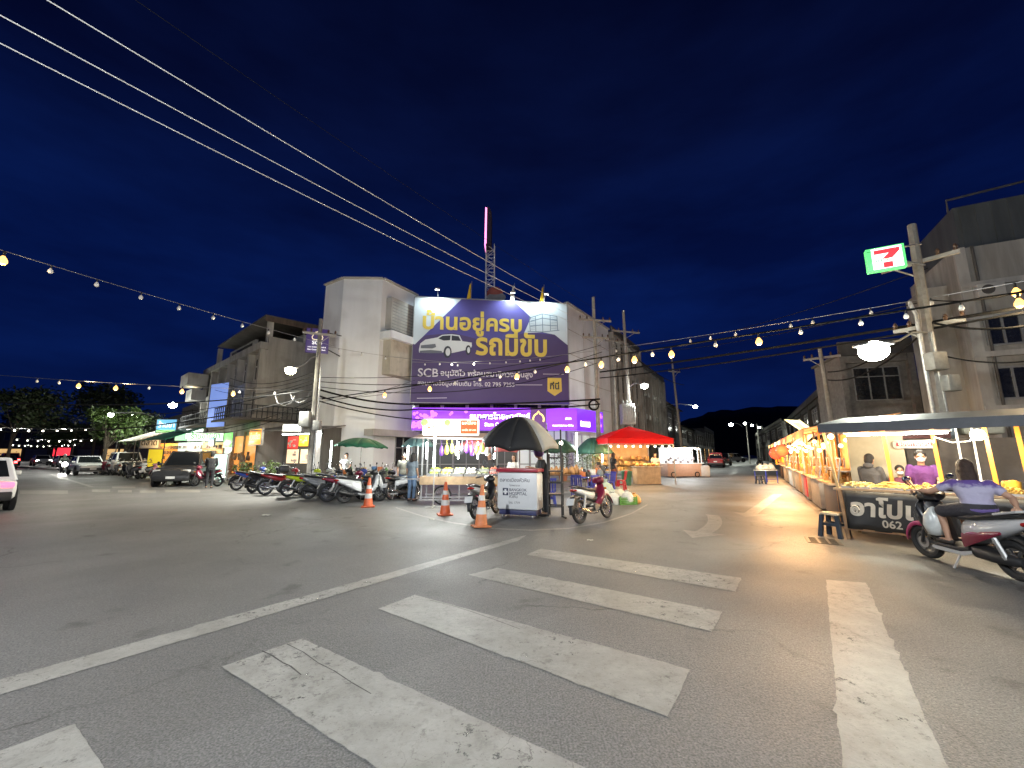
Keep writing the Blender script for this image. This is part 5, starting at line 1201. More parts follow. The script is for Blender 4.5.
for px_, py_, hd_, k_, c_, lb_ in ((170, 485, 160, 'u', PBLK, 'black motorbike in front of the black car'), (133, 479, 155, 's', PGREY, 'grey scooter between the cream awning and the road'), (106, 475, 148, 'u', PMAR, 'dark red motorbike before the lamp lit tree'), (282, 494.5, 25, 'u', PRED, 'red motorbike left of the lime green one'), (338, 496, 40, 's', PBLK, 'black scooter in the second row behind the lime green motorbike'), (318, 494, 35, 'u', PSIL, 'silver motorbike in the second row near the bank lamp'), (352, 496, 30, 'u', PBLUE, 'blue motorbike in the second row before the green umbrella'), (404, 498.5, 60, 'u', PBLK, 'black motorbike at the left end of the fruit cart')):
    place(copy_u() if k_ == 'u' else copy_s(), pu(px_, py_), hd_, lb_, {'+'.join(UPAINT if k_ == 'u' else SPAINT): c_})
ridden = place(copy_s(), pu(62, 473), -36, 'oncoming scooter with its headlight on in the far left street', {'+'.join(SPAINT): PGREY}, 'scooters being ridden', 0)
for c in ridden.children:
    if c.name.startswith('headlight'): c.material_slots[0].link = 'OBJECT'; c.material_slots[0].material = emit('headlight_on', (1, .97, .9), 40)
light(ridden, (.9, 0, .75), 260, (1, .97, .88), .1, 'SPOT', R(100), (R(80), 0, R(-90)), 'headlight_beam')
# the ridden scooter by the snack stall
SCO = Vector((6.50, 6.12, 0)); SCH = 88
place(PROTO_S, SCO, SCH, cols={'front_fender': PMAG, 'front_apron': PBLK, 'lower_panel': PMAR, 'tail_body': PSIL}, lean=-4)
PROTO_S['group'] = 'scooters being ridden'

# ------------------------------------------------------------------ cars
CGL = mat('car_glass', (.012, .014, .016), .06, spec=.8)
TLON = emit('tail_light_on', (1, .05, .09), 5); HLON = emit('car_headlight_on', (1, .98, .92), 30)
def car(name, label, cat, pos, hd, pm, kind='suv', tail=None, head=None, group=None):
    t = thing(name, label, cat, (pos[0], pos[1], 0), R(hd), group)
    Ls, Wd, Hh = {'suv': (4.6, .90, 1.75), 'sedan': (4.4, .86, 1.45), 'hatch': (4.1, .86, 1.50), 'pickup': (5.1, .90, 1.75), 'van': (4.6, .88, 2.1)}[kind]
    h2 = Ls / 2; belt = 1.0 if kind not in ('sedan', 'hatch') else .92
    q = MB(); zc = (belt + .28) / 2; hh = (belt - .28) / 2
    hood = belt - .02
    q.loft([(-h2, 0, zc + .02, Wd * .86, hh * .78), (-h2 + .10, 0, zc, Wd * .95, hh * .96), (-h2 * .6, 0, zc, Wd, hh), (h2 * .4, 0, zc, Wd, hh), (h2 * .75, 0, zc - .02, Wd * .97, hh * .96), (h2 - .12, 0, zc - .07, Wd * .90, hh * .84), (h2, 0, zc - .10, Wd * .80, hh * .66)], 24, 5); q.build('body', pm, t, smooth=45)
    if kind == 'pickup': gx = (-.35, 1.35, -.25, .75)
    elif kind == 'van': gx = (-h2 + .06, h2 * .72, -h2 + .12, h2 * .45)
    elif kind == 'suv': gx = (-h2 + .08, h2 * .42, -h2 + .35, h2 * .18)
    elif kind == 'hatch': gx = (-h2 + .10, h2 * .45, -h2 + .55, h2 * .12)
    else: gx = (-h2 * .70, h2 * .45, -h2 * .38, h2 * .12)
    b0, b1, t0, t1 = gx; wb, wt = Wd * .94, Wd * .74; zb = belt - .04; zt = Hh
    q = MB(); vs = [(b0, -wb, zb), (b1, -wb, zb), (b1, wb, zb), (b0, wb, zb), (t0, -wt, zt), (t1, -wt, zt), (t1, wt, zt), (t0, wt, zt)]
    q.add(vs, [[4, 5, 6, 7], [0, 1, 5, 4], [1, 2, 6, 5], [2, 3, 7, 6], [3, 0, 4, 7]]); q.build('cabin', pm, t, smooth=0, bevel=.05)
    V = [Vector(v) for v in vs]
    def pane(nm, i, j, k, l, m0=.07, m1=.12, split=None, off=.006):
        a, b, c, d = V[i], V[j], V[k], V[l]; n_ = (b - a).cross(d - a).normalized() * off
        def uv(u, v): return (a.lerp(b, u)).lerp(d.lerp(c, u), v) + n_
        qq = MB()
        for u0, u1 in (split or ((m0, 1 - m0),)): qq.quad(uv(u0, m1), uv(u1, m1), uv(u1, 1 - m1), uv(u0, 1 - m1))
        qq.build(nm, CGL, t, smooth=0)
    sp_ = ((.05, .48), (.52, .95)) if kind != 'van' else ((.04, .32), (.36, .66), (.70, .94))
    pane('side_window', 0, 1, 5, 4, split=sp_); pane('side_window', 2, 3, 7, 6, split=sp_); pane('windscreen', 1, 2, 6, 5, .07, .08); pane('rear_window', 3, 0, 4, 7, .09, .14)
    if kind == 'pickup':
        q = MB(); q.box((-1.45, 0, belt - .003), (1.95, Wd * 1.66, .02)); q.build('bed_liner', PLAST, t, smooth=0)
        q = MB(); q.tube([(-.5, -.7, 1.0), (-.5, -.65, 1.5), (-.5, .65, 1.5), (-.5, .7, 1.0)], .035, 8); q.build('roll_bar', CHROME, t)
    wr = .36 if kind in ('suv', 'pickup') else .31
    for sx_ in (-1, 1):
        for sy_ in (-1, 1):
            x_ = sx_ * h2 * .62
            q = MB(); q.cyl((x_, sy_ * (Wd - .045), wr + .03), wr + .07, .10, 24, axis='Y'); q.build('wheel_arch', PLAST, t)
            q = MB(); q.lathe([(wr * .55, -.11), (wr * .94, -.11), (wr, -.07), (wr, .07), (wr * .94, .11), (wr * .55, .11)], 24, M=Matrix.Rotation(R(90), 3, 'X')); w_ = q.build('wheel', M_BLACK, t, loc=(x_, sy_ * (Wd - .085), wr))
            q = MB(); q.cyl((0, sy_ * .085, 0), wr * .60, .03, 20, axis='Y')
            for i in range(5):
                a = i * 1.2566; q.bar((0, sy_ * .105, 0), (wr * .55 * math.cos(a), sy_ * .105, wr * .55 * math.sin(a)), .05, .02)
            q.build('rim', M_STEEL, w_)
    for sy_ in (-1, 1):
        q = MB(); q.bbox((h2 - .12, sy_ * Wd * .66, belt - .24), (.16, .34, .16), .04); q.build('headlight', head or CLEARL, t)
        q = MB(); q.bbox((-h2 + .05, sy_ * Wd * .74, belt - .18), (.14, .26, .22 if kind != 'hatch' else .14), .03); q.build('tail_light', tail or REDL, t)
        q = MB(); q.bbox((b1 - .12, sy_ * (Wd + .06), belt + .08), (.10, .2, .14), .03); q.build('side_mirror', pm, t)
        q = MB()
        for x_ in (-.2, .75): q.box((x_, sy_ * (Wd + .004), belt - .17), (.16, .02, .03))
        q.build('door_handle', PLAST, t)
    q = MB(); q.bbox((h2 - .06, 0, .43), (.16, Wd * 1.7, .26), .04); q.box((h2 - .08, 0, .55), (.05, Wd * .5, .2)); q.box((h2 - .03, 0, belt - .25), (.05, Wd * .85, .14)); q.build('front_bumper', PLAST, t)
    q = MB(); q.bbox((-h2 + .04, 0, .44), (.16, Wd * 1.75, .24), .04); q.build('rear_bumper', PLAST, t)
    q = MB(); q.box((-h2 - .02, 0, belt - .28), (.02, .36, .13)); q.box((h2 + .03, 0, .46), (.02, .36, .12)); q.build('number_plate', PLATE, t, smooth=0)
    return t
HL = math.degrees(AZL)
w1 = car('parked_car', 'white hatchback with a lit red tail lamp bar at the left edge of the picture', 'car', (-16.12, 12.5), HL - 2, PW, 'hatch', TLON)
q = MB(); q.bbox((-2.02, 0, .80), (.10, 1.5, .05), .015); q.build('light_bar', TLON, w1)
light(w1, (-2.6, 0, .85), 4, (1, .1, .15), .1, name='tail_glow')
car('van', 'tall white van ahead of the white hatchback', 'van', (-28.5, 21.3), HL, PW, 'van')
car('parked_car', 'black car parked facing the crossing under the shop lights', 'car', (-17.6, 22.7), -68, PBLK2, 'suv')
car('parked_car', 'left white car parked by the lamp lit tree', 'car', (P(93, 474, 33.5).x - .6, 33.5, 0), HL + 180, PW, 'sedan', group='white cars parked by the trees')
car('parked_car', 'right white car, parked nearer the shops than the other white one', 'car', (P(112, 474, 32.5).x - .4, 34.0, 0), HL + 178, PW, 'suv', group='white cars parked by the trees')
a = car('car', 'distant car with red tail lamps in the left street', 'car', (-56, 46, 0), HL, PBLK, 'sedan', emit('far_tail_on', (1, .04, .04), 14)); 
a = car('car', 'second distant car with red tail lamps, farther along', 'car', (-70, 58, 0), HL, PRED, 'suv', emit('far_tail_on', (1, .04, .04), 14))
for i, (x, y, lb) in enumerate(((-53, 49.5, 'nearest oncoming car with white headlights in the left street'), (-66, 58.5, 'farther oncoming car with white headlights in the left street'))):
    a = car('car', lb, 'car', (x, y, 0), HL + 180, PSIL, 'sedan', None, HLON, 'oncoming cars')
    light(a, (2.8, 0, .7), 380, (1, .97, .9), .1, 'SPOT', R(100), (R(82), 0, R(-90)), 'headlight_beam')
car('pickup_truck', 'red pickup truck parked beyond the glass food cart', 'pickup truck', (25.2, 51.5, 0), 62, PRED, 'pickup')
car('parked_car', 'dark car parked behind the red pickup truck', 'car', (30.5, 60, 0), 60, PBLK, 'suv')
car('pickup_truck', 'pale pickup truck standing side on far down the right street', 'pickup truck', (44, 83, 0), 5, PSIL, 'pickup')
# ------------------------------------------------------------------ cones
ORG = mat('cone_orange', (.62, .11, .03), .5, var=.2, scale=7, dirt=.35); REFL = mat('cone_reflective_band', (.62, .60, .56), .35, var=.15)
def cone(pos, label, h=.86, lean=(0, 0), organ=ORG):
    t = thing('traffic_cone', label, 'traffic cone', pos, .3, 'traffic cones'); t.rotation_euler = (lean[0], lean[1], .3)
    q = MB(); q.bbox((0, 0, .02), (.40, .40, .04), .03); q.build('base', organ, t)
    q = MB(); q.lathe([(.145, .04), (.14, .06), (.035, h - .02), (.02, h), (0, h)], 20); q.build('body', organ, t)
    for z0, z1 in ((h * .30, h * .46), (h * .62, h * .74)):
        rf = lambda z: .14 + (.035 - .14) * (z - .06) / (h - .08) + .004
        q = MB(); q.lathe([(rf(z0), z0), (rf(z1), z1)], 20); q.build('reflective_band', REFL, t)
cone(G(368, 507), 'traffic cone before the parked white scooters, farthest left', .88)
cone(G(445, 515), 'upright traffic cone in front of the fruit cart wheel', .86)
cone(G(481, 527), 'nearest traffic cone, paler orange, beside the white kiosk', .92, (R(-3), R(2)), mat('cone_faded_orange', (.62, .20, .07), .55, var=.25, scale=7, dirt=.3))
# ------------------------------------------------------------------ hospital kiosk
kp = Vector((.12, 10.72, 0)); KA = R(-20)
kw = thing('kiosk_counter', 'white promotion kiosk with hospital lettering and a red counter top', 'kiosk', kp, KA)
KW = mat('kiosk_white', (.66, .67, .67), .4, var=.05)
q = MB(); q.bbox((0, .27, .67), (1.10, .54, .94), .07); q.build('body', KW, kw)
q = MB(); q.bbox((0, .27, 1.185), (1.14, .58, .09), .02); q.build('counter_top', mat('kiosk_red', (.34, .025, .045), .35), kw)
q = MB(); q.bbox((0, .27, .14), (1.0, .46, .12), .02)
q.build('plinth', mat('kiosk_navy', (.03, .035, .10), .5), kw)
for x in (-.4, .4):
    for y in (.08, .46):
        q = MB(); q.cyl((x, y, .045), .045, .03, 12, axis='X'); q.build('castor', M_STEEL, kw)
INK = mat('sign_ink_navy', (.03, .035, .07), .5); GREYI = mat('sign_ink_grey', (.12, .12, .13), .5)
def ktext(s, x, z, w_, m=INK, bold=.012):
    o = text(s, 1, m, kw, (0, 0, 0), (R(90), 0, 0), 'lettering', bold=bold, ext=.0015); xs = [v.co.x for v in o.data.vertices]; k_ = w_ / (max(xs) - min(xs)); o.data.transform(Matrix.Scale(k_, 4)); o.location = (x - min(xs) * k_, -.003, z)
ktext('ตลาดเมืองหัวหิน', -.46, .90, .80, GREYI); ktext('โรงพยาบาล', -.20, .79, .28, GREYI); ktext('BANGKOK', -.20, .67, .47); ktext('HOSPITAL', -.20, .575, .47); ktext('หัวหิน', -.20, .50, .22, GREYI); ktext('โทร. 1719', -.22, .36, .30, GREYI)
q = MB(); q.prism([(-.38, .56), (-.23, .56), (-.23, .74), (-.38, .74)], (0, -.002, 0), o=(0, -.001, 0)); q.build('emblem', INK, kw, smooth=0)
q = MB(); q.box((-.305, -.006, .65), (.05, .003, .13)); q.box((-.305, -.0062, .65), (.12, .003, .045)); q.build('emblem_cross', KW, kw, smooth=0)
# umbrella over the kiosk
def umbrella(name, label, base, r, z0, z1, panels, mats, tilt=(0, 0), pole_from=0.0, val=.0, rot=0.0, group=None):
    t = thing(name, label, 'umbrella', base, rot, group)
    q = MB(); q.tube([(0, 0, pole_from), (0, 0, z1)], .02, 8); q.build('pole', M_STEEL, t)
    M = Matrix.Rotation(tilt[0], 3, 'X') @ Matrix.Rotation(tilt[1], 3, 'Y'); n_ = 6
    for i in range(panels):
        a0, a1 = 2 * math.pi * i / panels, 2 * math.pi * (i + 1) / panels; q = MB(); sub = 4; g_ = []
        for k_ in range(n_ + 1):
            f_ = k_ / n_; zz_ = (z1 - z0) * (1 - f_ ** 1.9); row = []
            for s_ in range(sub + 1):
                u = s_ / sub; a = a0 + (a1 - a0) * u; rr_ = r * f_ * (1 - .10 * math.sin(math.pi * u) * f_); p = M @ Vector((rr_ * math.cos(a), rr_ * math.sin(a), zz_ + .05 * f_ * math.sin(math.pi * u))); row.append(p + Vector((0, 0, z0)))
            g_.append(row)
        if val: g_.append([p - Vector((0, 0, val)) for p in g_[-1]])
        for row in g_: q.v += [tuple(p) for p in row]
        for k_ in range(len(g_) - 1):
            for s_ in range(sub): aa = k_ * (sub + 1) + s_; q.f.append([aa, aa + 1, aa + sub + 2, aa + sub + 1]); q.mi.append(0)
        q.build('canopy_panel', mats[i % len(mats)], t, smooth=60, solid=.006)
        q = MB(); p = M @ Vector((r * math.cos(a0), r * math.sin(a0), 0)); pm_ = M @ Vector((r * .5 * math.cos(a0), r * .5 * math.sin(a0), (z1 - z0) * .72)); q.tube([(0, 0, z1 - .03), pm_ + Vector((0, 0, z0 - .02)), p + Vector((0, 0, z0))], .006, 5); q.build('rib', M_STEEL, t)
    return t
UBK = mat('umbrella_black', (.012, .012, .013), .75, var=.2); UGR = mat('umbrella_grey', (.34, .33, .30), .7, var=.12)
umbrella('umbrella', 'big black and grey umbrella shading the white kiosk', (.20, 11.15, 0), 1.05, 1.92, 2.60, 8, [UGR, UBK, UBK, UBK, UBK, UBK, UBK, UGR], (R(9), R(5)), 0.0, .10, R(-14))
# metal rack right of the kiosk
rk = thing('metal_rack', 'dark metal ladder rack standing behind the kiosk on the right', 'rack', (1.12, 11.05, 0), R(-12))
q = MB()
for x in (-.18, .18):
    for y in (0, .35): q.bar((x, y, 0), (x, y, 2.25 if y == 0 else 1.6), .04)
for z in (.25, .55, .85, 1.15, 1.5):
    q.bar((-.18, 0, z), (.18, 0, z), .03); q.bar((-.18, .35, z), (.18, .35, z), .03); q.bar((-.18, 0, z), (-.18, .35, z), .03); q.bar((.18, 0, z), (.18, .35, z), .03)
q.build('frame', mat('dark_iron', (.04, .038, .036), .55, .4, var=.3), rk, smooth=0)
q = MB()
for z in (.56, 1.16): q.box((0, .175, z), (.34, .33, .02))
q.build('shelf', M_WOOD, rk, smooth=0)
q = MB(); q.bar((-.18, 0, .02), (-.9, .1, .02), .04); q.bar((.18, 0, .02), (.3, -.3, .02), .04); q.build('foot', mat('dark_iron', (.04, .038, .036), .55, .4), rk, smooth=0)
# ------------------------------------------------------------------ tube lamps and bulbs on stands
def tube_lamp(label, p, h0, h1, stand=True, watts=60, group='upright tube lamps'):
    t = thing('tube_lamp', label, 'tube lamp', (p[0], p[1], 0), 0, group)
    q = MB(); q.cyl((0, -.03, (h0 + h1) / 2), .026, h1 - h0, 10); q.build('tube', M_TUBE, t)
    q = MB(); q.box((0, .012, (h0 + h1) / 2), (.05, .03, h1 - h0 + .06)); q.bar((0, .03, 0), (0, .03, h1), .03); q.bar((-.25, .03, .015), (.25, .03, .015), .03); q.bar((0, -.22, .015), (0, .28, .015), .03); q.build('stand', M_WHITE2, t, smooth=0)
    light(t, (0, -.12, (h0 + h1) / 2), watts, (.93, 1, .97), .15, name='tube_light')
def tubepx(label, px, y0, y1, Yd, **k): tube_lamp(label, P(px, HORIZ, Yd), P(px, y1, Yd).z, P(px, y0, Yd).z, **k)
tubepx('upright tube lamp at the bank corner, left of the green umbrella', 331, 441, 468, 18.5, watts=130)
tubepx('upright tube lamp left of the fruit cart', 408, 441, 459, 15.5)
tubepx('upright tube lamp at the left front post of the fruit cart', 434.5, 433, 467, 12.9, watts=60)
tubepx('upright tube lamp among the shrubs at the bank door', 577, 433, 461, 22.5, watts=110)
tubepx('upright tube lamp next to the red tent', 602, 444, 462, 23.5, watts=70)
# ------------------------------------------------------------------ fruit cart
WOODP = mat('pale_plywood', (.42, .29, .17), .6, var=.3, scale=5, dirt=.3)
fc = thing('fruit_cart', 'fruit cart with a white and red lightbox sign and bicycle wheels', 'food cart', (-1.68, 13.4, 0), R(2))
FW, FD = 2.5, 1.1
q = MB(); q.box((0, FD / 2, .86), (FW, FD, .06)); q.box((0, -.015, .74), (FW, .03, .20)); q.box((FW / 2 + .012, FD / 2, .74), (.03, FD, .2)); q.build('table', WOODP, fc, smooth=0)
q = MB()
for x in (-FW / 2 + .05, FW / 2 - .05):
    for y in (.05, FD - .05): q.bar((x, y, .15), (x, y, 2.15), .045)
for y in (.05, FD - .05): q.bar((-FW / 2, y, .25), (FW / 2, y, .25), .04); q.bar((-FW / 2, y, 2.12), (FW / 2, y, 2.12), .04)
for x in (-FW / 2 + .05, 0, FW / 2 - .05): q.bar((x, .05, .15), (x, .05, .75), .035)
q.bar((-FW / 2 - .7, .3, .8), (-FW / 2, .3, .8), .04); q.bar((-FW / 2 - .02, .05, .18), (FW / 2 + .4, .05, .12), .04)
q.build('frame', M_STEEL, fc, smooth=0)
q = MB(); q.quad((-FW / 2 - .2, -.35, 2.1), (FW / 2 + .2, -.35, 2.1), (FW / 2 + .2, FD + .2, 2.32), (-FW / 2 - .2, FD + .2, 2.32)); q.build('roof', mat('pink_grey_canvas', (.38, .30, .28), .7, var=.15), fc, smooth=0, solid=.03)
for x in (-.55, .75):
    q = MB(); q.torus((0, 0, 0), .27, .03, 'Y', 28, 8); w_ = q.build('wheel', M_BLACK, fc, loc=(x, .12, .30))
    q = MB(); q.torus((0, 0, 0), .24, .012, 'Y', 28, 6); q.cyl((0, 0, 0), .04, .1, 10, axis='Y')
    for i in range(14): a = i * .4488; q.bar((0, 0, 0), (.24 * math.cos(a), 0, .24 * math.sin(a)), .006)
    q.build('spokes', M_STEEL, w_)
q = MB(); q.bbox((0, 0, 0), (1.75, .25, .50), .03); lb_ = q.build('lightbox', emit('fruit_lightbox_white', (1, .96, .86), 1.15), fc, loc=(-.25, -.45, 2.43))
q = MB(); q.box((.57, -.13, .0), (.52, .012, .42)); q.build('red_panel', emit('fruit_lightbox_red', (.85, .10, .02), .9), lb_, smooth=0)
for s_, x, z, w_, m_ in (('ผลไม้สด', .35, .08, .44, emit('panel_letters', (1, .9, .6), 1.3)), ('รสเด็ด 20 บาท', .35, -.12, .44, emit('panel_letters', (1, .9, .6), 1.3)), ('ผลไม้ดอง', -.72, -.05, .75, emit('sign_red_letters', (.75, .25, .12), .8))):
    o = text(s_, 1, m_, lb_, (0, 0, 0), (R(90), 0, 0), 'lettering', bold=.02); xs = [v.co.x for v in o.data.vertices]; k_ = w_ / (max(xs) - min(xs)); o.data.transform(Matrix.Scale(k_, 4)); o.location = (x - min(xs) * k_, -.142, z)
q = MB()
for x, c in ((-.80, .12), (-.1, .1)): q.lathe([(0, 0), (.09, .02), (c, .06), (.09, .1), (0, .12)], 10, c=(x, -.14, .13), M=Matrix.Rotation(R(90), 3, 'X'))
q.build('fruit_picture', emit('fruit_picture_green', (.45, .6, .2), .7), lb_)
for x in (-1.15, -.1, .55, 1.1):
    q = MB(); q.cyl((x, .5, 1.72), .022, .55, 8); q.build('tube', M_TUBE, fc)
light(fc, (0, .2, 2.0), 150, (.95, 1, .95), .2); light(fc, (-.4, -.6, 1.75), 60, (.95, 1, .95), .2); light(fc, (.7, .45, 1.6), 70, (.95, 1, .95), .2)
# glass tray of cut fruit, one tray per colour
FRC = [('green mango', (.30, .42, .05)), ('yellow pineapple', (.62, .42, .05)), ('pale guava', (.48, .52, .25)), ('white rose apple', (.60, .55, .45)), ('dark olive', (.10, .12, .03)), ('red melon', (.50, .07, .04))]
pos0 = Vector(fc.location); 
for i in range(12):
    nm, c = FRC[i % 6]; rr_ = random.Random(i); t = thing('fruit_tray', ('front' if i < 6 else 'back') + ' row tray of ' + nm + ' pieces on the fruit cart', 'fruit tray', (-2.55 + (i % 6) * .40, 13.62 + (i // 6) * .48, .89 + (i // 6) * .12), 0, 'trays on the fruit cart')
    q = MB(); q.box((0, 0, .012), (.36, .42, .02)); 
    for s_ in (-1, 1): q.box((s_ * .175, 0, .05), (.012, .42, .09)); q.box((0, s_ * .205, .05), (.36, .012, .0895))
    if i >= 6: q.box((0, 0, -.06), (.30, .3, .12))
    q.build('tray', M_STEEL, t, smooth=0)
    q = MB()
    for k_ in range(26): q.ball((rr_.uniform(-.14, .14), rr_.uniform(-.17, .17), .05 + rr_.uniform(0, .07)), (.045, .04, .035), 8, 5)
    o = q.build('fruit', mat('fruit_' + nm.replace(' ', '_'), c, .45, var=.3), t); o['kind'] = 'stuff'
for i in range(11):
    c = [(.14, .05, .30), (.62, .52, .10), (.35, .5, .10), (.6, .58, .5), (.03, .03, .035), (.12, .04, .28)][i % 6]; nm = ['purple', 'yellow', 'green', 'clear white', 'black', 'violet'][i % 6]
    x = -2.35 + i * .17; o = MB(); o.tube([(0, 0, .22), (0, 0, .05)], .006, 5); o.lathe([(.01, .06), (.05, 0), (.075, -.1), (.08, -.2), (.05, -.27), (0, -.29)], 10)
    tag(o.build('fruit_bag', mat('bag_' + nm.replace(' ', '_'), c, .35), None, loc=(x, 13.85, 1.82 + .04 * (i % 3))), nm + (' bag hanging at the left' if i < 5 else ' bag hanging at the right') + ' of the fruit cart rail', 'bag', 'bags hanging in the fruit cart')
# ------------------------------------------------------------------ small stall kit: crates, tables, stools, chairs, bags, boxes
def crate(label, pos, size, m, rz=0, group='plastic crates'):
    t = thing('crate', label, 'crate', pos, rz, group); w_, d_, h_ = size; q = MB()
    q.box((0, 0, .015), (w_, d_, .03))
    for s_ in (-1, 1):
        for k_ in range(4):
            q.box((s_ * (w_ / 2 - .012), 0, .06 + k_ * (h_ - .06) / 4), (.024, d_, (h_ - .06) / 4 * .6)); q.box((0, s_ * (d_ / 2 - .012), .06 + k_ * (h_ - .06) / 4), (w_, .0235, (h_ - .06) / 4 * .6))
        for s2 in (-1, 1): q.box((s_ * (w_ / 2 - .015), s2 * (d_ / 2 - .015), h_ / 2), (.034, .034, h_))
    q.build('basket', m, t, smooth=0); return t
PKC = mat('crate_pink', (.55, .05, .12), .45, var=.15); GRC = mat('crate_green', (.10, .26, .05), .45, var=.15); BLC = mat('plastic_blue', (.04, .06, .40), .4, var=.15); RDC = mat('plastic_red', (.50, .03, .04), .4, var=.15)
for i, (px, py, z, lb) in enumerate(((480, 497, 0, 'lowest pink crate between fruit cart and kiosk'), (480, 497, .36, 'pink crate stacked on the lowest one by the fruit cart'), (492, 498, 0, 'pink crate on the ground behind the kiosk'), (492, 498, .36, 'upper pink crate behind the kiosk'))):
    p = G(px, py); crate(lb, (p.x, p.y, z), (.5, .38, .34), PKC, .1 * i, 'pink crates by the fruit cart')
def table(label, pos, w_, d_, h_, top, legm=M_STEEL, rz=0, group=None, name='table'):
    t = thing(name, label, 'table', pos, rz, group); q = MB(); q.bbox((0, 0, h_ - .02), (w_, d_, .04), .01); q.build('tabletop', top, t)
    for x in (-1, 1):
        for y in (-1, 1): q = MB(); q.bar((x * (w_ / 2 - .06), y * (d_ / 2 - .06), 0), (x * (w_ / 2 - .05), y * (d_ / 2 - .05), h_ - .04), .035); q.build('leg', legm, t, smooth=0)
    q = MB()
    for y in (-1, 1): q.bar((-w_ / 2 + .06, y * (d_ / 2 - .06), .22), (w_ / 2 - .06, y * (d_ / 2 - .06), .22), .025)
    q.build('stretcher', legm, t, smooth=0); return t
def stool(label, pos, m, topm=None, h_=.46, rz=0, group='plastic stools', name='stool'):
    t = thing(name, label, 'stool', pos, rz, group); q = MB(); q.bbox((0, 0, h_ - .025), (.31, .31, .05), .02); q.build('seat', topm or m, t)
    for x in (-1, 1):
        for y in (-1, 1):
            q = MB(); q.add([(x * .13 - .03, y * .13 - .03, h_ - .05), (x * .13 + .03, y * .13 - .03, h_ - .05), (x * .13 + .03, y * .13 + .03, h_ - .05), (x * .13 - .03, y * .13 + .03, h_ - .05), (x * .17 - .035, y * .17 - .035, 0), (x * .17 + .035, y * .17 - .035, 0), (x * .17 + .035, y * .17 + .035, 0), (x * .17 - .035, y * .17 + .035, 0)], [[0, 1, 5, 4], [1, 2, 6, 5], [2, 3, 7, 6], [3, 0, 4, 7], [7, 6, 5, 4]]); q.build('leg', m, t, smooth=0)
    q = MB()
    for s_ in (-1, 1): q.box((s_ * .15, 0, h_ * .52), (.02, .24, .05)); q.box((0, s_ * .15, h_ * .52), (.24, .02, .0495))
    q.build('rail', m, t, smooth=0); return t
def chair(label, pos, m, rz=0, group='plastic chairs'):
    t = stool(label, pos, m, None, .44, rz, group, 'plastic_chair'); t['category'] = 'chair'
    q = MB(); 
    for y in (-.16, -.08, 0, .08, .16): q.bar((-.17, y, .44), (-.24, y, .80), .045, .02)
    q.bar((-.24, -.2, .82), (-.24, .2, .82), .03, .07); q.build('backrest', m, t, smooth=0); return t
def sack(label, pos, r, h, c, nm, group=None, seed=0):
    rr_ = random.Random(seed); q = MB(); n_ = 14; prof = [(.0, 0), (.8, 0), (1.0, .2), (.95, .5), (.6, .78), (.22, .88), (.3, 1.0), (0, .97)]
    for i, (a, z) in enumerate(prof):
        for k_ in range(n_): an = 6.2832 * k_ / n_; rr2 = r * a * (1 + rr_.uniform(-.12, .12)); q.v.append((rr2 * math.cos(an), rr2 * math.sin(an), z * h * (1 + rr_.uniform(-.04, .04))))
    for i in range(len(prof) - 1):
        for k_ in range(n_): q.f.append([i * n_ + k_, i * n_ + (k_ + 1) % n_, (i + 1) * n_ + (k_ + 1) % n_, (i + 1) * n_ + k_]); q.mi.append(0)
    return tag(q.build('sack', mat('sack_' + nm, c, .5, var=.25, scale=9), None, loc=pos, smooth=70), label, 'bag', group)
# table stall under the green umbrella, left
GRU = mat('umbrella_green', (.02, .14, .07), .7, var=.25); DGU = mat('umbrella_dark_green', (.02, .075, .05), .7, var=.3); PKU = mat('umbrella_rose', (.38, .10, .11), .7, var=.2)
pg = P(361, HORIZ, 18.2); umbrella('umbrella', 'flat green market umbrella before the bank side wall', (pg.x, 18.2, 0), 1.12, 1.95, 2.3, 8, [GRU], (0, R(3)), 0, .08, .2, 'market umbrellas')
pg = P(362, HORIZ, 17.5); tb = table('long table of goods under the green umbrella', (pg.x, 17.6, 0), 2.6, .8, .78, WOODP)
GC = [('white', (.6, .6, .56)), ('blue', (.1, .22, .42)), ('orange', (.62, .2, .06)), ('green', (.12, .3, .1)), ('dark', (.05, .05, .05)), ('yellow', (.6, .42, .06))]
def goods(label, pos, size, c, cm, group, shape='box'):
    q = MB()
    if shape == 'box': q.bbox((0, 0, size[2] / 2), size, min(size) * .12)
    else: q.lathe([(0, 0), (size[0] * .5, 0), (size[0] * .5, size[2] * .7), (size[0] * .22, size[2] * .85), (size[0] * .22, size[2]), (0, size[2])], 12)
    nm = 'goods_box' if shape == 'box' else 'bottle'
    return tag(q.build(nm, mat('goods_' + c, cm, .5, var=.25, scale=8), None, loc=pos), label, 'box' if shape == 'box' else 'bottle', group)
rr_ = random.Random(12)
ORD = ['first', 'second', 'third', 'fourth', 'fifth', 'sixth', 'seventh', 'eighth', 'ninth', 'tenth', 'eleventh', 'twelfth']
for i in range(10):
    c, cm = GC[i % 6]; goods('%s %s item counted from the left on the green umbrella table' % (ORD[i], c), (pg.x - 1.15 + i * .25, 17.5 + rr_.uniform(-.2, .2), .78), (.18, .2, rr_.uniform(.12, .34)), c, cm, 'goods on the green umbrella table', 'box' if i % 3 else 'jar')
pq = P(377, HORIZ, 16.6); q = MB(); t = thing('display_stand', 'wooden stand with a yellow poster in front of the market table', 'stand', (pq.x, 16.6, 0), R(-4))
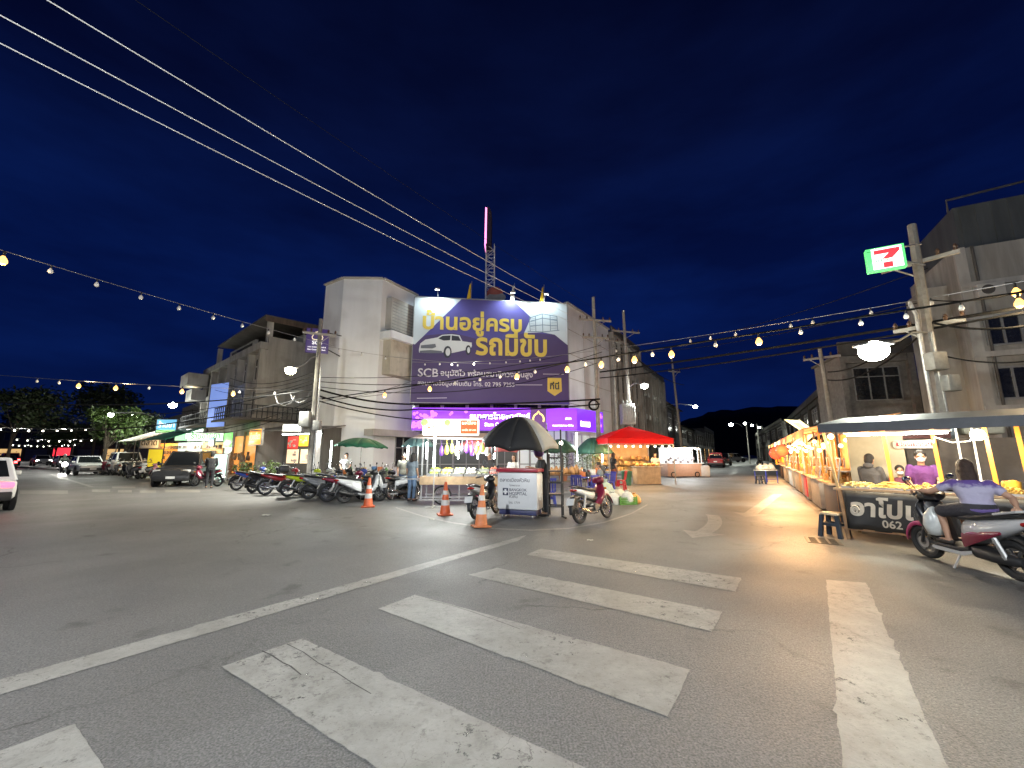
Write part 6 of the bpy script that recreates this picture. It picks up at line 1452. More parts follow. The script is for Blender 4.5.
q = MB(); q.bbox((0, .2, .42), (1.2, .42, .84), .02); q.build('body', mat('olive_board', (.18, .17, .10), .6, var=.3), t); q = MB(); q.box((-.3, -.02, .52), (.34, .02, .44)); q.build('poster', mat('poster_yellow', (.5, .42, .12), .6, var=.4), t, smooth=0); q = MB(); q.box((.2, -.02, .5), (.5, .02, .4)); q.build('label_sheet', mat('paper_white', (.6, .6, .55), .6, var=.15), t, smooth=0)
# rose umbrella and teal one around the fruit cart
pg = P(490, HORIZ, 15.2); umbrella('umbrella', 'rose red awning umbrella right of the fruit cart', (pg.x, 15.2, 0), 1.35, 1.85, 2.28, 8, [PKU], (R(6), 0), 0, .1, 0, 'market umbrellas')
pg = P(418, HORIZ, 15.4); umbrella('umbrella', 'small teal umbrella behind the left lamp of the fruit cart', (pg.x, 15.4, 0), .62, 1.9, 2.25, 8, [mat('umbrella_teal', (.12, .22, .22), .7)], (0, 0), 0, .05, 0, 'market umbrellas')
pg = P(560, HORIZ, 22.5); umbrella('umbrella', 'dark green market umbrella left of the bright tube lamp', (pg.x, 22.5, 0), 1.0, 1.75, 2.4, 8, [DGU], (0, 0), 0, .12, .2, 'market umbrellas')
pg = P(594, HORIZ, 24.0); umbrella('umbrella', 'dark green market umbrella touching the red tent', (pg.x, 24.0, 0), 1.1, 1.7, 2.55, 8, [DGU], (0, 0), 0, .12, .5, 'market umbrellas')
for (px, Yd, z, wt, lb) in ((547, 12.2, 440, 45, 'warm bare bulb between the umbrella and the rack'), (561, 17.5, 443, 60, 'white bare bulb over the brown bag table')):
    p = P(px, z, Yd); t = thing('hanging_bulb', lb, 'bulb', p, 0); q = MB(); q.m = 0; q.tube([(0, 0, .45), (0, 0, .05)], .008, 6); q.m = 1; q.ball((0, 0, 0), (.075, .075, .09), 12, 8); q.build('bulb', [M_BLACK, emit('bare_bulb_warm', (1, .75, .4), 25) if 'warm' in lb else M_WHITEBULB], t)
    q = MB(); q.bar((0, .05, -p.z), (0, .05, .5), .03); q.build('stand', M_STEEL, t, smooth=0); light(t, (0, -.14, 0), wt, (1, .8, .5) if 'warm' in lb else (1, .98, .92), .08)
# brown bag table, blue tables and chairs
pt_ = P(566, HORIZ, 16.8); table('table stacked with brown paper bags near the bank door', (pt_.x, 16.8, 0), 1.5, .7, .8, M_WOOD)
for i in range(7): sack('%s brown bag from the left on the table near the bank door' % ORD[i], (pt_.x - .6 + i * .2, 16.7 + .12 * (i % 2), .8), .13, .28 + .05 * (i % 3), (.42, .24, .10), 'brown', 'brown bags on the table', i)
for i, (px, Yd, lb) in enumerate(((585, 16.2, 'blue topped table left of the small red chair'), (600, 18.5, 'blue topped table close to the red tent'))):
    p = P(px, HORIZ, Yd); table(lb, (p.x, Yd, 0), 1.1, .65, .74, BLC, BLC, .2, 'blue tables')
for i, (px, Yd, c, rz, lb) in enumerate(((578, 15.4, BLC, 60, 'blue chair at the left end of the blue table'), (590, 15.3, BLC, 120, 'blue chair in front of the blue table'), (600, 16.4, BLC, 180, 'blue chair between the two blue tables'), (608, 18, BLC, 200, 'blue chair beside the tent pole'), (620, 19.2, RDC, 150, 'red chair next to the woman at the red tent'), (594, 19.6, RDC, 20, 'red chair behind the blue tables'), (549, 13.4, BLC, 90, 'blue chair behind the metal rack'), (541, 14.2, BLC, 30, 'blue chair deep behind the kiosk man'))):
    p = P(px, HORIZ, Yd); chair(lb, (p.x, Yd, 0), c, R(rz))
for i in range(5):
    c, cm = GC[(i * 2 + 2) % 6]; goods('%s %s container on the two blue tables' % (ORD[i], c), (P(582 + i * 5, HORIZ, 16.2 + (i > 2) * 2.3).x, 16.2 + (i > 2) * 2.3, .74), (.2, .2, .2 + .04 * i), c, cm, 'containers on the blue tables', 'jar' if i % 2 else 'box')
# heap of bags and a green crate on the road
pc0 = G(626, 504); crate('lime green crate of produce on the road by the red motorbike', (pc0.x, pc0.y, 0), (.6, .42, .26), GRC, .2)
for i, (dx, dy, r_, h_, c, n_) in enumerate(((-.75, .1, .3, .55, (.55, .54, .50), 'white'), (-.42, -.02, .26, .40, (.52, .52, .47), 'white'), (-.55, .55, .34, .75, (.34, .42, .36), 'greygreen'), (-.1, .5, .28, .5, (.55, .50, .40), 'cream'), (.05, -.02, .2, .42, (.50, .5, .45), 'white'), (.33, .18, .2, .34, (.58, .28, .08), 'orange'))):
    sack(['leftmost white sack of the heap by the red motorbike', 'low white sack in front of the heap', 'tall grey green sack at the back of the heap', 'cream sack behind the lime crate', 'white bag standing inside the lime crate', 'small orange bag right of the lime crate'][i], (pc0.x + dx, pc0.y + dy, .03 if i == 4 else 0), r_, h_, c, n_, 'sacks heaped on the road', 30 + i)
# ------------------------------------------------------------------ red tent stall
REDT = mat('tent_red', (.60, .022, .022), .65, var=.12, scale=2)
def translucent(m, c, f_=.5):
    nt = m.node_tree; b = nt.nodes['Principled BSDF']; o = [n for n in nt.nodes if n.type == 'OUTPUT_MATERIAL'][0]
    tr = nt.nodes.new('ShaderNodeBsdfTranslucent'); tr.inputs[0].default_value = (*c, 1); mxs = nt.nodes.new('ShaderNodeMixShader'); mxs.inputs[0].default_value = f_
    nt.links.new(b.outputs[0], mxs.inputs[1]); nt.links.new(tr.outputs[0], mxs.inputs[2]); nt.links.new(mxs.outputs[0], o.inputs[0])
translucent(REDT, (.85, .03, .03), .55)
tp = P(630, HORIZ, 23.5); tn = thing('market_tent', 'red pop up market tent with a peaked roof and bulbs under its eaves', 'tent', (tp.x, 23.5, 0), R(8))
TW, TD, TE = 1.85, 1.5, 2.42; q = MB()
pk = 3.15; cs = [(-TW, -TD, TE), (TW, -TD, TE), (TW, TD, TE), (-TW, TD, TE)]; cm_ = [(-TW * .45, -TD * .45, 2.85), (TW * .45, -TD * .45, 2.85), (TW * .45, TD * .45, 2.85), (-TW * .45, TD * .45, 2.85)]
q.add(cs + cm_ + [(0, 0, pk)], [[i, (i + 1) % 4, 4 + (i + 1) % 4, 4 + i] for i in range(4)] + [[4 + i, 4 + (i + 1) % 4, 8] for i in range(4)]); q.add(cs + [(x, y, TE - .28) for x, y, z in cs], [[i, (i + 1) % 4, 4 + (i + 1) % 4, 4 + i] for i in range(4)]); q.build('canopy', REDT, tn, smooth=0, solid=.01)
for x, y in ((-TW, -TD), (TW, -TD), (TW, TD), (-TW, TD)):
    q = MB(); q.bar((x * .985, y * .985, 0), (x * .985, y * .985, TE), .045); q.bar((x * .985, y * .985, TE - .5), (x * .5, y * .985, TE - .05), .025); q.build('post', M_FRAME, tn, smooth=0)
q = MB()
for a, b in (((-TW, -TD), (TW, -TD)), ((TW, -TD), (TW, TD)), ((TW, TD), (-TW, TD)), ((-TW, TD), (-TW, -TD))): q.bar((*a, TE - .3), (*b, TE - .3), .03)
q.build('rail', M_FRAME, tn, smooth=0)
for i in range(9):
    q = MB(); q.ball((-TW + .2 + i * (2 * TW - .4) / 8, -TD + .12, TE - .42), .05, 10, 6); q.build('bulb', emit('tent_bulb', (1, .82, .5), 18), tn)
q = MB(); q.quad((-TW * .95, TD * .96, .7), (TW * .95, TD * .96, .7), (TW * .95, TD * .96, TE - .3), (-TW * .95, TD * .96, TE - .3)); q.build('back_cloth', mat('tent_back_cloth', (.42, .30, .17), .8, var=.3, scale=2), tn, smooth=0, solid=.01)
q = MB(); rr_ = random.Random(77)
for i in range(40): q.bbox((rr_.uniform(-1.6, 1.6), rr_.uniform(.9, 1.35), rr_.choice((.75, 1.05, 1.35)) + rr_.uniform(0, .05)), (rr_.uniform(.1, .22), .15, rr_.uniform(.12, .26)), .02)
q.box((0, 1.15, .66), (3.3, .5, .04)); q.box((0, 1.2, 1.0), (3.3, .3, .03)); q.box((0, 1.2, 1.3), (3.3, .3, .03)); o = q.build('stocked_shelf', mat('stall_food', (.45, .26, .08), .55, var=.6, scale=6), tn)
for x in (-1.1, 0, 1.1): light(tn, (x, -.7, TE - .55), 85, (1, .68, .32), .1)
cp = P(646, HORIZ, 22.9); ct = thing('food_counter', 'wooden food counter under the red tent', 'counter', (cp.x, 22.6, 0), R(6)); q = MB(); q.bbox((0, .3, .45), (1.35, .6, .9), .02); q.build('body', WOODP, ct); q = MB(); q.box((0, .25, .92), (1.5, .75, .04)); q.build('top', M_STEEL, ct, smooth=0)
for i in range(6):
    c = [(.6, .34, .08), (.55, .2, .05), (.6, .5, .2)][i % 3]; t = MB(); t.lathe([(0, 0), (.09, 0), (.13, .1), (.12, .11)], 12); t.ball((0, 0, .1), (.11, .11, .07), 10, 6); tag(t.build('food_bowl', mat('cooked_food_%d' % (i % 3), c, .5, var=.4, scale=14), None, loc=(cp.x - .55 + i * .22, 22.8, .94)), '%s bowl of cooked food from the left on the tent counter' % ORD[i], 'bowl', 'bowls on the tent counter')
p = P(624, HORIZ, 22.3); tag(MB().lathe([(0, 0), (.22, 0), (.27, .62), (.3, .66), (.27, .74), (0, .78)], 16).build('waste_bin', mat('bin_green', (.05, .16, .10), .5), None, loc=(p.x, 22, 0)), 'dark green lidded bin at the tent middle post', 'bin')
# ------------------------------------------------------------------ glass food cart
gp2 = P(684, HORIZ, 29); gc = thing('glass_food_cart', 'white glowing glass fronted food cart right of the red tent', 'food cart', (gp2.x, 29, 0), R(10))
GWD = 2.6
q = MB(); q.bbox((0, .5, .50), (GWD, 1.0, .86), .03); q.build('body', mat('cart_pink_board', (.50, .32, .24), .55, var=.15), gc)
q = MB()
for a in ((-GWD / 2, 0), (-.4, 0), (.45, 0), (GWD / 2 - .25, 0), (-GWD / 2, 1), (GWD / 2, 1)): q.bar((a[0], a[1], .93), (a[0], a[1], 2.0), .05)
for y in (0, 1): q.bar((-GWD / 2, y, 2.0), (GWD / 2 - .25, y, 2.0), .05); q.bar((-GWD / 2, y, .95), (GWD / 2, y, .95), .05)
q.tube([(GWD / 2 - .25, 0, 2.0), (GWD / 2 - .06, 0, 1.9), (GWD / 2, 0, 1.6), (GWD / 2, 0, .93)], .025, 6); q.build('frame', M_WHITE, gc, smooth=0)
q = MB(); q.quad((-GWD / 2, .98, .95), (GWD / 2, .98, .95), (GWD / 2 - .2, .98, 2.0), (-GWD / 2, .98, 2.0)); q.build('back_panel', emit('cart_glow', (.85, .95, 1), .5), gc, smooth=0)
q = MB(); q.box((-.1, .5, 2.03), (GWD - .1, 1.15, .04)); q.build('roof', M_WHITE, gc, smooth=0)
for i in range(10):
    for z in (0,):
        q = MB(); q.ball((-GWD / 2 + .1 + i * .26, -.02, 1.96), .045, 8, 6); q.build('bulb', M_WHITEBULB, gc)
q = MB()
for i in range(12): q.bbox((-1.1 + i * .19, .5, 1.06 + (i % 3) * .12), (.13, .2, .2), .02)
q.build('goods', mat('cart_goods', (.25, .24, .26), .6, var=.6), gc)
for x in (-.9, .9): q = MB(); q.torus((x, -.02, .2), .16, .035, 'Y', 20, 6); q.build('wheel', M_BLACK, gc)
light(gc, (0, .4, 1.85), 90, (.92, .98, 1), .2); light(gc, (.2, -.5, 1.7), 60, (.92, .98, 1), .2)
p = P(702, HORIZ, 29.5); tag(MB().bbox((0, 0, .42), (.75, .6, .8), .12).build('cool_box', mat('ice_box_white', (.5, .52, .54), .5, var=.1), None, loc=(p.x, 29.5, 0)), 'pale cool box at the right end of the glass cart', 'cool box')

# ------------------------------------------------------------------ snack stall, near right
so = Vector((6.45, 8.31, 0)); sd = Vector((.62, -.785, 0)); SAZ = math.atan2(sd.y, sd.x); SL, SDp = 2.42, 1.15
stl = thing('snack_stall', 'snack stall with orange posts, a dark lettered banner and a tube lit roof', 'food stall', so, SAZ)
def sw(x, y, z=0): v = Vector((x, y, z)); return so + Matrix.Rotation(SAZ, 3, 'Z') @ v
OPOST = mat('orange_post', (.62, .24, .03), .45, var=.15, dirt=.2); SWD = mat('stall_wood', (.30, .17, .08), .6, var=.4, scale=7)
q = MB(); q.box((SL / 2, SDp / 2 - .1, .93), (SL + .15, SDp, .035)); q.build('counter', WOODP, stl, smooth=0)
for x in (0.02, SL):
    for y in (-.08, .95): q = MB(); q.bar((x + (.05 if y < 0 and x < 1 else 0), y, 0), (x, y, .92), .06, .05); q.build('leg', SWD, stl, smooth=0)
q = MB(); n_ = 40
for i in range(n_ + 1):
    for k_ in range(7):
        f_ = k_ / 6; q.v.append((.08 + (SL - .1) * i / n_, -.12 + .014 * math.sin(i * .9 + f_ * 3) * (.3 + f_), .905 - f_ * .70))
for i in range(n_):
    for k_ in range(6): a = i * 7 + k_; q.f.append([a, a + 7, a + 8, a + 1]); q.mi.append(0)
bn = q.build('banner', mat('banner_black', (.02, .02, .02), .5, var=.5, scale=2), stl, solid=.004)
q = MB(); q.bar((0, -.10, .20), (SL, -.10, .20), .035); q.build('banner_rail', SWD, stl, smooth=0)
BL = mat('banner_cream_letters', (.52, .47, .38), .6, var=.15)
o = text('อาโปเต', 1, BL, stl, (0, 0, 0), (R(90), 0, 0), 'banner_lettering', bold=.035, ext=.002, shear=.12); xs = [v.co.x for v in o.data.vertices]; k_ = 1.12 / (max(xs) - min(xs)); o.data.transform(Matrix.Diagonal((k_, k_ * 1.0, 1, 1))); o.location = (.16 - min(xs) * k_, -.145, .47)
q = MB(); sp2 = [(.235 + .06 * math.cos(a) * (1 - a / 14), .56 + .085 * math.sin(a) * (1 - a / 14)) for a in [j * .45 for j in range(22)]]; q.tube([(x, -.15, z) for x, z in sp2], .016, 6); q.build('banner_swirl', BL, stl)
o = text('062', 1, BL, stl, (0, 0, 0), (R(90), 0, 0), 'banner_lettering', bold=.02, ext=.002); xs = [v.co.x for v in o.data.vertices]; k_ = .27 / (max(xs) - min(xs)); o.data.transform(Matrix.Scale(k_, 4)); o.location = (.60 - min(xs) * k_, -.145, .29)
# roof
RZ0 = 1.99
q = MB(); q.add([(-.12, -.42, RZ0 + .02), (SL + .12, -.42, RZ0 + .02), (SL + .12, 1.5, RZ0 + .36), (-.12, 1.5, RZ0 + .36), (-.12, -.42, RZ0 + .19), (SL + .12, -.42, RZ0 + .19), (SL + .12, 1.5, RZ0 + .42), (-.12, 1.5, RZ0 + .42)], [[3, 2, 1, 0], [4, 5, 6, 7], [0, 1, 5, 4], [1, 2, 6, 5], [2, 3, 7, 6], [3, 0, 4, 7]]); q.build('roof', mat('stall_roof_sheet', (.05, .056, .066), .5, var=.2), stl, smooth=0)
for x, y0, y1 in ((.70, .62, .55), (1.38, .62, .55), (2.02, .62, .55), (SL - .04, .05, .05)):
    q = MB(); q.bar((x, y0, .94), (x - .02, y1, RZ0 + .1), .055); q.build('post', OPOST, stl, smooth=0)
q = MB(); q.bar((0, -.06, .9), (-.12, -.10, RZ0 + .05), .04); q.build('front_post', mat('bamboo_post', (.42, .30, .15), .6, var=.25), stl, smooth=0)
q = MB(); q.bar((1.62, 1.1, .5), (1.62, 1.1, RZ0 + .2), .03); q.bar((1.82, 1.1, .5), (1.82, 1.1, RZ0 + .2), .03); q.build('white_post', M_WHITE, stl, smooth=0)
q = MB(); q.cyl((.95, -.20, RZ0 - .03), .022, 1.35, 10, axis='X'); q.build('tube', M_TUBE, stl)
q = MB(); q.box((.95, -.20, RZ0 + .0), (1.45, .06, .03)); q.build('tube_fitting', M_WHITE, stl, smooth=0)
q = MB(); q.ball((1.95, -.1, RZ0 - .08), (.09, .09, .09), 14, 10); q.build('bulb', M_WHITEBULB, stl)
q = MB(); q.ball((.02, -.2, RZ0 - .05), (.05, .05, .05), 12, 8); q.build('bulb', emit('stall_bulb_warm', (1, .72, .36), 22), stl)
q = MB(); q.tube([(1.95, -.1, RZ0), (1.85, -.12, RZ0 - .18), (1.65, -.1, RZ0 - .2), (1.45, -.05, RZ0 - .1), (1.42, -.05, RZ0 - .2)], .008, 6); q.build('lamp_cord', M_WHITE, stl)
light(stl, (.5, -.2, RZ0 - .12), 62, (1, .78, .48), .15); light(stl, (1.35, -.2, RZ0 - .12), 66, (1, .76, .46), .15); light(stl, (1.95, -.12, RZ0 - .24), 95, (1, .82, .54), .1); light(stl, (1.1, .9, RZ0 - .05), 40, (1, .9, .75), .1); light(stl, (.02, -.3, RZ0 - .16), 10, (1, .7, .36), .08)
q = MB(); q.box((.30, 1.75, 1.0), (.95, .04, 2.0)); q.build('back_panel', mat('cream_back_board', (.46, .41, .30), .6, var=.12), stl, smooth=0)
q = MB(); q.box((1.65, 1.78, .95), (1.7, .04, 1.9)); q.build('dark_back_panel', mat('dark_board', (.035, .03, .028), .7, var=.3), stl, smooth=0)
pz = sw(.95, 1.66, 1.80); board('small_sign', 'small red sign hanging above the child at the snack stall', pz, SAZ, .60, .12, mat('sign_red', (.42, .03, .05), .5), .03, txt='ของทานเล่น', tm=mat('sign_white', (.75, .74, .68), .5), tz=-.2)
SNK = mat('fried_snack', (.60, .40, .10), .55, var=.35, scale=16); SNK2 = mat('fried_snack_pale', (.66, .52, .22), .55, var=.3, scale=16)
for i in range(5):
    rr_ = random.Random(50 + i); x0 = .26 + i * .465; p = sw(x0, .16, .95); t = thing('snack_tray', '%s tray of golden fried snacks from the left of the snack stall' % ORD[i], 'tray', p, SAZ, 'trays of fried snacks')
    q = MB(); q.box((0, .1, .008), (.44, .60, .012)); q.box((0, -.2, .02), (.44, .012, .035)); q.box((0, .4, .02), (.44, .012, .035)); q.build('tray', M_STEEL, t, smooth=0)
    q = MB()
    for k_ in range(90):
        x, y = rr_.uniform(-.2, .2), rr_.uniform(-.17, .37); z = .02 + rr_.random() ** 1.5 * .10 * (1 - (x / .26) ** 2); a = rr_.uniform(-.5, .5) + (0 if i % 2 else 1.4); l_ = rr_.uniform(.05, .1)
        q.tube([(x - l_ * math.cos(a), y - l_ * math.sin(a), z), (x, y, z + .012), (x + l_ * math.cos(a), y + l_ * math.sin(a), z)], .011, 5)
    o = q.build('snacks', SNK if i % 3 else SNK2, t); o['kind'] = 'stuff'
for i, x in enumerate((1.60, 1.76, 1.92, 2.12)):
    p = sw(x, .72, .95); q = MB(); q.lathe([(0, 0), (.05, 0), (.065, .16), (.06, .165)], 12); q.lathe([(.068, .16), (.05, .2), (0, .21)], 12); tag(q.build('plastic_cup', mat('cup_%d' % (i % 2), ((.6, .6, .58), (.6, .3, .06))[i % 2], .3), None, loc=p), '%s lidded cup from the left at the back of the snack counter' % ORD[i], 'cup', 'cups on the snack counter')
p = sw(2.20, .55, .95); t = MB(); t.lathe([(0, 0), (.08, 0), (.09, .14), (.09, .2), (.07, .2)], 14); t.ball((0, 0, .18), (.08, .08, .05), 10, 6); tag(t.build('snack_jar', mat('jar_orange_snack', (.62, .33, .04), .3, var=.3, scale=12), None, loc=p), 'big jar of orange snacks on the snack counter', 'jar')
p = G(837, 537); stool('dark blue plastic stool with a beige seat at the snack stall corner', (p.x, p.y + .05, 0), mat('stool_navy', (.025, .035, .05), .45, var=.2), mat('stool_beige', (.50, .42, .30), .5, var=.2), .46, .5)
# things stacked on the stall roof / parked behind it: tarpaulined cart
tk = P(905, 410, 11.5); t = thing('covered_cart', 'cart under a pale rounded cover showing above the snack stall roof', 'cart', (tk.x, 11.8, .12), R(-35))
q = MB(); q.loft([(-.9, 0, 2.0, .4, .1), (-.8, 0, 2.1, .6, .3), (.2, 0, 2.2, .65, .38), (1.0, 0, 2.15, .6, .33)], 14, 3); q.build('cover', mat('pale_blue_cover', (.30, .36, .38), .5, var=.2), t)
q = MB(); q.box((.25, -.66, 2.1), (1.3, .02, .42)); q.build('red_side', mat('dull_red_board', (.14, .05, .04), .6, var=.4), t, smooth=0)
q = MB(); q.bbox((1.55, -.2, 2.2), (.75, .6, .45), .08); q.build('box', mat('cream_box', (.40, .38, .30), .6, var=.2), t)
q = MB()
for x in (-.7, .9):
    for y in (-.5, .5): q.bar((x, y, 0), (x, y, 1.95), .05)
q.box((.1, 0, .8), (1.8, 1.0, .05)); q.build('frame', M_DARKC, t, smooth=0)

# ------------------------------------------------------------------ row of lit stalls on the right street
def food_stall(label, pos, az, w_, d_, body, roofm, glow, seed, rz=2.25, watts=125, col_=(1, .52, .18), glass=True, bulbs=5):
    rr_ = random.Random(seed); t = thing('food_stall', label, 'food stall', pos, az, 'lit stalls along the right street')
    q = MB(); q.bbox((w_ / 2, d_ / 2, .46), (w_, d_, .84), .03); q.build('cabinet', body, t)
    q = MB(); q.box((w_ / 2, d_ / 2 - .06, .91), (w_ + .1, d_ + .15, .04)); q.build('counter', WOODP, t, smooth=0)
    for x in (.03, w_ - .03):
        for y in (.03, d_ - .03): q = MB(); q.bar((x, y, .1), (x, y, rz), .045); q.build('post', OPOST if seed % 2 else SWD, t, smooth=0)
    q = MB(); q.add([(-.25, -.5, rz - .06), (w_ + .25, -.5, rz - .06), (w_ + .25, d_ + .3, rz + .22), (-.25, d_ + .3, rz + .22)], [[0, 1, 2, 3]]); q.add([(-.25, -.5, rz - .06), (w_ + .25, -.5, rz - .06), (w_ + .25, -.52, rz - .26), (-.25, -.52, rz - .26)], [[0, 1, 2, 3]]); q.build('canopy', roofm, t, smooth=0, solid=.02)
    if glass:
        q = MB()
        for x in (.08, w_ * .5, w_ - .08): q.bar((x, .06, .93), (x, .16, 1.5), .03); q.bar((x, .5, .93), (x, .5, 1.5), .03)
        q.bar((.08, .16, 1.5), (w_ - .08, .16, 1.5), .03); q.box((w_ / 2, .3, 1.2), (w_ - .2, .35, .02)); q.build('display_case', M_FRAME, t, smooth=0)
    q = MB(); q.quad((.0, d_ - .02, .95), (w_, d_ - .02, .95), (w_, d_ - .02, rz - .05), (0, d_ - .02, rz - .05)); q.build('back_sheet', mat('stall_back_cloth', (.45, .27, .12), .8, var=.3), t, smooth=0)
    for i in range(bulbs):
        q = MB(); q.ball((w_ * (i + .5) / bulbs, -.1 + .5 * (i % 2), rz - .32 - .12 * (i % 3)), .055, 10, 6); q.build('bulb', glow, t)
    q = MB()
    for i in range(34): x = rr_.uniform(.1, w_ - .1); q.bbox((x, rr_.uniform(.05, d_ - .2), .95 + rr_.uniform(.03, .2)), (rr_.uniform(.08, .2), rr_.uniform(.08, .2), rr_.uniform(.08, .22)), .015)
    o = q.build('food_stock', mat('stall_food', (.45, .26, .08), .55, var=.6, scale=6), t); o['kind'] = 'stuff'
    light(t, (w_ / 2, -.1, rz - .5), watts, col_, .15); light(t, (w_ / 2, -.85, rz - .42), watts * 1.3, col_, .15); return t
SX = -DIRR; SAZ2 = math.atan2(SX.y, SX.x)            # local x runs towards the camera, -y faces the street
WB_ = emit('row_bulb_warm', (1, .62, .24), 5); WB2 = emit('row_bulb_white', (1, .92, .72), 8)
OCAN = mat('orange_canopy', (.42, .19, .06), .7, var=.3); WCAN = mat('white_canopy', (.55, .5, .42), .7, var=.15); DCAN = mat('dark_canopy', (.08, .07, .06), .7, var=.3); DBR = mat('dark_brown_board', (.05, .026, .018), .6, var=.3); RCAN = mat('red_canopy', (.45, .05, .03), .7)
def srow(s): return Vector((7.35, 9.55, 0)) + DIRR * s
def put(s, w_, *a, **k): return food_stall(a[0], srow(s + w_), SAZ2, w_, .95, *a[1:], **k)
put(.1, 2.0, 'nearest dark brown stall in the lit row, next to the snack stall', DBR, OCAN, WB_, 1, watts=42)
put(3.1, 2.0, 'stall with pale panels and a leaning board, second in the lit row', mat('grey_board', (.26, .22, .18), .6, var=.25), OCAN, WB_, 2)
s3 = put(5.9, 2.2, 'stall of the lit row with a bright red front panel', mat('grey_board', (.26, .22, .18), .6, var=.25), RCAN, WB_, 3)
q = MB(); q.box((1.65, -.015, .50), (.75, .03, .76)); q.build('red_panel', RDC, s3, smooth=0)
put(9.0, 2.2, 'stall of the lit row hung with red lanterns', WOODP, WCAN, WB2, 4, watts=95, col_=(1, .66, .34))
put(12.4, 2.4, 'white lit stall fifth along the lit row', M_WHITE2, WCAN, WB2, 5, watts=120, col_=(1, .86, .68))
put(16.5, 2.4, 'orange roofed stall sixth along the lit row', WOODP, OCAN, WB_, 6)
put(21, 2.4, 'farthest stall of the lit row', DBR, WCAN, WB2, 7, watts=110)
# red lanterns, arrow sign
for i, (s, out, z, lb) in enumerate(((7.9, .55, 1.72, 'red paper lantern nearest the road'), (8.4, .75, 1.62, 'red paper lantern in the middle of the three'), (9.2, .55, 1.75, 'red paper lantern farthest from the camera'))):
    p = srow(s) + Vector((-DIRR.y, DIRR.x, 0)) * out; q = MB(); q.tube([(0, 0, .55), (0, 0, .2)], .006, 5); q.m = 1; q.lathe([(.05, -.24), (.17, -.16), (.235, 0), (.17, .16), (.05, .24)], 16); q.m = 2; q.tube([(0, 0, -.24), (0, 0, -.45)], [.03, .04], 6)
    tag(q.build('paper_lantern', [M_BLACK, emit('lantern_red', (1, .07, .03), 1.3), mat('tassel_yellow', (.6, .35, .03), .7)], None, loc=(p.x, p.y, z)), lb, 'lantern', 'red lanterns')
p = P(800, 432, 15.0); t = thing('arrow_sign', 'yellow and white arrow shaped sign glowing above the lit stalls', 'sign', p, R(-38)); q = MB(); q.prism([(-.45, .48), (.05, .42), (.48, -.02), (.08, -.45), (-.35, -.50), (.10, -.03)], (0, .08, 0)); q.build('arrow', emit('arrow_glow', (1, .88, .45), 1.2), t, smooth=0)
q = MB(); q.prism([(-.20, .36), (.0, .33), (.32, -.02), (.05, -.32), (-.1, -.34), (.20, -.03)], (0, -.01, 0), o=(0, -.002, 0)); q.build('arrow_print', emit('arrow_print', (.55, .75, .25), .9), t, smooth=0)
q = MB(); q.bar((0, .06, -p.z), (0, .06, -.2), .05); q.build('post', M_STEEL, t, smooth=0)
# leaning boards and folding table by the row
p = P(764, HORIZ, 23.5); table('folding table with blue legs and a white cloth bundle beside the stalls', (p.x, 23.5, 0), 1.2, .7, .72, mat('paper_white', (.6, .6, .55), .6), BLC, .5)
for i in range(3): sack(['left', 'middle', 'right'][i] + ' pale bundle on the blue legged folding table', (p.x - .35 + i * .35, 23.4 + .1 * i, .72), .22, .34, (.55, .48, .40), 'cream', 'bundles on the folding table', 70 + i)
stool('dark plastic stool under the folding table edge', (p.x - .7, 22.9, 0), mat('stool_navy', (.025, .035, .05), .45), None, .45)

for i, (px, py, sc_, lb) in enumerate(((266, 516, 1.0, 'crumpled white paper scrap lying alone on the left carriageway'), (432, 520, .6, 'tiny paper scrap on the road left of the middle traffic cone'), (590, 541, .5, 'tiny paper scrap on the road in front of the red motorbike'))):
    p = G(px, py); rr_ = random.Random(i); q = MB(); n_ = 6
    for a in range(n_ + 1):
        for b in range(n_ + 1): q.v.append(((a / n_ - .5) * .22 * sc_ + rr_.uniform(-.01, .01), (b / n_ - .5) * .16 * sc_ + rr_.uniform(-.01, .01), .012 + rr_.uniform(0, .03) * sc_))
    for a in range(n_):
        for b in range(n_): k_ = a * (n_ + 1) + b; q.f.append([k_, k_ + 1, k_ + n_ + 2, k_ + n_ + 1]); q.mi.append(0)
    tag(q.build('paper_scrap', mat('paper_white', (.6, .6, .55), .6, var=.15), None, loc=(p.x, p.y, 0), smooth=20), lb, 'litter')
# ------------------------------------------------------------------ people: one continuous remeshed body, clothing and hair as children
def remesh(mb, name, m, parent, vox, smooth=3):
    me = bpy.data.meshes.new('tmp'); me.from_pydata(mb.v, [], mb.f); me.update()
    bm = bmesh.new(); bm.from_mesh(me); bmesh.ops.recalc_face_normals(bm, faces=bm.faces); bm.to_mesh(me); bm.free()
    o = bpy.data.objects.new('tmp', me); col.objects.link(o)
    r_ = o.modifiers.new('r', 'REMESH'); r_.mode = 'VOXEL'; r_.voxel_size = vox
    s_ = o.modifiers.new('s', 'SMOOTH'); s_.iterations = smooth; s_.factor = .5
    dg = bpy.context.evaluated_depsgraph_get(); dg.update()
    m2_ = bpy.data.meshes.new_from_object(o.evaluated_get(dg)); bpy.data.objects.remove(o); bpy.data.meshes.remove(me)
    m2_.name = name; m2_.materials.clear(); m2_.materials.append(m); m2_.polygons.foreach_set('use_smooth', [True] * len(m2_.polygons))
    o = bpy.data.objects.new(name, m2_); col.objects.link(o)
    if parent is not None: o.parent = parent
    return o
def limb(q, pts, rs):
    q.tube(pts, rs, 12)
    for p, r_ in zip(pts, rs): q.ball(p, r_, 12, 8)
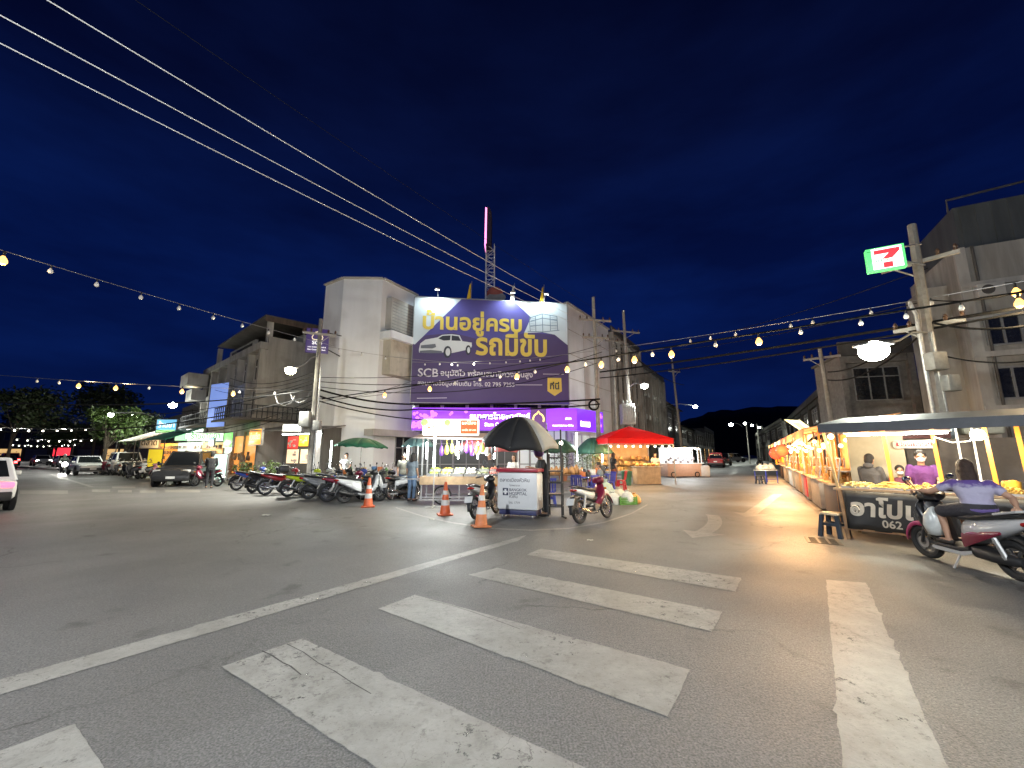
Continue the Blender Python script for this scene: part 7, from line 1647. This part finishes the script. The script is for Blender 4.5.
def spine_loft(q, secs, n=20):           # (centre, left vector, half width, half depth, forward vector)
    vs = []; fs = []
    for c, lv, w_, d_, fv in secs:
        c = Vector(c)
        for k_ in range(n): a = 6.2832 * k_ / n; vs.append(c + lv * (w_ * math.copysign(abs(math.cos(a)) ** .85, math.cos(a))) + fv * (d_ * math.copysign(abs(math.sin(a)) ** .85, math.sin(a))))
    for i in range(len(secs) - 1):
        for k_ in range(n): fs.append([i * n + k_, i * n + (k_ + 1) % n, (i + 1) * n + (k_ + 1) % n, (i + 1) * n + k_])
    fs.append(list(range(n))[::-1]); fs.append([(len(secs) - 1) * n + k_ for k_ in range(n)]); q.add(vs, fs)
SK = mat('skin', (.40, .23, .15), .55, var=.12, scale=9); HAIR = mat('black_hair', (.014, .011, .010), .55, var=.3, scale=30, bump=.7); HAIRB = mat('dark_brown_hair', (.040, .020, .012), .55, var=.5, scale=30, bump=.7)
STAND = dict(pelvis=(0, 0, .93), waist=(0, 0, 1.07), chest=(.0, 0, 1.27), neck=(-.01, 0, 1.43), head=(.025, 0, 1.585), shL=(0, .175, 1.375), elL=(-.02, .22, 1.10), wrL=(.06, .22, .87), shR=(0, -.175, 1.375), elR=(-.02, -.22, 1.10), wrR=(.06, -.22, .87),
             hiL=(0, .09, .90), knL=(.03, .10, .49), anL=(-.01, .10, .075), toL=(.16, .12, .035), hiR=(0, -.09, .90), knR=(.03, -.10, .49), anR=(-.01, -.10, .075), toR=(.16, -.12, .035))
def person(label, loc, rz, pose=None, scale=1.0, shirt=None, pants=None, shoes=None, hair=HAIR, hairlen=.0, sleeve=.55, look=0.0, twist=0.0, female=False, shorts=False, hood=None, cap=None, helmet=None, mask=False, heavy=1.0, lean=0.0, vox=.009, group='people', grip=.3):
    t = thing('person', label, 'person', loc, rz, group); t.scale = (scale,) * 3; t.rotation_euler = (0, 0, rz)
    J = {k: Vector(v) for k, v in {**STAND, **(pose or {})}.items()}
    lh = (J['hiL'] - J['hiR']); lh.z = 0; lh.normalize(); ls = (J['shL'] - J['shR']); ls.normalize(); fh = Vector((lh.y, -lh.x, 0)); lz = Vector((ls.x, ls.y, 0)).normalized(); fs_ = Vector((lz.y, -lz.x, 0))
    hw = heavy
    def torso(q, g, top=True):
        a = lambda u: (lh * (1 - u) + ls * u).normalized()
        b = lambda u: (fh * (1 - u) + fs_ * u).normalized()
        pv, wa, ch, nk = J['pelvis'], J['waist'], J['chest'], J['neck']; sm = (J['shL'] + J['shR']) / 2
        secs = [(pv - Vector((0, 0, .09)), a(0), .135 * hw + g, .10 * hw + g, b(0)), (pv, a(0), .168 * hw + g, .118 * hw + g, b(0)), (pv.lerp(wa, .6), a(.25), .155 * hw + g, .108 * hw + g, b(.25)), (wa, a(.4), .14 * hw + g, .10 * hw + g, b(.4)), (wa.lerp(ch, .5), a(.7), .152 * hw + g, .11 * hw + g, b(.7)), (ch, a(1), .168 * hw + g, .118 * hw + g, b(1)), (ch.lerp(sm, .7), a(1), .165 * hw + g, .095 * hw + g, b(1)), (sm + Vector((0, 0, .02)), a(1), .115 * hw + g, .07 * hw + g, b(1)), (nk - Vector((0, 0, .005)), a(1), .062 + g, .06 + g, b(1))]
        spine_loft(q, secs)
        if female: 
            for s_ in (-1, 1): q.ball(ch + fs_ * .068 + lz * s_ * .07 + Vector((0, 0, -.01)), (.062 + g, .058 + g, .075 + g), 10, 8)
    body = MB(); torso(body, 0)
    for s_ in 'LR':
        limb(body, [J['sh' + s_], J['sh' + s_].lerp(J['el' + s_], .5), J['el' + s_], J['el' + s_].lerp(J['wr' + s_], .35), J['wr' + s_]], [.055 * hw, .045 * hw, .037 * hw, .037 * hw, .024])
        limb(body, [J['hi' + s_], J['hi' + s_].lerp(J['kn' + s_], .5), J['kn' + s_], J['kn' + s_].lerp(J['an' + s_], .35), J['an' + s_]], [.088 * hw, .072 * hw, .052, .05, .034])
        ft = J['to' + s_] - J['an' + s_]; limb(body, [J['an' + s_] - ft.normalized() * .03 + Vector((0, 0, -.035)), J['an' + s_].lerp(J['to' + s_], .6) + Vector((0, 0, -.005)), J['to' + s_]], [.034, .036, .024])
        # hand: palm, four fingers of unequal length curled about the grip, and a thumb leaving the side near the wrist
        d = (J['wr' + s_] - J['el' + s_]).normalized(); side = Vector((0, 0, 1)).cross(d); side = side.normalized() if side.length > .1 else Vector((0, 1, 0)); nrm = d.cross(side).normalized()
        if s_ == 'R': side = -side
        if nrm.z > 0: nrm = -nrm
        w_ = J['wr' + s_]; M = Matrix((d, side, nrm)).transposed()
        body.ball(w_ + d * .05, (.052, .042, .017), 12, 8, M=M)
        for k_, (off, ln_) in enumerate(((-.030, .062), (-.010, .074), (.011, .078), (.031, .068))):
            b0 = w_ + d * .085 + side * off; c1 = b0 + (d * math.cos(grip) + nrm * math.sin(grip)) * ln_ * .5; c2 = c1 + (d * math.cos(grip * 2.6) + nrm * math.sin(grip * 2.6)) * ln_ * .5
            limb(body, [b0, c1, c2], [.0095, .009, .0075])
        b0 = w_ + d * .028 + side * .033; c1 = b0 + (d * .7 + side * .6 + nrm * .25).normalized() * .036; limb(body, [b0, c1, c1 + (d * .9 + nrm * .4).normalized() * .03], [.012, .011, .009])
    # neck, head with brow, nose, jaw, ears
    nk, hd = J['neck'], J['head']; hf = Vector((math.cos(look), math.sin(look), 0)); hl = Vector((-hf.y, hf.x, 0)); up = (hd - nk).normalized(); up = (up + Vector((0, 0, 2))).normalized()
    HM = Matrix((hf, hl, up)).transposed()
    limb(body, [nk - Vector((0, 0, .04)), nk.lerp(hd, .6)], [.058, .052])
    def hp(x, y, z): return hd + HM @ Vector((x, y, z))
    body.ball(hd + up * .02, (.098, .078, .112), 18, 12, M=HM); body.ball(hp(.022, 0, -.055), (.075, .062, .062), 14, 10, M=HM); body.ball(hp(.06, 0, -.085), (.03, .032, .025), 10, 6, M=HM)
    body.tube([hp(.088, 0, .02), hp(.112, 0, -.02), hp(.098, 0, -.032)], [.010, .016, .014], 8); body.ball(hp(.094, 0, -.058), (.014, .026, .012), 10, 6, M=HM)
    for s_ in (-1, 1): body.ball(hp(-.002, s_ * .08, -.005), (.022, .011, .033), 10, 6, M=HM); body.ball(hp(.083, s_ * .033, .034), (.018, .022, .008), 8, 6, M=HM)
    remesh(body, 'body', SK, t, vox)
    for s_ in (-1, 1):
        q = MB(); q.ball(hp(.086, s_ * .032, .012), (.013, .016, .009), 10, 6, M=HM); q.build('eye', mat('eye_dark', (.02, .014, .012), .2), t)
    if shirt is not None:
        q = MB(); torso(q, .016)
        for s_ in 'LR':
            e = J['el' + s_]; a = J['sh' + s_]; pts = [a, a.lerp(e, .5), a.lerp(e, min(1, sleeve))]; rs = [.060 * hw, .060 * hw, .058 * hw]
            if sleeve > 1: pts += [e.lerp(J['wr' + s_], sleeve - 1)]; rs = [.068 * hw, .06 * hw, .052 * hw, .042 * hw]
            limb(q, pts, rs)
        remesh(q, 'shirt', shirt, t, max(vox, .012), 2)
    if hood is not None:
        q = MB(); q.ball(nk + Vector((0, 0, .03)) - fs_ * .05, (.10, .10, .07), 14, 8); remesh(q, 'hood', hood, t, .012)
    if pants is not None:
        q = MB(); pv = J['pelvis']; spine_loft(q, [(pv - Vector((0, 0, .11)), lh, .14 * hw + .014, .105 * hw + .012, fh), (pv, lh, .168 * hw + .014, .118 * hw + .012, fh), (pv + Vector((0, 0, .07)), lh, .160 * hw + .012, .112 * hw + .012, fh)])
        for s_ in 'LR':
            h_, k_, a_ = J['hi' + s_], J['kn' + s_], J['an' + s_]
            if shorts: limb(q, [h_, h_.lerp(k_, .5), h_.lerp(k_, .9)], [.103 * hw, .092 * hw, .082 * hw])
            else: limb(q, [h_, h_.lerp(k_, .5), k_, k_.lerp(a_, .85)], [.102 * hw, .086 * hw, .068, .056])
        remesh(q, 'trousers', pants, t, max(vox, .012), 2)
    for s_ in 'LR':
        ft = (J['to' + s_] - J['an' + s_]); q = MB(); limb(q, [J['an' + s_] - ft.normalized() * .04 + Vector((0, 0, -.045)), J['an' + s_].lerp(J['to' + s_], .6) + Vector((0, 0, -.015)), J['to' + s_]], [.036, .042, .032]); remesh(q, 'shoe', shoes or mat('sandal_dark', (.03, .025, .022), .6), t, .012, 2)
    if helmet is not None:
        q = MB(); q.ball(hp(-.005, 0, .035), (.135, .118, .13), 18, 12, M=HM); q.build('cap', helmet, t)
        q = MB(); q.ball(hp(.11, 0, .05), (.09, .085, .012), 14, 6, M=HM); q.build('peak', helmet, t)
    elif cap is None:
        q = MB(); hm = MB(); q.ball(hp(-.016, 0, .045), (.105, .092, .105), 18, 12, M=HM); q.ball(hp(-.045, 0, -.01), (.075, .088, .09), 14, 10, M=HM)
        if hairlen: q.ball(hp(-.05, 0, -.05 - hairlen * .4), (.068, .096, .07 + hairlen * .5), 16, 10, M=HM)
        if hairlen:
            for s_ in (-1, 1): q.ball(hp(-.01, s_ * .075, -.03 - hairlen * .3), (.055, .03, .06 + hairlen * .4), 12, 8, M=HM)
        remesh(q, 'hair', hair, t, .010, 2)
    if mask:
        q = MB(); q.ball(hp(.055, 0, -.048), (.066, .066, .052), 16, 10, M=HM); q.build('face_mask', mat('mask_white', (.66, .68, .70), .7), t)
        q = MB()
        for s_ in (-1, 1): q.tube([hp(.06, s_ * .065, -.03), hp(.0, s_ * .088, .01)], .004, 5)
        q.build('mask_strap', mat('mask_white', (.66, .68, .70), .7), t)
    return t
# shirt with purple shoulder pattern, for the rider
m, nt, N, L, b = nodes('lavender_pattern_shirt'); tc = N.new('ShaderNodeTexCoord'); sp = N.new('ShaderNodeSeparateXYZ'); L.new(tc.outputs['Object'], sp.inputs[0])
no = N.new('ShaderNodeTexNoise'); no.inputs['Scale'].default_value = 16; no.inputs['Detail'].default_value = 3; L.new(tc.outputs['Object'], no.inputs['Vector'])
ma = N.new('ShaderNodeMath'); ma.operation = 'MULTIPLY_ADD'; ma.inputs[1].default_value = .14; L.new(no.outputs['Fac'], ma.inputs[0]); L.new(sp.outputs['Z'], ma.inputs[2])
rp = N.new('ShaderNodeValToRGB'); rp.color_ramp.interpolation = 'LINEAR'; e = rp.color_ramp.elements
mr = N.new('ShaderNodeMapRange'); mr.inputs[1].default_value = .80; mr.inputs[2].default_value = 1.45; L.new(ma.outputs[0], mr.inputs[0]); L.new(mr.outputs[0], rp.inputs['Fac'])
e[0].position = .0; e[0].color = (.10, .06, .22, 1); e[1].position = 1; e[1].color = (.085, .045, .20, 1)
for p_, c_ in ((.20, (.13, .09, .26)), (.27, (.33, .31, .42)), (.62, (.36, .34, .44)), (.70, (.09, .05, .21))): x = e.new(p_); x.color = (*c_, 1)
L.new(rp.outputs['Color'], b.inputs['Base Color']); b.inputs['Roughness'].default_value = .85
fn = N.new('ShaderNodeTexNoise'); fn.inputs['Scale'].default_value = 11; L.new(tc.outputs['Object'], fn.inputs['Vector']); fb = N.new('ShaderNodeBump'); fb.inputs['Strength'].default_value = .9; fb.inputs['Distance'].default_value = .025; L.new(fn.outputs['Fac'], fb.inputs['Height']); L.new(fb.outputs['Normal'], b.inputs['Normal'])
SHL = m
cl = lambda n, c, r_=.85: mat('cloth_' + n, c, r_, var=.22, scale=3.5, bump=.9)
# rider on the scooter (local x = scooter forward)
tw = R(-42); lf = Vector((-math.sin(tw), math.cos(tw), 0))
ch = Vector((-.15, -.02, 1.08)); sm = Vector((-.13, -.03, 1.18))
rp_ = dict(pelvis=(-.22, 0, .85), waist=(-.19, -.005, .955), chest=ch, neck=(-.11, -.03, 1.245), head=(-.06, -.06, 1.385), shL=sm + lf * .17, shR=sm - lf * .17, elL=(.19, .26, 1.05), wrL=(.285, .305, 1.055), elR=(-.44, -.22, 1.01), wrR=(-.55, -.13, .91),
           hiL=(-.20, .10, .84), knL=(.18, .17, .77), anL=(.13, .15, .385), toL=(.29, .15, .345), hiR=(-.20, -.10, .84), knR=(.18, -.16, .77), anR=(.14, -.14, .385), toR=(.30, -.14, .345))
person('woman in a lavender and purple top sitting on the near scooter', (SCO.x, SCO.y, 0), R(SCH), rp_, 1.0, SHL, cl('dark_shorts', (.03, .028, .035)), None, HAIRB, .16, .45, R(-30), female=True, shorts=True, heavy=1.08, vox=.0075, grip=.75)
# carrier bag hanging on the scooter hook
tag(MB().lathe([(.0, -.40), (.10, -.38), (.15, -.25), (.13, -.1), (.05, 0), (.012, .02)], 16, M=Matrix.Scale(.75, 3, (0, 1, 0))).build('carrier_bag', mat('clear_white_bag', (.5, .52, .50), .3, var=.2, scale=10), None, loc=(SCO.x + .28 * math.cos(R(SCH)) - .02 * math.sin(R(SCH)) - .16, SCO.y + .28 * math.sin(R(SCH)), .80), smooth=70), 'pale plastic carrier bag hanging inside the leg shield of the near scooter', 'bag')
# vendors at the snack stall
vp = sw(1.07, 1.16); fcng = SAZ - R(90)
cnt = dict(elL=(.10, .22, 1.13), wrL=(.28, .16, 1.04), elR=(.06, -.24, 1.12), wrR=(.22, -.20, 1.02))
person('woman in a purple shirt and white mask behind the snack counter', (vp.x, vp.y, 0), fcng + R(14), cnt, .97, cl('purple', (.11, .03, .16)), cl('navy', (.02, .025, .05)), None, HAIR, .0, .6, R(-4), female=True, mask=True, heavy=1.12, vox=.008)
vp = sw(.74, 1.16); person('child in a white mask half hidden beside the woman in purple', (vp.x, vp.y, 0), fcng + R(12), None, .80, cl('maroon', (.12, .03, .06)), cl('navy', (.02, .025, .05)), None, HAIR, .0, .6, mask=True)
vp = sw(.27, 1.22); person('man in a grey hooded jacket standing with his back turned at the snack stall', (vp.x, vp.y, 0), fcng + R(165), dict(elL=(.08, .22, 1.12), wrL=(.22, .10, 1.05), elR=(.08, -.22, 1.12), wrR=(.22, -.1, 1.05)), .93, cl('grey', (.07, .07, .075)), cl('navy', (.02, .025, .05)), None, HAIR, 0, 1.8, hood=cl('grey', (.07, .07, .075)), heavy=1.08)
# man at the kiosk, leaning on the counter, purple cap
person('man in a black shirt and purple cap leaning on the kiosk counter', (.86, 11.22, 0), R(192), dict(waist=(.02, 0, 1.06), chest=(.07, 0, 1.25), neck=(.10, 0, 1.40), head=(.14, 0, 1.55), shL=(.07, .175, 1.345), shR=(.07, -.175, 1.345), elL=(.16, .24, 1.12), wrL=(.36, .14, 1.20), elR=(.16, -.24, 1.14), wrR=(.36, -.10, 1.20)), 1.04, cl('black', (.018, .018, .02)), cl('charcoal', (.03, .03, .034)), None, HAIR, 0, .6, R(-10), helmet=cl('purple_cap', (.13, .07, .24)))
# man beside the dark red motorbike
p = G(210, 487.5); person('man in black clothes standing at the dark red motorbike', (p.x + .25, p.y - .45, 0), R(120), dict(chest=(.05, 0, 1.26), neck=(.08, 0, 1.41), head=(.13, 0, 1.56), shL=(.05, .175, 1.36), shR=(.05, -.175, 1.36), elL=(.14, .22, 1.10), wrL=(.32, .12, 1.02), elR=(.12, -.22, 1.1), wrR=(.28, -.15, 1.0)), 1.0, cl('black', (.018, .018, .02)), cl('charcoal', (.03, .03, .034)), None, HAIR, 0, 1.7, vox=.012)
# woman at the red tent, shoppers and sellers behind
p = P(613, HORIZ, 20.4); person('woman in a dark top standing at the left tent pole', (p.x, 20.4, 0), R(20), None, .97, cl('black', (.018, .018, .02)), cl('rust', (.22, .07, .03)), None, HAIRB, .16, .6, female=True, vox=.012)
p = P(655, HORIZ, 23.9); person('cook in a pale apron shirt behind the tent counter', (p.x, 23.9, 0), R(-100), cnt, .97, cl('cream', (.5, .45, .36)), cl('charcoal', (.03, .03, .034)), None, HAIR, 0, .6, vox=.012)
p = P(489, HORIZ, 14.9); person('seller in a dark shirt standing behind the pink crates', (p.x, 15.0, 0), R(-80), cnt, .98, cl('charcoal', (.03, .03, .034)), cl('navy', (.02, .025, .05)), None, HAIR, 0, .6, vox=.012)
p = P(514, HORIZ, 14.2); person('seller in white behind the kiosk on the left', (p.x, 14.2, 0), R(-110), cnt, .93, cl('white', (.5, .5, .48)), cl('navy', (.02, .025, .05)), None, HAIR, .1, .6, female=True, vox=.012)
p = P(404, HORIZ, 15.6); person('man in a pale shirt left of the fruit cart', (p.x, 15.6, 0), R(-60), None, .96, cl('olive', (.22, .21, .17)), cl('denim', (.05, .08, .15)), None, HAIR, 0, .6, vox=.012)
p = P(413, HORIZ, 14.6); person('woman in denim blue trousers left of the fruit cart', (p.x, 14.6, 0), R(70), None, .95, cl('grey_blue', (.17, .21, .24)), cl('denim_light', (.12, .19, .30)), None, HAIR, .16, .6, female=True, vox=.012)
sit = dict(pelvis=(0, 0, .54), waist=(.0, 0, .67), chest=(.03, 0, .87), neck=(.04, 0, 1.03), head=(.08, 0, 1.18), shL=(.03, .175, .975), shR=(.03, -.175, .975), elL=(.12, .22, .74), wrL=(.30, .14, .68), elR=(.12, -.22, .74), wrR=(.30, -.14, .68), hiL=(.0, .09, .51), knL=(.42, .11, .48), anL=(.40, .11, .075), toL=(.57, .12, .035), hiR=(0, -.09, .51), knR=(.42, -.11, .48), anR=(.40, -.11, .075), toR=(.57, -.12, .035))
p = P(600, HORIZ, 16.4); person('customer in grey sitting on a blue chair at the blue table', (p.x, 16.4, 0), R(180), sit, .98, cl('grey_blue', (.17, .21, .24)), cl('navy', (.02, .025, .05)), None, HAIR, 0, .6, vox=.012)
p = P(344, HORIZ, 18.6); person('seller in white under the green umbrella', (p.x, 18.9, 0), R(-70), cnt, .96, cl('white', (.5, .5, .48)), cl('navy', (.02, .025, .05)), None, HAIR, 0, .6, vox=.012)
rid = dict(rp_); ls0 = Vector((0, 1, 0)); sm0 = Vector((-.12, 0, 1.235)); rid.update(chest=(-.14, 0, 1.12), neck=(-.08, 0, 1.31), head=(-.03, 0, 1.46), shL=sm0 + ls0 * .175, shR=sm0 - ls0 * .175, elR=(.17, -.28, 1.05), wrR=(.27, -.32, 1.05))
person('rider with a white helmet on the oncoming scooter', (ridden.location.x, ridden.location.y, 0), R(-36), rid, 1.0, cl('pale_green', (.3, .36, .28)), cl('charcoal', (.03, .03, .034)), None, HAIR, 0, 1.6, vox=.014, helmet=mat('helmet_white', (.6, .6, .58), .3))
cd = bpy.data.cameras.new('camera'); co = bpy.data.objects.new('camera', cd); col.objects.link(co)
co.location = (0, 0, CAMH); co.rotation_euler = (R(90) + PITCH, 0, 0)
cd.sensor_width = 36; cd.lens = 36 * FPX / 1024; cd.clip_start = .05; cd.clip_end = 3000
scene.camera = co
vs = scene.view_settings; vs.view_transform = 'Standard'; vs.look = 'None'; vs.gamma = 1; vs.exposure = 0.5; vs.use_curve_mapping = False
cy = scene.cycles; cy.use_denoising = True; cy.denoiser = 'OPENIMAGEDENOISE'
cy.sample_clamp_indirect = 3; cy.sample_clamp_direct = 0; cy.max_bounces = 5; cy.diffuse_bounces = 2; cy.glossy_bounces = 3; cy.transmission_bounces = 4
cy.caustics_reflective = False; cy.caustics_refractive = False; cy.use_adaptive_sampling = True; cy.adaptive_threshold = .015
